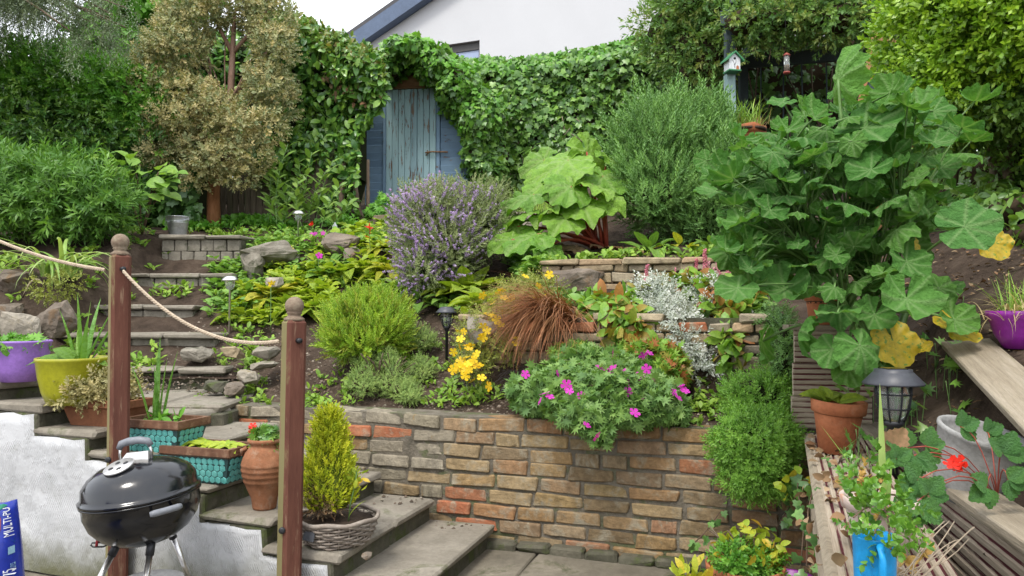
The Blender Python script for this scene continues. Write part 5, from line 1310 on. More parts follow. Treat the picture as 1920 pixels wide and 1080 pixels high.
wall_leaves(iv, 'ivy_leaves', (830, 1390), yt_, yb_, ivd, 8500, .082, M['ivy'], n_obj=300, dn=.22); hedge_core(iv, (830, 1390), yt_, yb_, ivd, .5, core_b)
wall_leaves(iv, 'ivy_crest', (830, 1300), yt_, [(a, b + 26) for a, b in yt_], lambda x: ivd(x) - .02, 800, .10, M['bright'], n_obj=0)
# bare twigs low in the ivy
stems(iv, 'twigs', [(bez(P(x, y, ivd(x) - .14), P(x + R.uniform(-30, 30), y - R.uniform(15, 45), ivd(x) - .16), 0, Vector((R.uniform(-.05, .05), 0, 0))), .006) for x, y in [(R.uniform(870, 1290), R.uniform(250, 335)) for _ in range(60)]], M['twig_grey'], 4)

# ---- ivy mound over the shed
si = thing('ivy_mound', 'ivy tumbling over the roof and right side of the blue shed', 'ivy', onT(880, 10.2))
lm = [LP(770, 106, 10.4, 54, 26, .6), LP(732, 124, 10.3, 24, 28, .4), LP(820, 130, 10.4, 42, 36, .6), LP(862, 172, 10.3, 42, 50, .6), LP(902, 222, 10.2, 44, 56, .5), LP(898, 280, 10.3, 34, 62, .4), LP(884, 215, 10.3, 28, 60, .35), LP(915, 320, 10.3, 36, 40, .4), LP(930, 240, 10.5, 28, 46, .4), LP(935, 290, 10.5, 24, 50, .4)]
bush(si, 'ivy_leaves', lm, 4200, T_IVY, .082, M['ivy'], mode='leaf', n_obj=200, core=core_b, cs=.80, rnd=.4, droop=.9, rough=.2)
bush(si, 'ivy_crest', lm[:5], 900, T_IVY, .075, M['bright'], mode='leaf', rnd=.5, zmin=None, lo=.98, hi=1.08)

# ---- laurel hedge left of shed
lh = thing('laurel_hedge', 'tall dark glossy laurel hedge left of the blue shed', 'hedge', onT(610, 9.6))
ylt = [(480, 10), (520, 20), (560, 28), (600, 45), (640, 62), (690, 84), (725, 108)]; ylb = [(480, 370), (560, 380), (640, 395), (664, 392), (672, 270), (680, 232), (700, 220), (725, 170)]
lhd = lambda x: 9.75 - .0003 * (x - 480)
wall_leaves(lh, 'leaves', (470, 720), ylt, ylb, lhd, 4300, .115, M['laurel'], T_OVAL, n_obj=300, dn=.3, droop=.3); hedge_core(lh, (470, 668), ylt, [(a, min(b, 372)) for a, b in ylb], lhd, .45, core_g)
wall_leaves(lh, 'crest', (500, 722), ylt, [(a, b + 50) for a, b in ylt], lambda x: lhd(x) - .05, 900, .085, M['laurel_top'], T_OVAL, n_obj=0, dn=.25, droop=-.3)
wall_leaves(lh, 'dead_leaves', (600, 720), [(600, 90), (720, 115)], [(600, 190), (720, 200)], lambda x: lhd(x) - .12, 110, .07, M['litter'], T_OVAL, n_obj=0, dn=.15)
stems(lh, 'trunk', [([P(628, 440, 9.4), P(640, 375, 9.4), P(645, 300, 9.5)], [.045, .035, .03]), ([P(690, 440, 9.5), P(672, 390, 9.5), P(662, 320, 9.6)], [.04, .03, .03]), ([P(700, 430, 9.6), P(690, 385, 9.6), P(690, 300, 9.7)], [.03, .025, .02])], M['bark'], 8)

# ---- tan leaved tree
tt = thing('tan_leaved_tree', 'small multi-stemmed tree with tan olive leaves and cinnamon trunk', 'tree', onT(398, 8.9))
tb_ = onT(400, 8.9)
fork = P(402, 320, 8.9)
lines = [([tb_ - Vector((0, 0, .05)), P(400, 380, 8.9), fork], [.085, .075, .065]),
         ([fork, P(420, 260, 8.9), P(432, 190, 8.95), P(436, 100, 9.0), P(440, 20, 9.0)], [.06, .05, .045, .035, .02]),
         ([P(432, 190, 8.95), P(470, 140, 8.9), P(505, 90, 8.9)], [.035, .025, .012]), ([fork, P(380, 265, 8.8), P(355, 190, 8.75), P(345, 110, 8.7)], [.05, .04, .03, .015]),
         ([P(380, 265, 8.8), P(330, 230, 8.7), P(290, 200, 8.7)], [.035, .025, .012]), ([P(420, 260, 8.9), P(398, 180, 9.0), P(392, 110, 9.05)], [.03, .025, .012]),
         ([fork, P(450, 280, 8.7), P(470, 250, 8.6)], [.035, .02, .01]), ([P(436, 100, 9), P(410, 50, 9), P(390, 10, 9)], [.03, .02, .012]), ([P(436, 100, 9), P(470, 60, 9), P(500, 20, 9)], [.03, .02, .012])]
stems(tt, 'trunk', lines[:1], M['bark_red'], 12); stems(tt, 'limbs', lines[1:], M['bark_pink'], 8)
lm_t = [LP(360, 30, 8.9, 50, 40, .35), LP(440, 10, 9.0, 60, 42, .4), LP(500, 35, 9, 45, 45, .35), LP(520, 100, 8.9, 34, 50, .35), LP(335, 95, 8.7, 50, 40, .35), LP(300, 120, 8.7, 34, 30, .3), LP(505, 165, 8.8, 40, 40, .3), LP(335, 60, 8.8, 40, 30, .3), LP(525, 200, 8.9, 24, 36, .22)]
lm_b = [LP(300, 165, 8.7, 50, 28, .3), LP(355, 175, 8.55, 50, 30, .3), LP(270, 180, 8.7, 30, 22, .25), LP(400, 205, 8.55, 60, 32, .3), LP(340, 225, 8.45, 50, 24, .3), LP(440, 240, 8.5, 50, 30, .3), LP(470, 290, 8.5, 36, 34, .25), LP(410, 300, 8.45, 45, 34, .3), LP(300, 290, 8.5, 32, 16, .22), LP(370, 330, 8.5, 26, 22, .2), LP(450, 330, 8.5, 36, 18, .2), LP(360, 275, 8.5, 30, 24, .2), LP(500, 240, 8.6, 34, 36, .25), LP(250, 165, 8.8, 26, 20, .2), LP(300, 250, 8.6, 36, 20, .25)]
lm_t = [(a, b, c, d * 1.0, e, f * .86) for a, b, c, d, e, f in lm_t]; lm_b = [(a, b, c, d * .95, e, f * .78) for a, b, c, d, e, f in lm_b]
stems(tt, 'twigs', [(bez(P(425, 200, 8.9) if l[2] > P(0, 150, 8.9).z else fork, Vector(l[:3]) + Vector((R.uniform(-.1, .1), R.uniform(-.1, .1), R.uniform(0, .15))), .05, Vector((R.uniform(-.08, .08), 0, 0))), [.010, .009, .008, .007, .005, .003]) for l in lm_t + lm_b], M['bark_pink'], 5)
bush(tt, 'crown', lm_t, 3200, SP_FINE, .115, M['tan_g'], rnd=.6, up=.2, lo=.6, hi=1.08, front=.9, rough=.4); bush(tt, 'pale_shoots', lm_t, 1300, SP_FINE, .10, M['tan'], rnd=.6, up=.3, lo=.9, hi=1.1, front=.5, rough=.4); bush(tt, 'olive_shoots', lm_b, 1100, SP_FINE, .10, M['tan_g'], rnd=.6, up=.3, lo=.6, hi=1.1, front=.5, rough=.5)
bush(tt, 'lower_foliage', lm_b, 2700, SP_FINE, .11, M['tan'], rnd=.6, up=.2, lo=.6, hi=1.08, front=.9, rough=.4)

# ---- left background: tree, ivy hedge, cedar
lt = thing('sycamore_tree', 'leafy bright green tree rising behind the left hedge', 'tree', onT(250, 11))
bush(lt, 'crown', [LP(240, 60, 11, 70, 60, .8), LP(300, 20, 11, 60, 50, .8), LP(215, 110, 11, 60, 40, .7), LP(330, -20, 11.2, 70, 60, .8), LP(150, 140, 10.8, 60, 40, .6), LP(280, 110, 11, 60, 50, .7)], 2600, T_BROAD, .17, M['bright'], mode='leaf', n_obj=120, core=core_g, cs=.6, rnd=.5, rough=.35, hi=1.12)
stems(lt, 'trunk', [([onT(250, 11.2), P(255, 200, 11.2), P(250, 60, 11.2)], [.14, .11, .06])], M['bark'], 10)
il = thing('ivy_hedge', 'dark ivy and jasmine hedge on the far left behind the shrub', 'hedge', onT(130, 8.6))
yA = [(-120, 105), (0, 100), (60, 110), (120, 118), (180, 130), (240, 150), (300, 190), (360, 240)]; yB = [(-120, 420), (360, 420)]
ild = lambda x: 8.9 + .0006 * x
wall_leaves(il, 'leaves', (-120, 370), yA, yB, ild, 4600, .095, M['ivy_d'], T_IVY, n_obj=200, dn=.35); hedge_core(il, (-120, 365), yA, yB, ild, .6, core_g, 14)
p_ = lumps_pts([LP(x, lerp_tab(yA, x) + 30, 8.75, 46, 40, .35) for x in range(-100, 320, 45)], 1500)
scatter(il, 'jasmine_sprays', SP_JASM, p_[0], p_[1] + np.array([0, -.2, .5]) + NR.normal(size=p_[0].shape) * .5, NR.normal(size=p_[0].shape), .2 * NR.uniform(.7, 1.3, len(p_[0])), M['bright'], 0)
p_ = lumps_pts([LP(x, y, 8.6, 40, 34, .3) for x in (0, 60, 120, 180, 240, 300) for y in (170, 225, 280)], 900)
scatter(il, 'leaf_sprays', SP_JASM, p_[0], p_[1] + NR.normal(size=p_[0].shape) * .5, NR.normal(size=p_[0].shape), .16 * NR.uniform(.7, 1.3, len(p_[0])), M['laurel'], 0)
ce = thing('weeping_cedar', 'grey-green weeping conifer hanging in at the top left corner', 'tree', (-7.4, 8.2, 1.9))
lines = [([(-7.4, 8.2, 1.6), (-7.4, 8.2, 6.5)], [.18, .1])]; pos = []; Dd = []
for i in range(46):
    a = P(-260 + R.uniform(-60, 0), -60 + R.uniform(-60, 40), R.uniform(7.2, 9.0)); b = P(R.uniform(-40, 245), R.uniform(-70, 60), R.uniform(7.0, 8.8)); pts = bez(a, b, .2, None, 8); lines.append((pts, [.03 - .0028 * k for k in range(9)]))
    for k in range(3, 9):
        for q in range(3):
            p0 = pts[k] + Vector((R.uniform(-.1, .1), R.uniform(-.1, .1), 0)); L = R.uniform(.15, .42)
            for s_ in range(int(L / .035)): pos.append(tuple(p0 + Vector((R.uniform(-.02, .02) + .1 * s_ * .03, R.uniform(-.02, .02), -s_ * .035)))); Dd.append((R.uniform(-.6, .6), R.uniform(-.6, .6), -.8))
stems(ce, 'limbs', lines, M['bark'], 6); pos = np.array(pos); scatter(ce, 'needles', SP_CEDAR, pos, np.array(Dd), NR.normal(size=pos.shape), .17 * NR.uniform(.7, 1.3, len(pos)), M['cedar'], 0)

bh_ = thing('evergreen_shrub', 'dark evergreen filling the gap behind the tan-leaved tree', 'shrub', onT(430, 11.4))
bush(bh_, 'leaves', [LP(400, 120, 11.4, 80, 60, .6), LP(470, 130, 11.4, 60, 70, .6), LP(360, 190, 11.4, 70, 60, .6), LP(440, 230, 11.2, 90, 70, .6), LP(390, 290, 11.0, 80, 50, .5)], 2300, T_OVAL, .13, M['laurel'], mode='leaf', core=core_g, cs=.78, rnd=.5)
bwl = thing('boundary_wall', 'grey block wall glimpsed behind the fence and hedge', 'wall', (-2.8, 12.2, 2.9))
mb = MB(); mb.prism([P(250, 430, 12.2), P(735, 430, 12.2), P(735, 345, 12.2), P(250, 345, 12.2)], (0, 0, 0), (0, .2, 0)); mb.build('core', M['riser'], bwl)
mb = MB(); mb.prism([P(250, 346, 12.17), P(735, 346, 12.17), P(735, 338, 12.17), P(250, 338, 12.17)], (0, 0, 0), (0, .26, 0)); mb.build('coping', M['block'], bwl)
# ---- left shrubs
eu = thing('narrow_leaved_shrub', 'bright green shrub with whorls of narrow leaves at the left', 'shrub', onT(120, 6.8))
lm = [LP(60, 365, 7.1, 85, 52, .4), LP(140, 365, 7.1, 70, 50, .4), LP(200, 380, 7.0, 46, 40, .3), LP(20, 335, 7.3, 50, 32, .3), LP(100, 338, 7.3, 34, 26, .25), LP(150, 398, 7.0, 70, 30, .3), LP(30, 400, 7.0, 70, 34, .3)]
bush(eu, 'leaf_whorls', lm, 1450, SP_WHORL, .165, M['euph'], rnd=.7, up=.5, core=core_g, cs=.55, rough=.6, hi=1.25, lo=.5)
hy = thing('hydrangea', 'hydrangea with broad fresh green leaves between shrub and tree', 'shrub', onT(265, 7.5))
p_ = []
for (x, y) in ((215, 295), (238, 300), (200, 305), (225, 315), (250, 318), (280, 330), (300, 335), (318, 345), (290, 350), (270, 342), (310, 362), (285, 368), (260, 330), (240, 330), (205, 325), (322, 332), (300, 318), (275, 360)):
    for _ in range(2): p_.append((x + R.uniform(-9, 9), y + R.uniform(-8, 8)))
pos = np.array([tuple(P(x, y, 7.3 + R.uniform(-.15, .15))) for x, y in p_]); cen = np.array(P(262, 335, 7.4)); D = pos - cen + NR.normal(size=pos.shape) * .12; D[:, 2] *= .4; D[:, 1] -= .08
scatter(hy, 'leaf', T_BROAD, pos, D, NR.normal(size=pos.shape) * .3 + np.array([0, -.45, 1]), .19 * NR.uniform(.8, 1.2, len(pos)), M['hydr'], n_obj=len(pos))
stems(hy, 'stems', [(bez(onT(265, 7.5), P(x, y + 4, 7.35), .1), .007) for x, y in p_[::4]], M['stem_b'])
# strap-leaved clump on the bank
st = thing('strap_leaved_clump', 'arching pale green strap-leaved clump left of the taller post', 'plant', onT(110, 6.05))
b0 = onT(115, 6.05, .06); bl_ = []
for i in range(46):
    az = R.uniform(0, 2 * math.pi); bl_.append((b0 + Vector((R.uniform(-.12, .12), R.uniform(-.08, .08), .02)), az, R.uniform(.8, 1.35), R.uniform(.42, .72), R.uniform(.026, .04), R.uniform(1.5, 2.6), 9))
blade_parts(st, 'leaf', bl_, M['strap_w'])
fe_ = thing('withered_fern', 'tangled yellow-green creeping plant below the strap leaves', 'plant', onT(100, 5.85))
bush(fe_, 'foliage', [LP(95, 540, 5.75, 34, 22, .12), LP(130, 532, 5.8, 26, 20, .1)], 170, SP_FINE, .06, M['sjw'], rnd=.7, up=-.2)
stems(fe_, 'stalk', [(bez(P(42, 558, 5.75), P(80, 532, 5.8), .08), .008)], M['twig_grey'])

# ---- tall shoots by the fence
ts = thing('tall_leafy_shoots', 'upright willowy shoots with oval leaves in front of the fence', 'plant', onT(560, 8.7))
pos = []; Dd = []; lines = []
for (x0_, x1_, y1_) in ((500, 505, 290), (520, 540, 270), (545, 558, 300), (560, 585, 285), (580, 612, 320), (600, 640, 345), (530, 520, 330), (570, 560, 340), (590, 625, 300), (555, 600, 370), (610, 655, 380), (545, 500, 370)):
    d = R.uniform(8.4, 8.8); pts = bez(onT(x0_, d), P(x1_, y1_, d), 0, Vector((R.uniform(-.08, .08), 0, 0)), 7); lines.append((pts, .004)); n = 17
    for i in range(n):
        t = .25 + .75 * i / n; k = t * 7; j = min(6, int(k)); p = pts[j].lerp(pts[j + 1], k - j); az = i * 2.4; pos.append(tuple(p)); Dd.append((math.cos(az), math.sin(az), .7))
pos = np.array(pos); scatter(ts, 'leaf', T_LANCE, pos, np.array(Dd), np.array([0, -.3, 1.]) + NR.normal(size=pos.shape) * .3, .16 * NR.uniform(.7, 1.25, len(pos)), M['shoot'], n_obj=len(pos), wid=1.3); stems(ts, 'stems', lines, M['stem_g'], 5)

# ---- pergola climber and dark hedge behind
pj = thing('jasmine_climber', 'jasmine heaped over the pergola roof at the top right', 'climber', onT(1330, 8.2))
lm = [LP(1260, 50, 9.4, 60, 40, .6), LP(1310, 20, 9.2, 80, 45, .7), LP(1390, 15, 8.8, 90, 50, .8), LP(1470, 10, 8.4, 90, 46, .9), LP(1550, 0, 8.2, 90, 46, .9), LP(1395, 42, 7.9, 46, 28, .3), LP(1450, 40, 7.8, 50, 30, .3), LP(1510, 38, 7.7, 50, 30, .3), LP(1575, 36, 7.5, 50, 32, .3), LP(1635, 34, 7.4, 40, 40, .3), LP(1630, -5, 8.0, 80, 44, .8), LP(1290, 90, 9.2, 50, 45, .5), LP(1325, 115, 9.0, 40, 50, .4), LP(1250, 90, 9.6, 30, 40, .3), LP(1290, 140, 9.1, 30, 26, .3), LP(1440, -40, 9.4, 160, 60, 1.2), LP(1600, -40, 9.0, 140, 60, 1.4)]
bush(pj, 'leaf_sprays', lm, 6500, SP_JASM, .17, M['jasmine'], rnd=.6, up=-.1, core=core_b, cs=.72, rough=.3, hi=1.12)
hang = []; pos = []; Dd = []
for (x, y0_, y1_, dx) in ((1432, 50, 112, 10), (1446, 60, 100, 25), (1505, 40, 85, 8), (1560, 40, 92, -12), (1618, 40, 85, 12), (1640, 55, 100, 4), (1585, 40, 70, 0), (1380, 90, 130, -15), (1420, 70, 95, -8), (1650, 20, 90, 8)):
    d = 7.9; pts = bez(P(x, y0_, d), P(x + dx, y1_, d - .2), 0, Vector((.04, 0, 0)), 5); hang.append((pts, .005))
    for i in range(14): t = i / 14 * 5; j = min(4, int(t)); pos.append(tuple(pts[j].lerp(pts[j + 1], t - j))); Dd.append((R.uniform(-1, 1), R.uniform(-1, .3), -.4))
pos = np.array(pos); scatter(pj, 'hanging_sprays', SP_JASM, pos, np.array(Dd), NR.normal(size=pos.shape), .13, M['jasmine'], 0); stems(pj, 'trailing_stems', hang, M['stem_b'], 4)
dh = thing('shaded_hedge', 'dark shaded hedge seen under the pergola', 'hedge', onT(1500, 10.4))
yA2 = [(1200, 60), (1800, 60)]; yB2 = [(1200, 330), (1800, 330)]; dhd = lambda x: 10.4 - .001 * (x - 1400)
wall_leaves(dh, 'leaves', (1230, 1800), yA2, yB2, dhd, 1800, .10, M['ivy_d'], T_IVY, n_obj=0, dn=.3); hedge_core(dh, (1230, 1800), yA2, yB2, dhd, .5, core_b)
stems(dh, 'bare_stems', [(bez(P(x, 300 + R.uniform(-40, 20), 9.9), P(x + R.uniform(-60, 60), 140 + R.uniform(-30, 60), 10.0), 0, Vector((R.uniform(-.1, .1), 0, 0))), .010) for x in [R.uniform(1400, 1640) for _ in range(22)]], M['bark'], 5)
stems(dh, 'bare_stems_left', [(bez(P(R.uniform(1240, 1340), R.uniform(150, 210), 9.6), P(R.uniform(1300, 1372), R.uniform(110, 180), 9.0), 0, Vector((0, 0, R.uniform(-.1, .1)))), .008) for _ in range(20)], M['twig_grey'], 4)

# ---- privet mass on the right
pr = thing('privet_hedge', 'large bright lime privet hedge filling the upper right', 'hedge', onT(1900, 5.2))
lm = [LP(1757, 60, 4.9, 76, 80, .5), LP(1748, 150, 4.8, 60, 66, .4), LP(1800, 20, 4.7, 90, 80, .5), LP(1870, 60, 4.5, 90, 90, .5), LP(1800, 130, 4.7, 80, 70, .4), LP(1752, 215, 4.9, 46, 45, .3), LP(1930, 10, 4.4, 90, 90, .5), LP(1735, 0, 5.0, 56, 60, .4), LP(1990, 120, 4.5, 90, 90, .5)]
bush(pr, 'leafy_shoots', lm, 6500, SP_PRIV, .125, M['privet'], rnd=.7, up=.25, core=core_b, cs=.74, rough=.3, hi=1.14)
bush(pr, 'right_hand_shoots', [(3.7, 3.7, 2.8, .75, .7, .9), (4.3, 3.0, 2.7, .8, .8, 1.0), (3.6, 4.4, 3.1, .7, .6, .8), (4.6, 2.1, 2.6, .8, .8, 1.0)], 2600, SP_PRIV, .13, M['privet'], rnd=.7, up=.25, core=core_b, cs=.74, rough=.3, hi=1.12)
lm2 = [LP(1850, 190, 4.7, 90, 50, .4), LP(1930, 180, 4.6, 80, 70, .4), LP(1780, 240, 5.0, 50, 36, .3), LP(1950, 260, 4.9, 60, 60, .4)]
bush(pr, 'shade_tinted_shoots', lm2, 1500, SP_PRIV, .12, M['privet_d'], rnd=.7, up=-.1, core=core_b, cs=.7, rough=.3)  # underside shoots, their shade painted by the darker leaf colour
stems(pr, 'trunk', [([onT(1860, 5.3), P(1870, 330, 5.2), P(1850, 220, 5.0)], [.05, .045, .03]), ([onT(1900, 5.1), P(1890, 320, 5.0), P(1905, 200, 4.8)], [.04, .035, .025]), ([onT(1790, 5.5), P(1795, 300, 5.3), P(1790, 220, 5.1)], [.02, .018, .012]), ([onT(1960, 5.0), P(1950, 250, 4.8), P(1930, 100, 4.7)], [.06, .05, .03])], M['bark'], 8)
scr = [] and [([P(1700 + 12 * i, 60 + R.uniform(-50, 120), 4.4), P(1700 + 12 * i + R.uniform(-40, 50), 40 + R.uniform(-50, 120), 4.25)], .004) for i in range(16)]; 
br_ = thing('ivy_bank', 'dark leafy undergrowth beneath the privet hedge', 'undergrowth', onT(1850, 5.0))
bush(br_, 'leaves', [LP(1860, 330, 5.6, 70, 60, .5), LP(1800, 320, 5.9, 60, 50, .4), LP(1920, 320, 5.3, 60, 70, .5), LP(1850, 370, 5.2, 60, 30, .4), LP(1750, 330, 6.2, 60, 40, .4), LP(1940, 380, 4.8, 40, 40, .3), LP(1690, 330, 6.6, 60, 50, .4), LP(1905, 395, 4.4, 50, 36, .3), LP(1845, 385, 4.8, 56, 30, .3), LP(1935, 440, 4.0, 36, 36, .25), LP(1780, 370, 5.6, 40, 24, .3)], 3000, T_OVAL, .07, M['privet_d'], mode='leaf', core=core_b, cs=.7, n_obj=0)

# ---- lavender
lv = thing('lavender', 'big flowering lavender bush with purple spikes in mid garden', 'lavender', onT(835, 6.35))
LAVL = [LP(815, 440, 6.3, 58, 70, .3), LP(875, 420, 6.5, 56, 56, .3), LP(795, 505, 6.1, 34, 38, .2), LP(850, 470, 6.2, 50, 50, .25), LP(905, 430, 6.5, 40, 44, .25), LP(830, 395, 6.5, 55, 36, .28), LP(925, 400, 6.7, 34, 40, .22), LP(770, 420, 6.4, 26, 50, .2)]
bush(lv, 'foliage', LAVL, 1900, SP_NEED, .14, M['lav_l'], rnd=.5, up=.6, core=core_g, cs=.6, lo=.6, hi=1.2, rough=.4)
fp_, fo_ = lumps_pts(LAVL, 1500, lo=.95, hi=1.42, rough=.35); keep_ = NR.random(len(fp_)) < np.clip(.85 - (fp_[:, 0] + .75) * 1.3, .15, .85); fpos = fp_[keep_]; fD = fo_[keep_] * .8 + np.array([0, 0, .55]) + NR.normal(size=fpos.shape) * .2
stems(lv, 'stems', [(bez(Vector(p) - Vector(o) * .16, p, 0, None, 2), .002) for p, o in zip(fpos, fo_[keep_])], M['stem_g'], 3)
def t_spike(n=26, L=1., r=.2, seed=2, gap=None):
    rg = random.Random(seed); V = []; Fc = []; k = 0
    for i in range(n):
        t = i / n
        if gap and gap[0] < t < gap[1]: continue
        az = i * 2.4; rr = r * (1 - .55 * t); c = Vector((math.cos(az) * rr * .5, t * L, math.sin(az) * rr * .5)); q = r * .62 * rg.uniform(.7, 1.2); d = Vector((math.cos(az), .5, math.sin(az))).normalized(); s_ = d.cross(Vector((0, 1, 0))).normalized(); u = s_.cross(d)
        V += [c + d * q * 1.2, c + s_ * q * .7, c - s_ * q * .7, c + u * q * .7, c - u * q * .7]; Fc += [(k, k + 1, k + 3), (k, k + 3, k + 2), (k, k + 2, k + 4), (k, k + 4, k + 1)]; k += 5
    return np.array([tuple(v) for v in V]), np.array(Fc, int), np.zeros(len(V))
SPIKE = t_spike(22, r=.15, gap=(.55, .7)); scatter(lv, 'flower_spikes', SPIKE, fpos, np.array(fD), NR.normal(size=fpos.shape), .085 * NR.uniform(.7, 1.2, len(fpos)), M['lav_f'], n_obj=300, obj_name='flower_spike')

# ---- rosemary
ro = thing('rosemary', 'large bushy rosemary below the bird box', 'rosemary', onT(1290, 7.0))
lm = [LP(1225, 295, 7.0, 62, 80, .45), LP(1265, 250, 7.1, 44, 56, .35), LP(1335, 235, 7.1, 22, 46, .25), LP(1335, 300, 7.0, 36, 60, .3), LP(1320, 350, 6.9, 66, 70, .4), LP(1240, 365, 6.8, 70, 70, .4), LP(1372, 375, 6.9, 34, 58, .35), LP(1320, 410, 6.7, 70, 45, .35), LP(1200, 320, 7.0, 40, 60, .3)]
bush(ro, 'needle_shoots', lm, 4800, SP_NEED, .14, M['rosem'], rnd=.5, up=.8, core=core_g, cs=.70, rough=.45, hi=1.18); bush(ro, 'leading_shoots', lm, 700, SP_NEED, .22, M['rosem'], rnd=.25, up=1.8, lo=.95, hi=1.25, rough=.45)
stems(ro, 'stems', [(bez(onT(1290, 7.0), P(x, y, 6.95), .05), .014) for x, y in ((1220, 300), (1260, 220), (1340, 200), (1370, 300), (1300, 300))], M['bark'], 6)
# ---- rhubarb
def t_polar(rf, zf, nr=5, ns=44, a0=.18, vdirs=()):
    """leaf blade in polar form around its stalk joint; +Y is the tip"""
    V = [(0, 0, zf(0, 0))]; Vn = [1.]; Fc = []
    for i in range(1, nr + 1):
        for j in range(ns + 1):
            a = -math.pi + a0 + (2 * math.pi - 2 * a0) * j / ns; r = rf(a) * i / nr; V.append((r * math.sin(a), r * math.cos(a), zf(r, a)))
            dv_ = min([abs(a - q) for q in vdirs] or [9]); Vn.append(max(0., 1 - dv_ * max(.25, i / nr) / .085) if vdirs else 0.)
    for j in range(ns): Fc.append((0, 1 + j + 1, 1 + j))
    for i in range(nr - 1):
        for j in range(ns):
            a = 1 + i * (ns + 1) + j; b = a + ns + 1; Fc += [(a, a + 1, b + 1), (a, b + 1, b)]
    return np.array(V), np.array(Fc, int), np.array(Vn)
def mallow_rf(ph, k):
    return lambda a: (.43 + .11 * abs(math.cos(a * 2.5)) ** .55 + .05 * math.cos(a) + .012 * abs(math.cos(a * 12 + ph))) * (1 - .10 * max(0, abs(a) - 2.2))
def mk_mallow(seed, cup, ruf):
    rg = random.Random(seed); p1, p2, p3 = [rg.uniform(0, 6.28) for _ in range(3)]
    zf = lambda r, a: cup * r * r + ruf * (r ** 2.0) * (math.sin(4 * a + p1) * .55 + math.sin(7 * a + p2) * .5 + .45 * math.sin(12 * a + p3)) - .10 * max(0, math.cos(a)) * r * r * (1 if cup > 0 else -.2) + .012 * math.sin(a * 9 + r * 20 + p1) * r * 2
    return t_polar(mallow_rf(p1, seed), zf, 8, 72, .16, (-2.4, -1.24, 0, 1.24, 2.4, -.6, .6))
MALLOW = [mk_mallow(i, c, r) for i, (c, r) in enumerate(((.5, .26), (.9, .36), (-.5, .28), (.15, .16), (1.2, .40), (-.8, .30), (.7, .42)))]
def mk_rhub(seed, ruf):
    rg = random.Random(seed); p1, p2 = rg.uniform(0, 6), rg.uniform(0, 6)
    return t_polar(lambda a: (.62 * (1 - .38 * (abs(a) / math.pi) ** 1.4) + .12 * math.exp(-a * a * 4)) * (1 + .015 * math.cos(13 * a + p1)), lambda r, a: -.35 * r * r + ruf * r ** 2 * (math.sin(7 * a + p1) + .8 * math.sin(13 * a + p2)) * .5 + .10 * r * abs(math.sin(a * 2.5)) + .02 * math.sin(22 * r + a * 3), 6, 56, .2, (-2.2, -1.3, -.6, 0, .6, 1.3, 2.2))
RHUB = [mk_rhub(i, .24 + .08 * i) for i in range(3)]
def place_leaves(parent, name, lib, specs, mt, key):
    """specs: (pos, dir, normal, size)"""
    ms = []
    for i, t in enumerate(lib):
        me = np_mesh(f'{key}_{name}', t[0], t[1], np.zeros(len(t[0])), t[2], smooth=True); me.materials.append(mt); ms.append(me)
    off = WL[parent.name]
    for i, (p, d, n, s) in enumerate(specs):
        y = Vector(d).normalized(); z = Vector(n); z = (z - y * z.dot(y)).normalized(); x = y.cross(z)
        m = Matrix((x, y, z)).transposed().to_4x4(); o = bpy.data.objects.new(name, ms[R.randrange(len(ms))]); COL.objects.link(o); o.parent = parent
        o.matrix_basis = Matrix.Translation(Vector(p) - off) @ m @ Matrix.Scale(s, 4)
rh = thing('rhubarb', 'rhubarb clump with huge crinkled leaves on red stalks', 'rhubarb', onT(1110, 6.6))
rb = onT(1120, 6.7); spec = []; lines = []
for (x, y, d, s, dx, dy, nz) in ((1065, 300, 6.6, .50, -.7, -.2, .8), (1100, 285, 6.8, .46, .2, .1, .9), (1045, 335, 6.5, .46, -1, -.3, .6), (1000, 365, 6.4, .42, -1, -.2, .9), (1070, 350, 6.3, .40, -.5, -.7, .5), (1130, 330, 6.6, .42, .7, -.3, .6), (1005, 440, 6.1, .44, -.9, -.6, .4), (1060, 410, 6.2, .36, -.4, -.8, .8), (1090, 385, 6.3, .38, .2, -.7, .4), (970, 425, 6.3, .34, -1, -.2, .3), (1140, 295, 6.9, .38, .6, .2, .7), (1125, 375, 6.4, .34, .7, -.6, .5), (1035, 390, 6.3, .34, -.7, -.5, .9), (1020, 300, 6.8, .36, -.8, .1, .5), (1075, 320, 6.5, .4, -.2, -.6, .7), (985, 400, 6.3, .30, -.9, -.4, .9), (1030, 460, 6.0, .30, -.5, -.8, .3), (1110, 345, 6.4, .36, .4, -.7, .9), (1030, 320, 6.6, .36, -.6, -.2, .4), (960, 450, 6.1, .30, -.9, -.4, .5)):
    p = P(x, y, d); n = Vector((R.uniform(-.55, .55) + dx * .35, -.45 + R.uniform(-.4, .3), nz + .1 + R.uniform(-.3, .2))); spec.append((p, (dx, dy, -.35), n, s)); lines.append((bez(rb + Vector((R.uniform(-.1, .1), R.uniform(-.1, .1), 0)), p, .06, None, 5), [.016, .015, .014, .012, .01, .008]))
place_leaves(rh, 'leaf', RHUB, spec, M['rhub'], 'rhubarb'); stems(rh, 'stalks', lines, M['stem_r'], 6)
sd = [];
for i in range(9): x = 1015 + i * 22; sd.append((onT(x, 6.35, .02 + R.uniform(0, .06)), (R.uniform(-1, 1), -.5, R.uniform(-.3, .2)), (R.uniform(-.5, .5), -.4, 1), R.uniform(.12, .2)))
place_leaves(rh, 'dead_leaf', RHUB[:1], sd, M['litter'], 'rhubarb_dead')

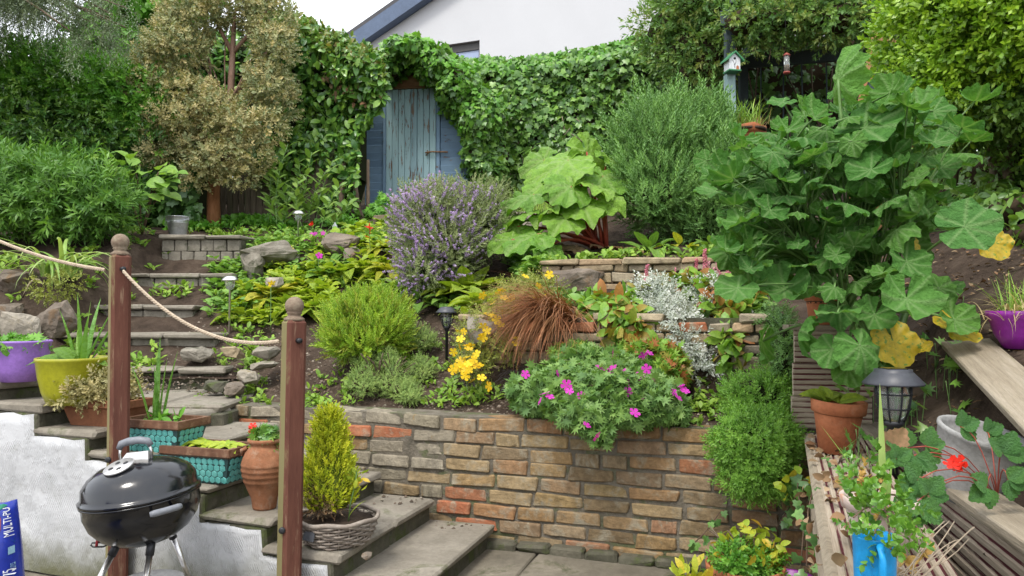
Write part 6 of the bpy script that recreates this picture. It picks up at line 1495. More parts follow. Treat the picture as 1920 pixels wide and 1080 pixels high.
# ---- hostas / lime primulas / comfrey
def t_hosta(seed, bend, w=.30):
    rg = random.Random(seed); rows = []
    V = []; Vn = []; Fc = []; nr, nc = 8, 7
    for i in range(nr + 1):
        t = i / nr; hw = w * (math.sin(math.pi * min(1, t ** .8)) ** .75) if 0 < t < 1 else .008
        for j in range(nc):
            s = (j / (nc - 1) - .5) * 2; z = -bend * t * t + .5 * hw * abs(s) * .7 + .012 * math.sin(t * 16 + s * 3 + seed) + .012 * math.sin(j * 3.1)
            V.append((hw * s, t * (1 - bend * .25 * t), z)); Vn.append(1. if j == nc // 2 else (.55 if j in (1, 5) else 0.))
    for i in range(nr):
        for j in range(nc - 1): a = i * nc + j; Fc += [(a, a + 1, a + nc + 1), (a, a + nc + 1, a + nc)]
    return np.array(V), np.array(Fc, int), np.array(Vn)
HOST = [t_hosta(i, b, w) for i, (b, w) in enumerate(((.35, .27), (.6, .30), (.2, .24), (.8, .28)))]
def rosette(name, label, cat, px, d, n, L, mt, spread=.14, el=(.1, 1.0), lib=HOST, group=None, py=None):
    c = onT(px, d); t = thing(name, label, cat, c, group); spec = []
    n = int(n * 1.35)
    for i in range(n):
        az = i * 2.4 + R.uniform(-.4, .4); e = el[0] + (el[1] - el[0]) * (i / n) + R.uniform(-.12, .12); dr = Vector((math.cos(az) * math.cos(e), math.sin(az) * math.cos(e), math.sin(e))); nv = Vector((-math.cos(az) * math.sin(e), -math.sin(az) * math.sin(e), math.cos(e))) + Vector((R.uniform(-.25, .25), -.2, R.uniform(-.1, .2)))
        p = c + Vector((math.cos(az), math.sin(az), 0)) * spread * (1 - .6 * i / n) + Vector((0, 0, .02 + .05 * i / n)); spec.append((p, dr, nv, 1.1 * L * R.uniform(.7, 1.15) * (1 - .25 * i / n)))
    place_leaves(t, 'leaf', lib, spec, mt, name); return t
hd = [((510, 566), 22, .22, 'hosta_y', 'lime drooping rosette right of the lower steel path light'), ((458, 602), 18, .15, 'hosta', 'small round-leaved lime rosette below the lower path light'), ((500, 612), 16, .14, 'hosta', 'low round-leaved rosette just above the rope'), ((548, 588), 20, .20, 'hosta', 'yellow-green rosette directly above the shorter post'), ((594, 590), 20, .21, 'hosta', 'yellow-green rosette between the post ball and the heather'),
      ((617, 528), 20, .19, 'hosta_g', 'mid green rosette above the heather, left part'), ((655, 520), 20, .19, 'hosta', 'lime rosette above the middle of the heather'), ((690, 516), 22, .20, 'hosta', 'lime rosette above the right part of the heather'), ((735, 520), 22, .20, 'hosta_y', 'golden lime rosette touching the left lavender flowers'), ((726, 476), 18, .17, 'hosta_y', 'golden rosette below the red poppy beside the lavender'), ((756, 556), 20, .20, 'hosta_g', 'green rosette between heather and lavender foot'),
      ((700, 452), 14, .14, 'hosta_g', 'small green rosette just under the red poppy'), ((878, 560), 40, .31, 'hosta', 'big fresh green rosette right of the lavender'), ((912, 582), 22, .20, 'hosta', 'fresh green rosette above the flat cap stone'), ((845, 580), 18, .18, 'hosta_g', 'green rosette behind the small black lantern'), ((575, 545), 16, .17, 'hosta_y', 'pale lime rosette left of the mid green one on the slope'), ((650, 488), 16, .16, 'hosta_g', 'green rosette below the reddish rock'),
      ((1222, 478), 12, .22, 'hosta_g', 'leafy foxglove rosette on the soil below the rosemary'), ((1278, 476), 6, .17, 'hosta_y', 'single pale yellowish-leaved plant under the rosemary'), ((1335, 476), 12, .14, 'hosta_g', 'small green rosette under the right of the rosemary'), ((470, 560), 12, .13, 'hosta_g', 'small green rosette right beside the lower path light stake'), ((785, 580), 14, .15, 'hosta_g', 'green rosette at the right foot of the heather')]
hd = [(q[0], hit(q[0], q[1], 5.7 if q[0] > 1000 else 4.6), n, L, mt, lab) for q, n, L, mt, lab in hd]
for px, d, n, L, mt, lab in hd: rosette('leafy_rosette', lab, 'plant', px, d, n, L, M[mt], group='leafy rosettes in the bed')

def carpet(label, name, boxes, n, size, mt, tmpl, per=8, d0=4.6):
    t = None; pos = []; D = []
    for i in range(n):
        x0_, x1_, y0_, y1_ = R.choice(boxes); px = R.uniform(x0_, x1_); py = R.uniform(y0_, y1_); d = hit(px, py, d0); c = onT(px, d)
        if t is None: t = thing(name, label, 'ground cover', c); t['kind'] = 'stuff'
        r = R.uniform(.02, .08)
        for k in range(per): az = R.uniform(0, 6.28); e = R.uniform(.1, .9); pos.append((c.x + math.cos(az) * r * .6, c.y + math.sin(az) * r * .6, c.z + R.uniform(.01, .09))); D.append((math.cos(az) * math.cos(e), math.sin(az) * math.cos(e), math.sin(e) * .6))
    pos = np.array(pos); scatter(t, 'leaves', tmpl, pos, np.array(D), np.array([0, -.35, 1.]) + NR.normal(size=pos.shape) * .3, size * NR.uniform(.6, 1.3, len(pos)), mt, 0); return t
carpet('carpet of lime leaves on the slope between steps and lavender', 'ground_cover', [(440, 560, 545, 615), (560, 780, 480, 560), (640, 760, 425, 480), (560, 640, 560, 600), (500, 620, 500, 560)], 230, .095, M['hosta'], T_BROAD)
carpet('mid green leafy carpet around the path lights', 'ground_cover', [(400, 480, 500, 600), (480, 660, 450, 520), (440, 640, 440, 480), (690, 760, 420, 470), (960, 1010, 490, 540)], 260, .075, M['hosta_g'], T_BROAD)
# ---- weeds and small ground cover (uncountable)
def weeds(label, name, regs, n, size, mt, tmpl=T_OVAL, per=9):
    t = thing(name, label, 'ground cover', onT(*regs[0][:2])); t['kind'] = 'stuff'; pos = []; D = []; 
    for i in range(n):
        px, d, rx, rd = R.choice(regs); x = px + R.gauss(0, rx * .5); dd = d + R.gauss(0, rd * .5); c = onT(x, dd); s_ = R.uniform(.6, 1.3)
        for k in range(per): az = R.uniform(0, 6.28); e = R.uniform(.1, 1.1); pos.append((c.x + R.uniform(-.03, .03) * s_, c.y + R.uniform(-.03, .03) * s_, c.z + R.uniform(.0, .05) * s_)); D.append((math.cos(az) * math.cos(e), math.sin(az) * math.cos(e), math.sin(e)))
    pos = np.array(pos); scatter(t, 'leaves', tmpl, pos, np.array(D), np.array([0, -.3, 1.]) + NR.normal(size=pos.shape) * .35, size * NR.uniform(.5, 1.3, len(pos)), mt, 0); return t
weeds('low green weeds scattered over the sloping soil left of the lavender', 'ground_cover', [(440, 6.3, 60, .7), (500, 6.6, 90, .8), (560, 6.9, 80, .6), (470, 5.6, 60, .4), (640, 7.1, 60, .5), (520, 7.6, 80, .5), (600, 8.0, 120, .5), (450, 8.4, 120, .4), (720, 7.8, 60, .5)], 400, .05, M['weed'])
weeds('small seedlings on the soil behind the brick wall', 'seedlings', [(600, 4.75, 70, .25), (640, 4.9, 60, .3), (860, 4.7, 60, .3), (900, 4.6, 50, .3), (1290, 4.0, 60, .2), (480, 5.0, 60, .3), (1330, 4.2, 40, .2), (780, 5.2, 60, .3)], 170, .045, M['weed'])
weeds('low weeds along the upper terrace edge below the rosemary', 'seedlings', [(1130, 5.95, 100, .2), (1020, 6.0, 40, .4), (1000, 5.8, 60, .3), (1350, 5.9, 80, .3), (990, 5.5, 40, .3)], 150, .055, M['weed'])
weeds('leafy growth at the foot of the fence', 'ground_cover', [(400, 9.0, 60, .3), (470, 9.2, 60, .2), (520, 8.9, 60, .3), (640, 9.2, 40, .3), (720, 9.6, 40, .2), (370, 8.7, 40, .2)], 220, .09, M['bright'])
weeds('green weeds on the left bank around the rocks and steps', 'ground_cover', [(20, 6.3, 60, .4), (180, 6.6, 60, .5), (240, 7.4, 60, .5), (150, 5.7, 60, .4), (280, 5.5, 60, .2), (310, 6.7, 40, .2)], 110, .06, M['weed'])
weeds('low leaves on the terrace around the silver plant', 'ground_cover', [(1080, 5.2, 60, .25), (1040, 5.3, 50, .2), (1150, 5.0, 60, .2), (1400, 4.7, 50, .3), (1350, 4.8, 60, .2), (1300, 5.0, 60, .2)], 220, .06, M['geran'])
li = thing('leaf_litter', 'brown dead leaves and chips strewn on the right bank', 'leaf litter', onT(1800, 4.6)); li['kind'] = 'stuff'
pos = []
for i in range(1500):
    y = R.uniform(1.8, 6.2); x = max(b2x(y) + .1, 1.5) + abs(R.gauss(0, .9)); pos.append((x, y, T(x, y) + .012))
for i in range(900):
    x = R.uniform(-2, 1.4); y = wallY(x) + R.uniform(.2, 2.6); pos.append((x, y, T(x, y) + .006))
pos = np.array(pos); scatter(li, 'leaves', T_OVAL, pos, NR.normal(size=pos.shape) * np.array([1, 1, .2]), np.array([0, 0, 1.]) + NR.normal(size=pos.shape) * .3, NR.uniform(.012, .045, len(pos)), M['litter'], 0)
gv = thing('gravel', 'pale pebbles and crumbs of soil scattered on the bed', 'pebbles', onT(600, 4.8)); gv['kind'] = 'stuff'
T_PEB = (np.array([(.5, 0, 0), (-.5, 0, 0), (0, .5, 0), (0, -.5, 0), (0, 0, .4)], float), np.array([(0, 2, 4), (2, 1, 4), (1, 3, 4), (3, 0, 4)], int), np.zeros(5))
pos = []
for i in range(6500):
    x = R.uniform(-2.6, 1.4); y = wallY(max(-1.8, x)) + abs(R.gauss(.1, 1.0)) + .12; pos.append((x, y, T(x, y) - .002))
for i in range(120): k = R.randrange(8); q = SP(k * RUN + R.uniform(.02, .3), WID - abs(R.gauss(0, .12)) - .02, ZS[k] + .001); pos.append(tuple(q))
pos = np.array(pos); LM('pebble', (.09, .068, .05), (.12, .09, .068), (.07, .05, .038), (.26, .22, .18), (.06, .045, .034), (.10, .075, .055), rough=.9, trans=0., spec=.2)
scatter(gv, 'pebbles', T_PEB, pos, NR.normal(size=pos.shape) * np.array([1, 1, .1]), np.array([[0, 0, 1.]]) + NR.normal(size=pos.shape) * .15, NR.uniform(.008, .030, len(pos)), M['pebble'], 0)
# ---- front bed shrubs
he = thing('golden_heather', 'rounded lime green heather bush left of centre', 'shrub', onT(690, 5.2))
lm = [LP(690, 612, 5.25, 60, 42, .26), LP(652, 628, 5.15, 32, 38, .2), LP(730, 624, 5.15, 32, 40, .2), LP(690, 645, 5.1, 48, 26, .22), LP(700, 590, 5.3, 42, 30, .22)]
bush(he, 'shoots', lm, 2600, SP_NEED, .10, M['heath'], rnd=.4, up=.9, core=core_b, cs=.70, hi=1.2, rough=.5)
for i, (x, y, d, rx, rz, lab) in enumerate(((682, 710, 4.75, 34, 34, 'leftmost of the grey-green thyme cushions'), (742, 712, 4.75, 36, 40, 'middle grey-green thyme cushion with woody base'), (790, 690, 4.95, 28, 30, 'rightmost small grey-green thyme cushion'), (690, 660, 5.0, 30, 30, 'thyme tuft tucked against the golden heather'), (790, 630, 5.3, 36, 26, 'grey-green tuft right of the golden heather'), (728, 672, 4.9, 22, 22, 'pale thyme tuft between the larger thyme cushions'), (770, 735, 4.65, 22, 22, 'low thyme tuft close to the brick coping'))):
    t = thing('thyme_cushion', lab, 'thyme', onT(x, d), 'thyme cushions behind the brick wall'); bush(t, 'foliage', [LP(x, y - rz * .1, d, rx * .52, rz * .52), LP(x - rx * .42, y + rz * .3, d - .04, rx * .42, rz * .42), LP(x + rx * .42, y + rz * .3, d - .04, rx * .42, rz * .42), LP(x + rx * .1, y + rz * .5, d - .08, rx * .36, rz * .36)], 520, SP_THYM, .042, M['thyme'], rnd=.3, up=.5, core=core_b, cs=.72)
tw_ = thing('dry_twigs', 'woody bare twigs among the thyme cushions', 'twigs', onT(725, 4.8)); stems(tw_, 'twigs', [(bez(onT(725 + R.uniform(-20, 20), 4.8), P(725 + R.uniform(-50, 60), 690 + R.uniform(-30, 30), 4.7), .03), .004) for _ in range(26)], M['bark'], 4)

# yellow st john's wort style plant
T_FL5 = t_fan([(r * math.sin(a), r * math.cos(a)) for a, r in [(2 * math.pi * i / 15, (.5, .32, .5)[i % 3] if i % 3 != 1 else .54) for i in range(15)]], (0, 0), -.08)
def t_flower(n=5, w=.42):
    V = [(0, 0, 0)]; Fc = []
    for i in range(n):
        a = 2 * math.pi * i / n; k = len(V)
        for (r, s) in ((.28, -w), (.55, -w * .8), (.62, 0), (.55, w * .8), (.28, w)): V.append((r * math.sin(a + s * .9), r * math.cos(a + s * .9), .10 * r))
        Fc += [(0, k + j + 1, k + j) for j in range(4)]
    return np.array(V, float), np.array(Fc, int), np.zeros(len(V))
FLOW = t_flower(5, .60)
def flowers(parent, lst, size, mt, name='flower', face=(0, -.7, .7), tm=FLOW):
    pos = np.array([tuple(p) for p in lst]); n = len(pos); scatter(parent, name, tm, pos, NR.normal(size=(n, 3)), np.array(face) + NR.normal(size=(n, 3)) * .35, size * NR.uniform(.8, 1.2, n), mt, n_obj=n, obj_name=name)
yj = thing('yellow_flowers', 'yellow-flowering straggly plant left of the bronze grass', 'flowers', onT(900, 4.95))
lm = [LP(890, 640, 4.85, 36, 50, .2), LP(930, 600, 4.95, 44, 34, .2), LP(975, 555, 5.2, 50, 26, .2), LP(890, 690, 4.65, 24, 36, .15), LP(1010, 545, 5.3, 40, 22, .2), LP(945, 650, 4.75, 36, 34, .16)]
bush(yj, 'foliage', lm, 1100, SP_THYM, .08, M['sjw'], rnd=.7, up=.4, core=None, lo=.4)
flowers(yj, [P(x + R.uniform(-14, 14), y + R.uniform(-12, 12), d - .06) for x, y, d in ((880, 650, 4.6), (868, 668, 4.55), (876, 685, 4.5), (890, 672, 4.5), (862, 690, 4.5), (884, 705, 4.45), (871, 625, 4.7), (895, 640, 4.6), (905, 612, 4.7), (935, 600, 4.75), (928, 610, 4.7), (955, 580, 4.9), (965, 570, 4.95), (938, 555, 5.1), (1005, 548, 5.1), (1020, 520, 5.3), (880, 660, 4.5), (866, 640, 4.6), (912, 720, 4.4), (980, 640, 4.55), (930, 548, 5.1), (860, 655, 4.6), (890, 690, 4.45), (876, 672, 4.45), (900, 600, 4.8), (925, 590, 4.8), (875, 697, 4.42), (864, 676, 4.5)) for _ in range(2)] + [P(R.uniform(870, 1020), 0, 4.7) * 0 + P(x_, 735 - .2 * x_ + R.uniform(-20, 20), 4.75) for x_ in (905, 925, 945, 960, 985, 1010, 1030)], .048, M['yellow'])
# bronze sedge and black grass
sg_ = thing('bronze_sedge', 'fountain of coppery brown sedge spilling over the terrace edge', 'grass', P(1045, 605, 4.62))
c = P(1046, 596, 4.64); bl_ = []
for i in range(1700):
    a = R.gauss(math.radians(196), .65); bl_.append((c + Vector((R.gauss(0, .06), R.gauss(0, .04), R.uniform(-.03, .02))), a, R.uniform(-.1, 1.0), R.uniform(.25, .58), .005, R.uniform(.9, 1.9), 7))
blades_obj(sg_, 'blades', bl_, M['sedge'])
bg_ = thing('black_grass', 'tuft of black strap grass below the bronze sedge', 'grass', P(985, 720, 4.35))
c = P(1000, 705, 4.4); blades_obj(bg_, 'blades', [(c + Vector((R.gauss(0, .05), R.gauss(0, .03), -.03)), R.uniform(math.radians(150), math.radians(330)), R.uniform(.2, 1.1), R.uniform(.14, .26), .006, R.uniform(1.4, 2.3), 6) for _ in range(170)], M['mondo'])
c2 = P(880, 715, 4.4); blades_obj(bg_, 'small_tuft', [(c2 + Vector((R.gauss(0, .02), R.gauss(0, .02), -.03)), R.uniform(0, 6.28), R.uniform(.4, 1.2), R.uniform(.1, .16), .005, R.uniform(1.0, 2.0), 5) for _ in range(36)], M['mondo'])
# geranium
ge = thing('cranesbill_geranium', 'wide mound of cranesbill spilling over the brick wall with magenta flowers', 'geranium', onT(1120, 4.1))
lm = [LP(1060, 725, 4.1, 70, 46, .25), LP(1130, 740, 4.0, 80, 56, .28), LP(1200, 745, 3.95, 70, 46, .25), LP(1010, 735, 4.15, 55, 40, .2), LP(1100, 770, 3.85, 62, 34, .18), LP(1250, 765, 3.9, 40, 26, .16), LP(1180, 775, 3.82, 50, 24, .15), LP(1125, 812, 3.72, 22, 20, .07), LP(1160, 690, 4.25, 60, 30, .2), LP(1090, 672, 4.35, 50, 24, .18)]
bush(ge, 'foliage', lm, 5200, T_STAR, .050, M['geran'], mode='leaf', rnd=.55, droop=.1, core=core_g, cs=.76, n_obj=200)
g2 = thing('cranesbill_geranium', 'second brighter cranesbill mound against the middle terrace wall', 'geranium', onT(1220, 4.45))
bush(g2, 'foliage', [LP(1215, 675, 4.35, 66, 38, .2), LP(1250, 695, 4.25, 40, 34, .18), LP(1080, 668, 4.4, 40, 22, .14)], 1500, T_STAR, .055, M['persic'], mode='leaf', rnd=.5, droop=.1, core=core_g, cs=.76, n_obj=120)
fl = [(1060, 682), (1085, 682), (1150, 662), (1154, 675), (1148, 690), (1140, 702), (1180, 680), (1206, 668), (1218, 662), (1236, 688), (1230, 718), (1212, 692), (1200, 706), (1110, 722), (1062, 722), (1068, 734), (1013, 752), (1022, 738), (1031, 744), (1090, 742), (1150, 706), (1180, 720), (1226, 716), (1280, 728), (1286, 734), (1262, 735), (1272, 746), (1190, 774), (1100, 797), (1118, 818), (985, 702), (1168, 696), (1278, 724), (1176, 735), (1125, 690), (1045, 700), (1210, 745)]
flowers(ge, [P(x, y, 4.1 - .0035 * max(0, y - 700) - .22 + (.25 if y < 690 else 0)) for x, y in fl], .043, M['magenta'], face=(0, -.8, .6))
# silver helichrysum and persicaria
si_ = thing('silver_plant', 'airy silver-white foliage plant on the middle terrace', 'plant', P(1240, 600, 4.75))
lm = [LP(1235, 585, 4.75, 38, 40, .2), LP(1270, 620, 4.6, 40, 46, .2), LP(1225, 560, 4.85, 30, 30, .15), LP(1290, 665, 4.45, 28, 34, .14), LP(1310, 690, 4.4, 22, 20, .1), LP(1330, 600, 4.65, 28, 40, .14), LP(1375, 610, 4.6, 16, 34, .1), LP(1320, 560, 4.8, 30, 22, .14)]
bush(si_, 'foliage', lm, 2200, SP_THYM, .10, M['silver'], rnd=.5, up=.5, lo=.35, rough=.3)
pe = thing('knotweed', 'red-tinged leafy knotweed with upright pink flower spikes', 'plant', P(1330, 600, 4.8))
lm = [LP(1352, 585, 4.62, 44, 44, .2), LP(1362, 650, 4.4, 34, 46, .16), LP(1325, 548, 4.85, 44, 26, .2), LP(1385, 560, 4.75, 30, 34, .18), LP(1290, 540, 4.95, 34, 22, .15)]
bush(pe, 'leaves', lm, 1000, T_OVAL, .10, M['persic'], mode='leaf', rnd=.6, droop=.3, core=core_g, cs=.55, n_obj=150)
rd = thing('red_green_leaf_plant', 'low red and green leafy plant spilling over the middle wall', 'plant', P(1150, 600, 4.75))
bush(rd, 'leaves', [LP(1155, 588, 4.66, 46, 32, .16), LP(1175, 618, 4.5, 34, 30, .12), LP(1125, 575, 4.75, 36, 22, .14), LP(1195, 560, 4.85, 30, 22, .12)], 560, T_OVAL, .10, M['persic'], mode='leaf', rnd=.6, n_obj=120)
bush(rd, 'red_leaves', [LP(1155, 600, 4.7, 46, 28, .18)], 70, T_OVAL, .09, M['redleaf'], mode='leaf', rnd=.7)
sp = [(1210, 518, 44), (1265, 512, 20), (1305, 505, 40), (1322, 492, 50), (1330, 510, 40), (1348, 502, 40), (1352, 525, 30), (1365, 498, 44), (1368, 515, 40), (1378, 490, 44), (1340, 518, 34), (1380, 510, 40), (1345, 540, 24)]
pos = np.array([tuple(P(x, y + h * .35, 4.95)) for x, y, h in sp]); scatter(pe, 'flower_spike', t_spike(34, 1., .14, 5), pos, np.array([0, 0, 1.]) + NR.normal(size=pos.shape) * .08, NR.normal(size=pos.shape), np.array([S(h * .85, 4.95) for x, y, h in sp]), M['pinkspk'], n_obj=len(sp), obj_name='flower_spike')
stems(pe, 'stalks', [(bez(P(x + R.uniform(-10, 10), y + h + 50, 4.9), P(x, y + h * .4, 4.95), 0), .0022) for x, y, h in sp], M['stem_r'], 4)
# cushions over the wall end
cu_ = thing('green_cushion', 'dense bright green cushion plant hanging over the right end of the brick wall', 'plant', P(1415, 850, 3.55))
bush(cu_, 'shoots', [LP(1415, 835, 3.55, 68, 58, .18), LP(1425, 880, 3.48, 54, 44, .13), LP(1400, 898, 3.47, 40, 26, .10), LP(1452, 830, 3.55, 34, 44, .14), LP(1378, 840, 3.55, 30, 44, .13)], 2400, SP_CUSH, .052, M['cushion'], rnd=.45, up=.3, core=core_g, cs=.80, hi=1.1, rough=.3)
cu2 = thing('green_cushion', 'looser green cushion plant higher up beside the ridged decking', 'plant', P(1425, 745, 3.85))
bush(cu2, 'shoots', [LP(1425, 745, 3.85, 58, 38, .16), LP(1445, 725, 3.9, 34, 24, .12), LP(1390, 755, 3.85, 30, 22, .1)], 1000, SP_CUSH, .055, M['cushion'], rnd=.5, up=.4, core=core_g, cs=.8, hi=1.1)
cr = thing('trailing_green_plant', 'small-leaved green plant trailing down beside the ridged decking', 'plant', P(1465, 650, 3.95))
bush(cr, 'foliage', [LP(1468, 640, 3.95, 22, 44, .1), LP(1462, 690, 3.85, 22, 36, .1), LP(1455, 600, 4.1, 24, 20, .1)], 560, SP_THYM, .055, M['rosem'], rnd=.5, up=.2, core=core_g, cs=.7)
# small flowers
po_ = thing('red_poppy', 'single red poppy in the upper bed left of the lavender', 'flower', onT(692, 7.1))
pp = P(692, 428, 7.1); flowers(po_, [pp, pp + Vector((.0, -.01, .005))], .085, M['poppy'], 'petals', (0, -1, .25)); stems(po_, 'stalk', [(bez(onT(695, 7.1), pp, 0), .003)], M['stem_g'], 4)
flowers(po_, [P(688, 444, 7.08)], .05, M['poppy'], 'bud')
for i, (px, py, d, mt, s_, lab) in enumerate(((543, 468, 7.15, 'yellow', .07, 'yellow marigold beside the broken boulder'), (508, 533, 6.0, 'yellow', .05, 'small yellow bloom right of the lower path light'), (597, 481, 6.9, 'magenta', .05, 'tiny pink bloom on the slope below the higher path light'), (583, 421, 7.9, 'poppy', .05, 'orange-red bloom right of the higher path light'))):
    t = thing('small_flower', lab, 'flower', onT(px, d)); q = P(px, py, d); q.z = max(q.z, onT(px, d).z + .04); flowers(t, [q, q + Vector((.01, -.01, .008))], s_, M[mt], 'petals', (0, -.9, .5)); stems(t, 'stalk', [(bez(onT(px, d), q, 0), .003)], M['stem_g'], 4)
rf_ = thing('red_fuchsia', 'small red-flowered plant near the higher path light', 'flower', onT(590, 7.6))
flowers(rf_, [P(590 + R.uniform(-16, 16), 445 + R.uniform(-10, 10), 7.6) for _ in range(14)], .04, M['magenta']); bush(rf_, 'foliage', [LP(590, 448, 7.65, 26, 14, .1)], 120, T_OVAL, .06, M['weed'], mode='leaf')
# grass by the shed, parsley clump
gr_ = thing('long_grass', 'long grass growing between the lavender and the ivy', 'grass', onT(950, 8.6)); gr_['kind'] = 'stuff'
bl_ = []
for i in range(900): px = R.uniform(880, 1060); d = R.uniform(8.0, 9.6); bl_.append((onT(px, d), R.uniform(0, 6.28), R.uniform(.9, 1.5), R.uniform(.15, .38), .008, R.uniform(.3, 1.4), 4))
blades_obj(gr_, 'blades', bl_, M['grass'])
pa_ = thing('parsley_clump', 'fresh frilly green clump at the shed corner', 'plant', onT(725, 9.2)); bush(pa_, 'leaves', [LP(725, 392, 9.2, 30, 22, .2), LP(745, 400, 9.1, 20, 16, .15)], 300, T_STAR, .09, M['bright'], mode='leaf')
w2 = thing('low_wall', 'fragment of low stone wall in front of the shed', 'wall', onT(735, 8.6))
for i in range(6): c = onT(712 + (i % 3) * 22, 8.7); mobj('stone', hull_mesh('stone', cbox_pts(.14, .12, .06, .008, .006, R)), M['rock'], w2, loc=c + Vector((0, 0, .05 + .07 * (i // 3))) - WL[w2.name])
w3 = thing('low_wall', 'short low stone wall between lavender and rhubarb', 'wall', onT(965, 8.0))
for i in range(8): c = onT(925 + (i % 4) * 26, 7.9); mobj('stone', hull_mesh('stone', cbox_pts(.155, .14, .08, .008, .008, R)), M['rock_light'], w3, loc=c + Vector((0, 0, .05 + .085 * (i // 4))) - WL[w3.name])

# ---- plants in the pots on the steps
def potplant(name, label, loc, cat='plant'): return thing(name, label, cat, loc)
q = potplant('seedlings', 'low green seedlings in the purple tapered pot', ppc + Vector((0, 0, .18)), 'seedlings')
bush(q, 'leaves', [(ppc.x, ppc.y, ppc.z + .20, .12, .11, .035)], 240, T_STAR, .05, M['bright'], mode='leaf'); bush(q, 'overhang', [(ppc.x - .03, ppc.y - .13, ppc.z + .205, .04, .02, .02)], 14, T_BROAD, .05, M['bright'], mode='leaf')
q = potplant('sword_leaves', 'tall upright sword leaves in the olive pot', opc + Vector((0, 0, .2)))
c = opc + Vector((.03, 0, .2)); bl_ = [(c + Vector((-.01, 0, 0)), math.radians(180), 1.35, .30, .035, .25, 8), (c + Vector((.01, .01, 0)), math.radians(170), 1.52, .37, .038, .1, 8), (c + Vector((.02, -.01, 0)), math.radians(20), 1.5, .33, .036, .1, 8), (c + Vector((.03, 0, 0)), math.radians(10), 1.22, .34, .034, .2, 8), (c + Vector((.045, .01, 0)), math.radians(0), 1.1, .32, .036, .2, 8), (c + Vector((.02, .02, 0)), math.radians(80), 1.4, .36, .036, .3, 8), (c + Vector((.03, -.02, 0)), math.radians(-50), 1.3, .26, .032, .3, 8), (c + Vector((.0, .0, 0)), math.radians(120), 1.3, .28, .036, .3, 8)]
blade_parts(q, 'leaf', bl_, M['strap'])
place_leaves(q, 'dying_leaf', HOST[:2], [(opc + Vector((-.02, -.02, .21)), (-1, -.25, .28), (.2, -.3, 1), .2), (opc + Vector((.02, -.03, .22)), (-.5, -.2, .7), (.6, -.5, .4), .13), (opc + Vector((.08, -.03, .21)), (1, -.2, .2), (0, -.3, 1), .13)], M['hosta_g'], 'dying')
q = potplant('scruffy_shrub', 'scruffy olive-leaved sprawling shrublet in the terracotta trough', tcc + Vector((0, 0, .12)))
bush(q, 'twiggy_shoots', [(tcc.x - .04, tcc.y - .05, tcc.z + .19, .15, .08, .075), (tcc.x + .06, tcc.y, tcc.z + .20, .1, .08, .08), (tcc.x - .14, tcc.y - .08, tcc.z + .16, .06, .05, .06)], 480, SP_FINE, .06, M['tan'], rnd=.7, up=.3, lo=.3); flowers(q, [P(180, 667, 3.72)], .03, M['magenta'])
q = potplant('sword_leaves', 'tall gladiolus leaves in the teal planter behind the barbecue', t1c + Vector((0, 0, .14)))
c = t1c + Vector((-.03, 0, .12)); bl_ = [(c + Vector((-.03, 0, 0)), math.radians(185), 1.38, .36, .03, .35, 8), (c + Vector((-.015, 0, 0)), math.radians(90), 1.5, .44, .036, .1, 8), (c + Vector((0, 0, 0)), math.radians(10), 1.5, .34, .036, .12, 8), (c + Vector((.01, 0, 0)), math.radians(170), 1.5, .30, .032, .1, 8), (c + Vector((.015, 0, 0)), math.radians(0), 1.42, .38, .034, .15, 8), (c + Vector((.03, 0, 0)), math.radians(190), 1.45, .2, .02, .2, 8), (c + Vector((.09, 0, 0)), math.radians(10), 1.4, .12, .012, .2, 6), (c + Vector((.10, 0, 0)), math.radians(160), 1.3, .10, .012, .2, 6)]
blade_parts(q, 'leaf', bl_, M['strap']); bush(q, 'seedlings', [(t1c.x, t1c.y, t1c.z + .14, .13, .05, .03)], 70, T_OVAL, .05, M['bright'], mode='leaf')
q = potplant('lettuces', 'young pale lettuces in the teal planter beside the jar', t2c + Vector((0, 0, .14)))
for i in range(6):
    cc = SP(0, 0) * 0 + t2c + urot @ Vector((-.13 + i * .052, R.uniform(-.02, .02), .155)); place_leaves(q, 'leaf', HOST[1:2] if i % 2 else HOST[3:], [(cc, (math.cos(a) * .7, math.sin(a) * .7, .55), (-math.cos(a) * .5, -math.sin(a) * .5 - .2, .9), R.uniform(.07, .10)) for a in [k * 1.05 + R.uniform(-.2, .2) for k in range(6)]], M['lettuce'], 'lettuce')
q = potplant('red_flowered_geranium', 'small dark-leaved plant with a red bloom in the terracotta jar', jc + Vector((0, 0, .31)))
bush(q, 'leaves', [(jc.x + .01, jc.y, jc.z + .335, .055, .05, .045)], 110, T_STAR, .045, M['laurel'], mode='leaf'); flowers(q, [jc + Vector((-.052, -.02, .385)), jc + Vector((-.048, -.025, .375)), jc + Vector((-.056, -.02, .365))], .028, M['poppy']); stems(q, 'stalk', [(bez(jc + Vector((-.01, 0, .31)), jc + Vector((-.052, -.02, .38)), 0), .003)], M['stem_r'], 4)
co = potplant('dwarf_conifer', 'golden cone-shaped dwarf conifer in the wicker basket', kc + Vector((0, 0, .1)), 'conifer')
n = 1500; pos = []; D = []
for i in range(n):
    t = R.random() ** 1.15; a = R.uniform(0, 6.28); rr = .128 * (1 - t) ** .62 * (1 - .35 * max(0, .18 - t) / .18) * R.uniform(.55, 1.06) * (1 + .15 * math.sin(5 * a + 9 * t)); pos.append((kc.x - .04 + math.cos(a) * rr, kc.y + math.sin(a) * rr, kc.z + .14 + .43 * t)); D.append((math.cos(a) * .6, math.sin(a) * .6, .9))
pos = np.array(pos); scatter(co, 'foliage', SP_CONI, pos, np.array(D) + NR.normal(size=pos.shape) * .18, NR.normal(size=pos.shape), .055 * NR.uniform(.7, 1.3, n), M['conif'], 0)
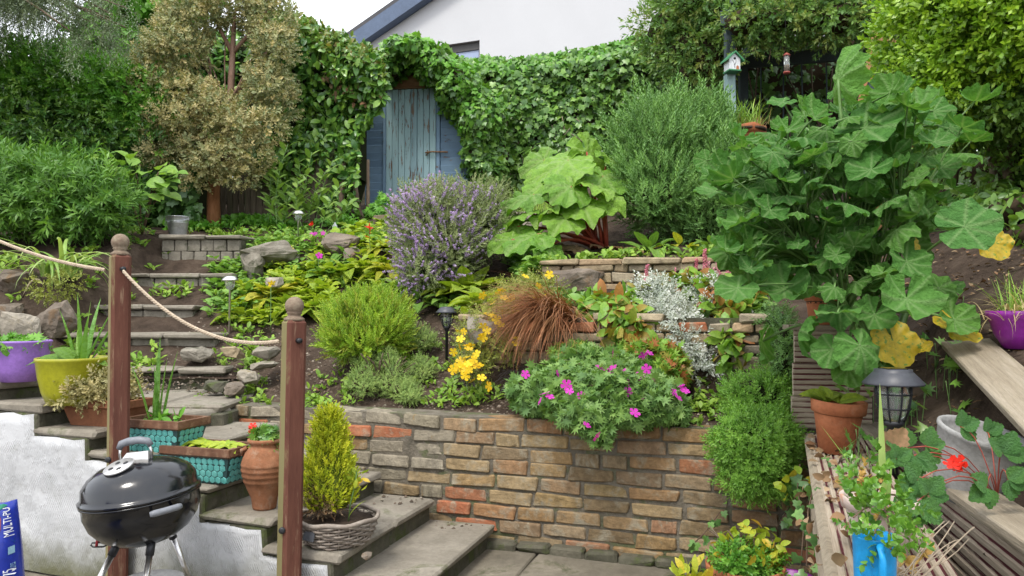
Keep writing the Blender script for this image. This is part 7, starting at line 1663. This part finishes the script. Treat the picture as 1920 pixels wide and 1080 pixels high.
bush(co, 'dead_inner_foliage', [(kc.x - .055, kc.y - .02, kc.z + .20, .085, .08, .07)], 160, SP_CONI, .045, M['stem_leaf'] if 'stem_leaf' in M else M['litter'], rnd=.5, up=.4)
mb = MB(); mb.lathe([(.088, .16), (.098, .24), (.08, .34), (.05, .44), (.02, .52), (.001, .54)], kc + Vector((-.04, 0, 0)), 16); mb.build('inner_foliage', plain('inner_conifer', (.10, .13, .02), .9, .05), co, kind='stuff'); stems(co, 'trunk', [([kc + Vector((-.035, 0, .09)), kc + Vector((-.04, 0, .2))], [.016, .012])], M['bark'], 8)  # added solid filler cone, darker green standing in for the shaded inside
ys_ = potplant('yellow_shoot', 'thin yellow-leaved shoot at the edge of the wicker basket', kc + Vector((.07, -.04, .1)))
sb = kc + Vector((.06, -.05, .1)); stp = [sb, sb + Vector((.008, 0, .08)), sb + Vector((.03, 0, .17)), sb + Vector((.035, .0, .22))]; stems(ys_, 'stem', [(stp, .003)], M['stem_g'], 5)
pos = np.array([tuple(stp[2] + Vector((R.uniform(-.03, .03), R.uniform(-.02, .02), R.uniform(-.04, .05)))) for _ in range(18)]); scatter(ys_, 'leaf', T_LANCE, pos, NR.normal(size=pos.shape) + np.array([0, 0, .8]), NR.normal(size=pos.shape), .045, M['yelleaf'], n_obj=18, wid=1.6); blade_parts(ys_, 'leaf', [(sb + Vector((0, 0, .02)), math.radians(10), 1.1, .11, .016, .9, 6)], M['yelleaf'])
q = potplant('yellowing_plant', 'yellowing small-leaved plant in the broad terracotta pot', tb + Vector((0, 0, .24)))
bush(q, 'leaves', [(tb.x, tb.y, tb.z + .27, .125, .12, .06), (tb.x - .07, tb.y - .05, tb.z + .28, .06, .06, .06)], 420, SP_FINE, .055, M['bright'], rnd=.5, up=.5, lo=.3); bush(q, 'yellow_leaves', [(tb.x + .02, tb.y, tb.z + .33, .14, .1, .09), (tb.x + .1, tb.y, tb.z + .31, .07, .06, .06)], 170, T_OVAL, .048, M['yelleaf'], mode='leaf', n_obj=100, lo=.3, rnd=.7)
stems(q, 'stems', [(bez(tb + Vector((R.uniform(-.08, .08), R.uniform(-.06, .06), .24)), tb + Vector((R.uniform(-.14, .14), R.uniform(-.08, .08), .30 + R.uniform(0, .12))), 0), .0028) for _ in range(24)], M['bark'], 4)
q = potplant('lime_shrub', 'lime yellow leafy shoots rising from the bottom edge', tb2 + Vector((0, 0, .14)))
bush(q, 'leaves', [(tb2.x, tb2.y, tb2.z + .215, .085, .07, .085)], 170, T_LANCE, .062, M['yelleaf'], mode='leaf', n_obj=100, rnd=.6, wid=1.7, droop=-.5, lo=.3)
# ---- right hand pots
q = potplant('primrose', 'primrose leaves in the leaning terracotta pot', Vector((P(1567, 745, 3.0).x - .02, 3.0, .91)))
c = P(1555, 745, 3.0); place_leaves(q, 'leaf', HOST, [(c + Vector((R.uniform(-.03, .03), R.uniform(-.03, .03), -.02)), (math.cos(a) * .8, math.sin(a) * .5, R.uniform(.25, 1.1)), (-math.cos(a) * .4, -.5, .8), R.uniform(.08, .13)) for a in [k * .75 for k in range(12)]], M['hosta'], 'primrose')
q = potplant('ledge_grass', 'single sword-leaved shoot rising between the pots on the ledge', P(1655, 940, 1.78))
c = P(1658, 960, 1.76); blade_parts(q, 'leaf', [(c, math.radians(90), 1.55, .30, .020, .05, 10), (c, math.radians(175), 1.0, .25, .015, .1, 10), (c + Vector((.005, 0, 0)), math.radians(30), 1.45, .12, .014, .2, 8)], M['strap_w'])
bx = potplant('box_shrub', 'small box shrub sprawling over the pinkish pot and blue can', Vector((wp.x, wp.y, .85)))
stm = []; pos = []; D = []
for (x, y, d) in ((1630, 880, 1.7), (1600, 905, 1.62), (1610, 940, 1.55), (1660, 900, 1.66), (1690, 935, 1.6), (1700, 965, 1.55), (1640, 1000, 1.45), (1680, 1005, 1.45), (1720, 990, 1.52), (1600, 970, 1.5), (1660, 960, 1.5), (1670, 1030, 1.42), (1630, 925, 1.56), (1590, 925, 1.56)):
    e = P(x, y, d); stm.append((bez(wp + Vector((R.uniform(-.03, .03), R.uniform(-.03, .03), .10)), e, .02), .0022))
    for k in range(4): pos.append(tuple(e + Vector((R.uniform(-.02, .02), R.uniform(-.02, .02), R.uniform(-.02, .02))))); D.append((R.uniform(-1, 1), R.uniform(-1, .4), R.uniform(-.3, 1)))
pos = np.array(pos); SP_BOX = t_sprig(10, .42, .30, spread=70, opp=True, t0=.1, seed=21, tmpl=T_OVAL); SP_BOX = (SP_BOX[0], SP_BOX[1], SP_BOX[2])
scatter(bx, 'leafy_shoot', SP_BOX, pos, np.array(D), NR.normal(size=pos.shape), .045 * NR.uniform(.8, 1.2, len(pos)), M['box'], n_obj=len(pos), obj_name='leafy_shoot'); stems(bx, 'stems', stm, M['stem_b'], 4)
pos = np.array([tuple(P(x + R.uniform(-6, 6), y + R.uniform(-6, 6), 1.62)) for x, y in ((1610, 885), (1618, 900), (1626, 915), (1632, 930), (1640, 945), (1606, 895), (1622, 908), (1648, 955), (1612, 912), (1600, 900), (1630, 920), (1655, 965))]); scatter(bx, 'dry_shoot', SP_BOX, pos, NR.normal(size=pos.shape) + np.array([0, -.5, .6]), NR.normal(size=pos.shape), .038, M['boxdry'], n_obj=len(pos), obj_name='dry_shoot')
dt = thing('dry_twigs', 'bare pale twigs and dry leaves behind the blue can', 'twigs', P(1730, 1040, 1.6)); stems(dt, 'twigs', [(bez(P(1680 + R.uniform(-20, 60), 1085, 1.5), P(1700 + R.uniform(-40, 130), 985 + R.uniform(-20, 60), 1.62), 0, Vector((R.uniform(-.02, .02), 0, R.uniform(-.02, .02)))), .0014) for _ in range(13)], M['twig_grey'], 4)
pos = np.array([tuple(P(1690 + R.uniform(-30, 50), 1040 + R.uniform(-15, 30), 1.6)) for _ in range(14)]); scatter(dt, 'dry_leaf', T_BROAD, pos, NR.normal(size=pos.shape), np.array([0, -1, .5]) + NR.normal(size=pos.shape) * .5, .035, M['boxdry'], n_obj=14, obj_name='dry_leaf')
# strawberry plant
def t_strawberry():
    V = []; Vn = []; Fc = []; nr, nc = 14, 5
    for i in range(nr + 1):
        t = i / nr; hw = .44 * (math.sin(math.pi * min(1, t ** .75)) ** .8) * (1.06 if i % 2 else .92) if 0 < t < 1 else .01
        for j in range(nc):
            s = (j / (nc - 1) - .5) * 2; V.append((hw * s, t * .95 + .05 * abs(s) * (1 if i % 2 else 0), .30 * hw * abs(s) - .15 * t * t + .02 * (i % 2) * abs(s))); Vn.append(1. if j == 2 else (.5 if i % 2 == 0 else 0.))
    for i in range(nr):
        for j in range(nc - 1): a = i * nc + j; Fc += [(a, a + 1, a + nc + 1), (a, a + nc + 1, a + nc)]
    return np.array(V), np.array(Fc, int), np.array(Vn)
STRB = [t_strawberry()]
sb_ = thing('strawberry_plant', 'strawberry plant with three-part serrated leaves over the plank wall', 'plant', Vector((P(1840, 930, 2.0).x, 2.05, .75)))
root = P(1870, 935, 2.05); spec = []; lines = []
def trif(x, y, d, s, rot, tilt=.5):
    c = P(x, y, d)
    for k in (-1.15, 0, 1.15):
        a = rot + k; spec.append((c, (math.cos(a), -tilt * .6, math.sin(a)), (R.uniform(-.15, .15), -1, tilt), .6 * s * R.uniform(.9, 1.1)))
    lines.append((bez(root, c, .05), .0016))
for t_ in ((1800, 800, 2.1, .09, .4), (1850, 810, 2.15, .085, .5), (1880, 850, 2.0, .11, 1.2), (1850, 915, 1.95, .10, 3.6), (1890, 900, 1.95, .09, -.4), (1720, 900, 1.75, .10, 3.4), (1740, 925, 1.72, .085, 1.0), (1720, 940, 1.7, .11, -1.9), (1700, 840, 1.95, .10, 2.8), (1735, 835, 2.0, .095, .2), (1680, 860, 1.9, .07, 1.8), (1715, 855, 1.9, .1, -1.7)): trif(*t_)
place_leaves(sb_, 'leaf', STRB, spec, M['straw_l'], 'strawberry'); stems(sb_, 'runners', lines, M['stem_r'], 4)
flowers(sb_, [P(1790, 870, 1.95), P(1797, 868, 1.94), P(1800, 874, 1.93), P(1784, 872, 1.94)], .034, M['poppy'], 'red_bloom')
place_leaves(sb_, 'dead_leaf', STRB, [(P(1700, 905, 1.8), (-.3, -.3, -1), (.5, -1, .2), .1), (P(1660, 845, 1.95), (.4, -.3, .6), (0, -1, .4), .08), (P(1715, 890, 1.8), (.2, -.3, -1), (-.5, -1, .2), .09)], M['litter'], 'dead')
# dried grass in the purple bowl
dg = thing('dried_grass', 'straw-coloured drooping grass in the deep purple bowl', 'grass', P(1915, 580, 2.75)); c = P(1918, 590, 2.75)
blades_obj(dg, 'blades', [(c + Vector((R.gauss(0, .05), R.gauss(0, .04), -.02)), R.uniform(0, 6.28), R.uniform(.5, 1.4), R.uniform(.12, .24), .005, R.uniform(1.2, 3.2), 8) for _ in range(110)], M['straw']); blades_obj(dg, 'green_blades', [(c + Vector((R.gauss(0, .05), R.gauss(0, .04), 0)), R.uniform(0, 6.28), R.uniform(.8, 1.5), R.uniform(.12, .2), .005, R.uniform(.3, 1.0), 6) for _ in range(60)], M['grass'])
og = thing('pot_grass', 'pale grasses growing in the orange pot beside the bird box post', 'grass', och); c = och + Vector((.05, 0, .08))
blades_obj(og, 'blades', [(c + Vector((R.gauss(0, .07), R.gauss(0, .06), -.02)), R.uniform(0, 6.28), R.uniform(1.0, 1.5), R.uniform(.15, .42), .012, R.uniform(.2, 1.2), 6) for _ in range(70)], M['grass']); blades_obj(og, 'dry_blades', [(c + Vector((R.gauss(0, .08), R.gauss(0, .06), -.02)), R.uniform(0, 6.28), R.uniform(.8, 1.4), R.uniform(.1, .2), .006, R.uniform(.4, 1.6), 5) for _ in range(90)], M['straw'])
# trailing ivy at the wall end
ti = thing('trailing_ivy', 'thin ivy trailing down the brick wall end and decking side', 'ivy', P(1500, 980, 3.2)); lines = []; pos = []
for (pts) in ([(1500, 870, 3.3), (1495, 920, 3.25), (1508, 980, 3.1), (1500, 1075, 3.0)], [(1540, 850, 2.9), (1528, 900, 2.8), (1515, 960, 2.7), (1512, 1075, 2.6)], [(1470, 890, 3.4), (1480, 950, 3.4), (1450, 1000, 3.4)], [(1580, 850, 2.9), (1560, 900, 2.6), (1540, 930, 2.4)], [(1350, 960, 3.6), (1320, 1000, 3.6), (1300, 1020, 3.6)]):
    w_ = [P(*p) for p in pts]; lines.append((w_, .003))
    for a, b in zip(w_, w_[1:]):
        for k in range(4): pos.append(tuple(a.lerp(b, R.random()) + Vector((R.uniform(-.03, .03), R.uniform(-.04, 0), R.uniform(-.02, .02)))))
stems(ti, 'stems', lines, M['stem_b'], 4); pos = np.array(pos); scatter(ti, 'leaf', T_IVY, pos, np.array([0, -.2, -.8]) + NR.normal(size=pos.shape) * .5, np.array([-.3, -1, .4]) + NR.normal(size=pos.shape) * .4, .055 * NR.uniform(.6, 1.2, len(pos)), M['ivy_d'], n_obj=len(pos))
yl = np.array([tuple(P(x, y, 3.25)) for x, y in ((1462, 905), (1470, 915), (1480, 895), (1455, 912), (1490, 880), (1500, 890), (1475, 925), (1508, 905))]); scatter(ti, 'yellow_leaf', T_BROAD, yl, NR.normal(size=yl.shape), np.array([0, -1, .4]) + NR.normal(size=yl.shape) * .4, .05, M['yelleaf'], n_obj=len(yl), obj_name='yellow_leaf')
dl = thing('dead_ivy_leaves', 'brown dead ivy leaves lying on the decking ledge', 'leaf litter', Vector((1.1, 2.6, .735))); dl['kind'] = 'stuff'; pos = []
for i in range(90): t = R.uniform(.2, 2.0); q = L0 - LD * t + LW * (.02 + abs(R.gauss(0, .09))); pos.append((q.x, q.y, .735 + R.uniform(0, .02)))
for i in range(50): q = L0 - LD * R.uniform(.5, 2.2) + LW * R.uniform(-.03, 0); pos.append((q.x, q.y, R.uniform(.3, .7)))
pos = np.array(pos); scatter(dl, 'leaves', T_BROAD, pos, NR.normal(size=pos.shape) * np.array([1, 1, .5]), np.array([0, -.2, 1.]) + NR.normal(size=pos.shape) * .6, NR.uniform(.02, .045, len(pos)), M['litter'], 0)

# ---- the big mallow
ml = thing('tree_mallow', 'tall tree mallow with large ruffled lobed leaves at the right', 'shrub', onT(1665, 3.35))
mbs = onT(1650, 3.35, -.02); spec = []; lines = []; lines2 = []
br_ends = [P(1450, 300, 3.2), P(1530, 250, 3.4), P(1620, 220, 3.5), P(1700, 240, 3.6), P(1480, 420, 3.1), P(1580, 380, 3.2), P(1690, 380, 3.2), P(1760, 300, 3.6), P(1560, 520, 3.0), P(1640, 470, 3.1)]
for e in br_ends: lines.append((bez(mbs, e, .0, Vector((R.uniform(-.05, .05), -.03, 0)), 6), [.024, .02, .018, .015, .012, .010, .008]))
leaf_list = []
regions = [((1460, 310), (80, 60), 30), ((1560, 270), (80, 56), 26), ((1650, 225), (56, 44), 16), ((1440, 370), (70, 60), 18), ((1540, 390), (90, 70), 24), ((1640, 330), (80, 80), 22), ((1420, 480), (44, 50), 12), ((1520, 480), (70, 60), 16), ((1620, 450), (80, 60), 16), ((1740, 250), (70, 50), 10), ((1700, 520), (60, 60), 4), ((1590, 560), (60, 50), 5), ((1730, 390), (40, 50), 8), ((1395, 330), (36, 36), 10), ((1395, 480), (30, 50), 8)]
for (cx, cy), (rx, ry), n in regions:
    for i in range(int(n * 1.5)):
        for _t in range(40):
            x = cx + R.gauss(0, rx * .6); y = cy + R.gauss(0, ry * .6); d_ = 2.85 + .75 * R.random() + .0004 * (400 - y); q_ = P(x, y, d_)
            if all((q_ - P(a[0], a[1], a[2])).length > .082 for a in leaf_list): leaf_list.append((x, y, d_, R.choice((R.uniform(.08, .12), R.uniform(.11, .15), R.uniform(.13, .175))))); break
for (x, y, d, s) in leaf_list:
    p = P(x, y, d); e = min(br_ends, key=lambda q: (q - p).length); o_ = (p - P(1580, 470, 3.3)); o_.z *= .5
    out = o_.normalized() if o_.length > 0 else Vector((0, -1, 0))
    n_ = Vector((out.x * .5 + R.uniform(-.7, .7), -.45 + R.uniform(-.6, .5), .8 + R.uniform(-.5, .3))); dr = Vector((out.x + R.uniform(-.6, .6), -.45 + R.uniform(-.5, .4), -.15 + R.uniform(-.5, .4)))
    spec.append((p, dr, n_, s)); st0 = e.lerp(mbs, R.uniform(0, .35)); lines2.append((bez(st0, p, .03, None, 4), [.0055, .005, .0045, .004, .0035]))
for (x, y, d, s, dr, n_) in ((1808, 425, 2.75, .21, (.9, -.3, .15), (-.1, -1, .55)), (1700, 560, 2.7, .20, (-.2, -.5, -.8), (-.1, -1, .7)), (1612, 648, 2.72, .175, (.35, -.4, -.9), (.1, -1, .4)), (1560, 655, 2.8, .14, (-.4, -.3, -.9), (-.6, -.8, .2)), (1590, 690, 2.8, .13, (.3, -.3, -.9), (-.2, -1, .2)), (1760, 540, 2.95, .16, (.6, -.2, -.5), (0, -1, .5)), (1660, 190, 3.2, .2, (-.6, -.3, .35), (.2, -.7, .8)), (1620, 240, 3.0, .26, (.5, -.3, .2), (0, -.8, .8)), (1500, 620, 2.9, .15, (-.5, -.2, -.9), (.9, -.4, .1)), (1720, 200, 3.4, .2, (.8, -.3, .3), (0, -.5, .9)), (1470, 540, 2.95, .2, (-.7, -.3, -.7), (-.5, -.8, .4)), (1700, 490, 2.85, .16, (.4, -.3, -.6), (.2, -1, .4)), (1790, 600, 2.75, .14, (.6, -.2, -.4), (0, -1, .6)), (1640, 590, 2.85, .15, (-.5, -.3, -.7), (-.3, -.9, .3)), (1655, 690, 2.85, .16, (.1, -.3, -1), (.1, -1, .2)), (1430, 640, 3.2, .17, (-.3, -.3, -.9), (.8, -.5, .2))):
    spec.append((P(x, y, d), dr, n_, s)); lines2.append((bez(min(br_ends, key=lambda q: (q - P(x, y, d)).length).lerp(mbs, .4), P(x, y, d), .04, None, 6), [.007, .0068, .0065, .006, .0055, .005, .0045]))
# the single tall leaf
tp = P(1572, 150, 3.1); spec.append((tp, (-.02, -.10, .7), (-.95, -.12, .22), .25)); lines2.append((bez(P(1578, 235, 3.1), tp, 0), .007))
place_leaves(ml, 'leaf', MALLOW, spec, M['mallow'], 'mallow'); stems(ml, 'trunk', lines, M['stem_g'], 7); stems(ml, 'petioles', lines2, M['stem_g'], 5)
yl_ = [(P(1862, 455, 2.9), (.3, -.3, -.8), (-.2, -1, .5), .13), (P(1700, 455, 3.0), (-.3, -.3, -.6), (0, -1, .4), .10), (P(1675, 640, 2.85), (.2, -.3, -.8), (0, -1, .3), .18), (P(1790, 610, 2.8), (.3, -.3, -.3), (.1, -.6, .8), .17), (P(1665, 655, 2.95), (-.4, -.2, -.7), (0, -1, .2), .14), (P(1728, 650, 2.9), (.5, -.2, .2), (0, -.6, .8), .07)]
place_leaves(ml, 'yellow_leaf', MALLOW[3:4], yl_, M['mallow_y'], 'mallow_yellow')
gu = thing('dark_undergrowth', 'shaded leaves at the foot of the tree mallow', 'undergrowth', onT(1680, 3.0)); pos = []
for i in range(60): x = R.uniform(1560, 1800); d = R.uniform(2.6, 3.2); c = onT(x, d); pos.append((c.x, c.y, c.z + R.uniform(.02, .16)))
pos = np.array(pos); scatter(gu, 'leaf', T_STAR, pos, NR.normal(size=pos.shape) + np.array([0, -.3, .2]), np.array([0, -.6, 1.]) + NR.normal(size=pos.shape) * .4, NR.uniform(.04, .075, len(pos)), M['laurel'], n_obj=len(pos)); stems(gu, 'stems', [(bez((a, b, T(a, b) - .01), (a + R.uniform(-.02, .02), b, c), 0), .002) for a, b, c in pos], M['stem_g'], 3)
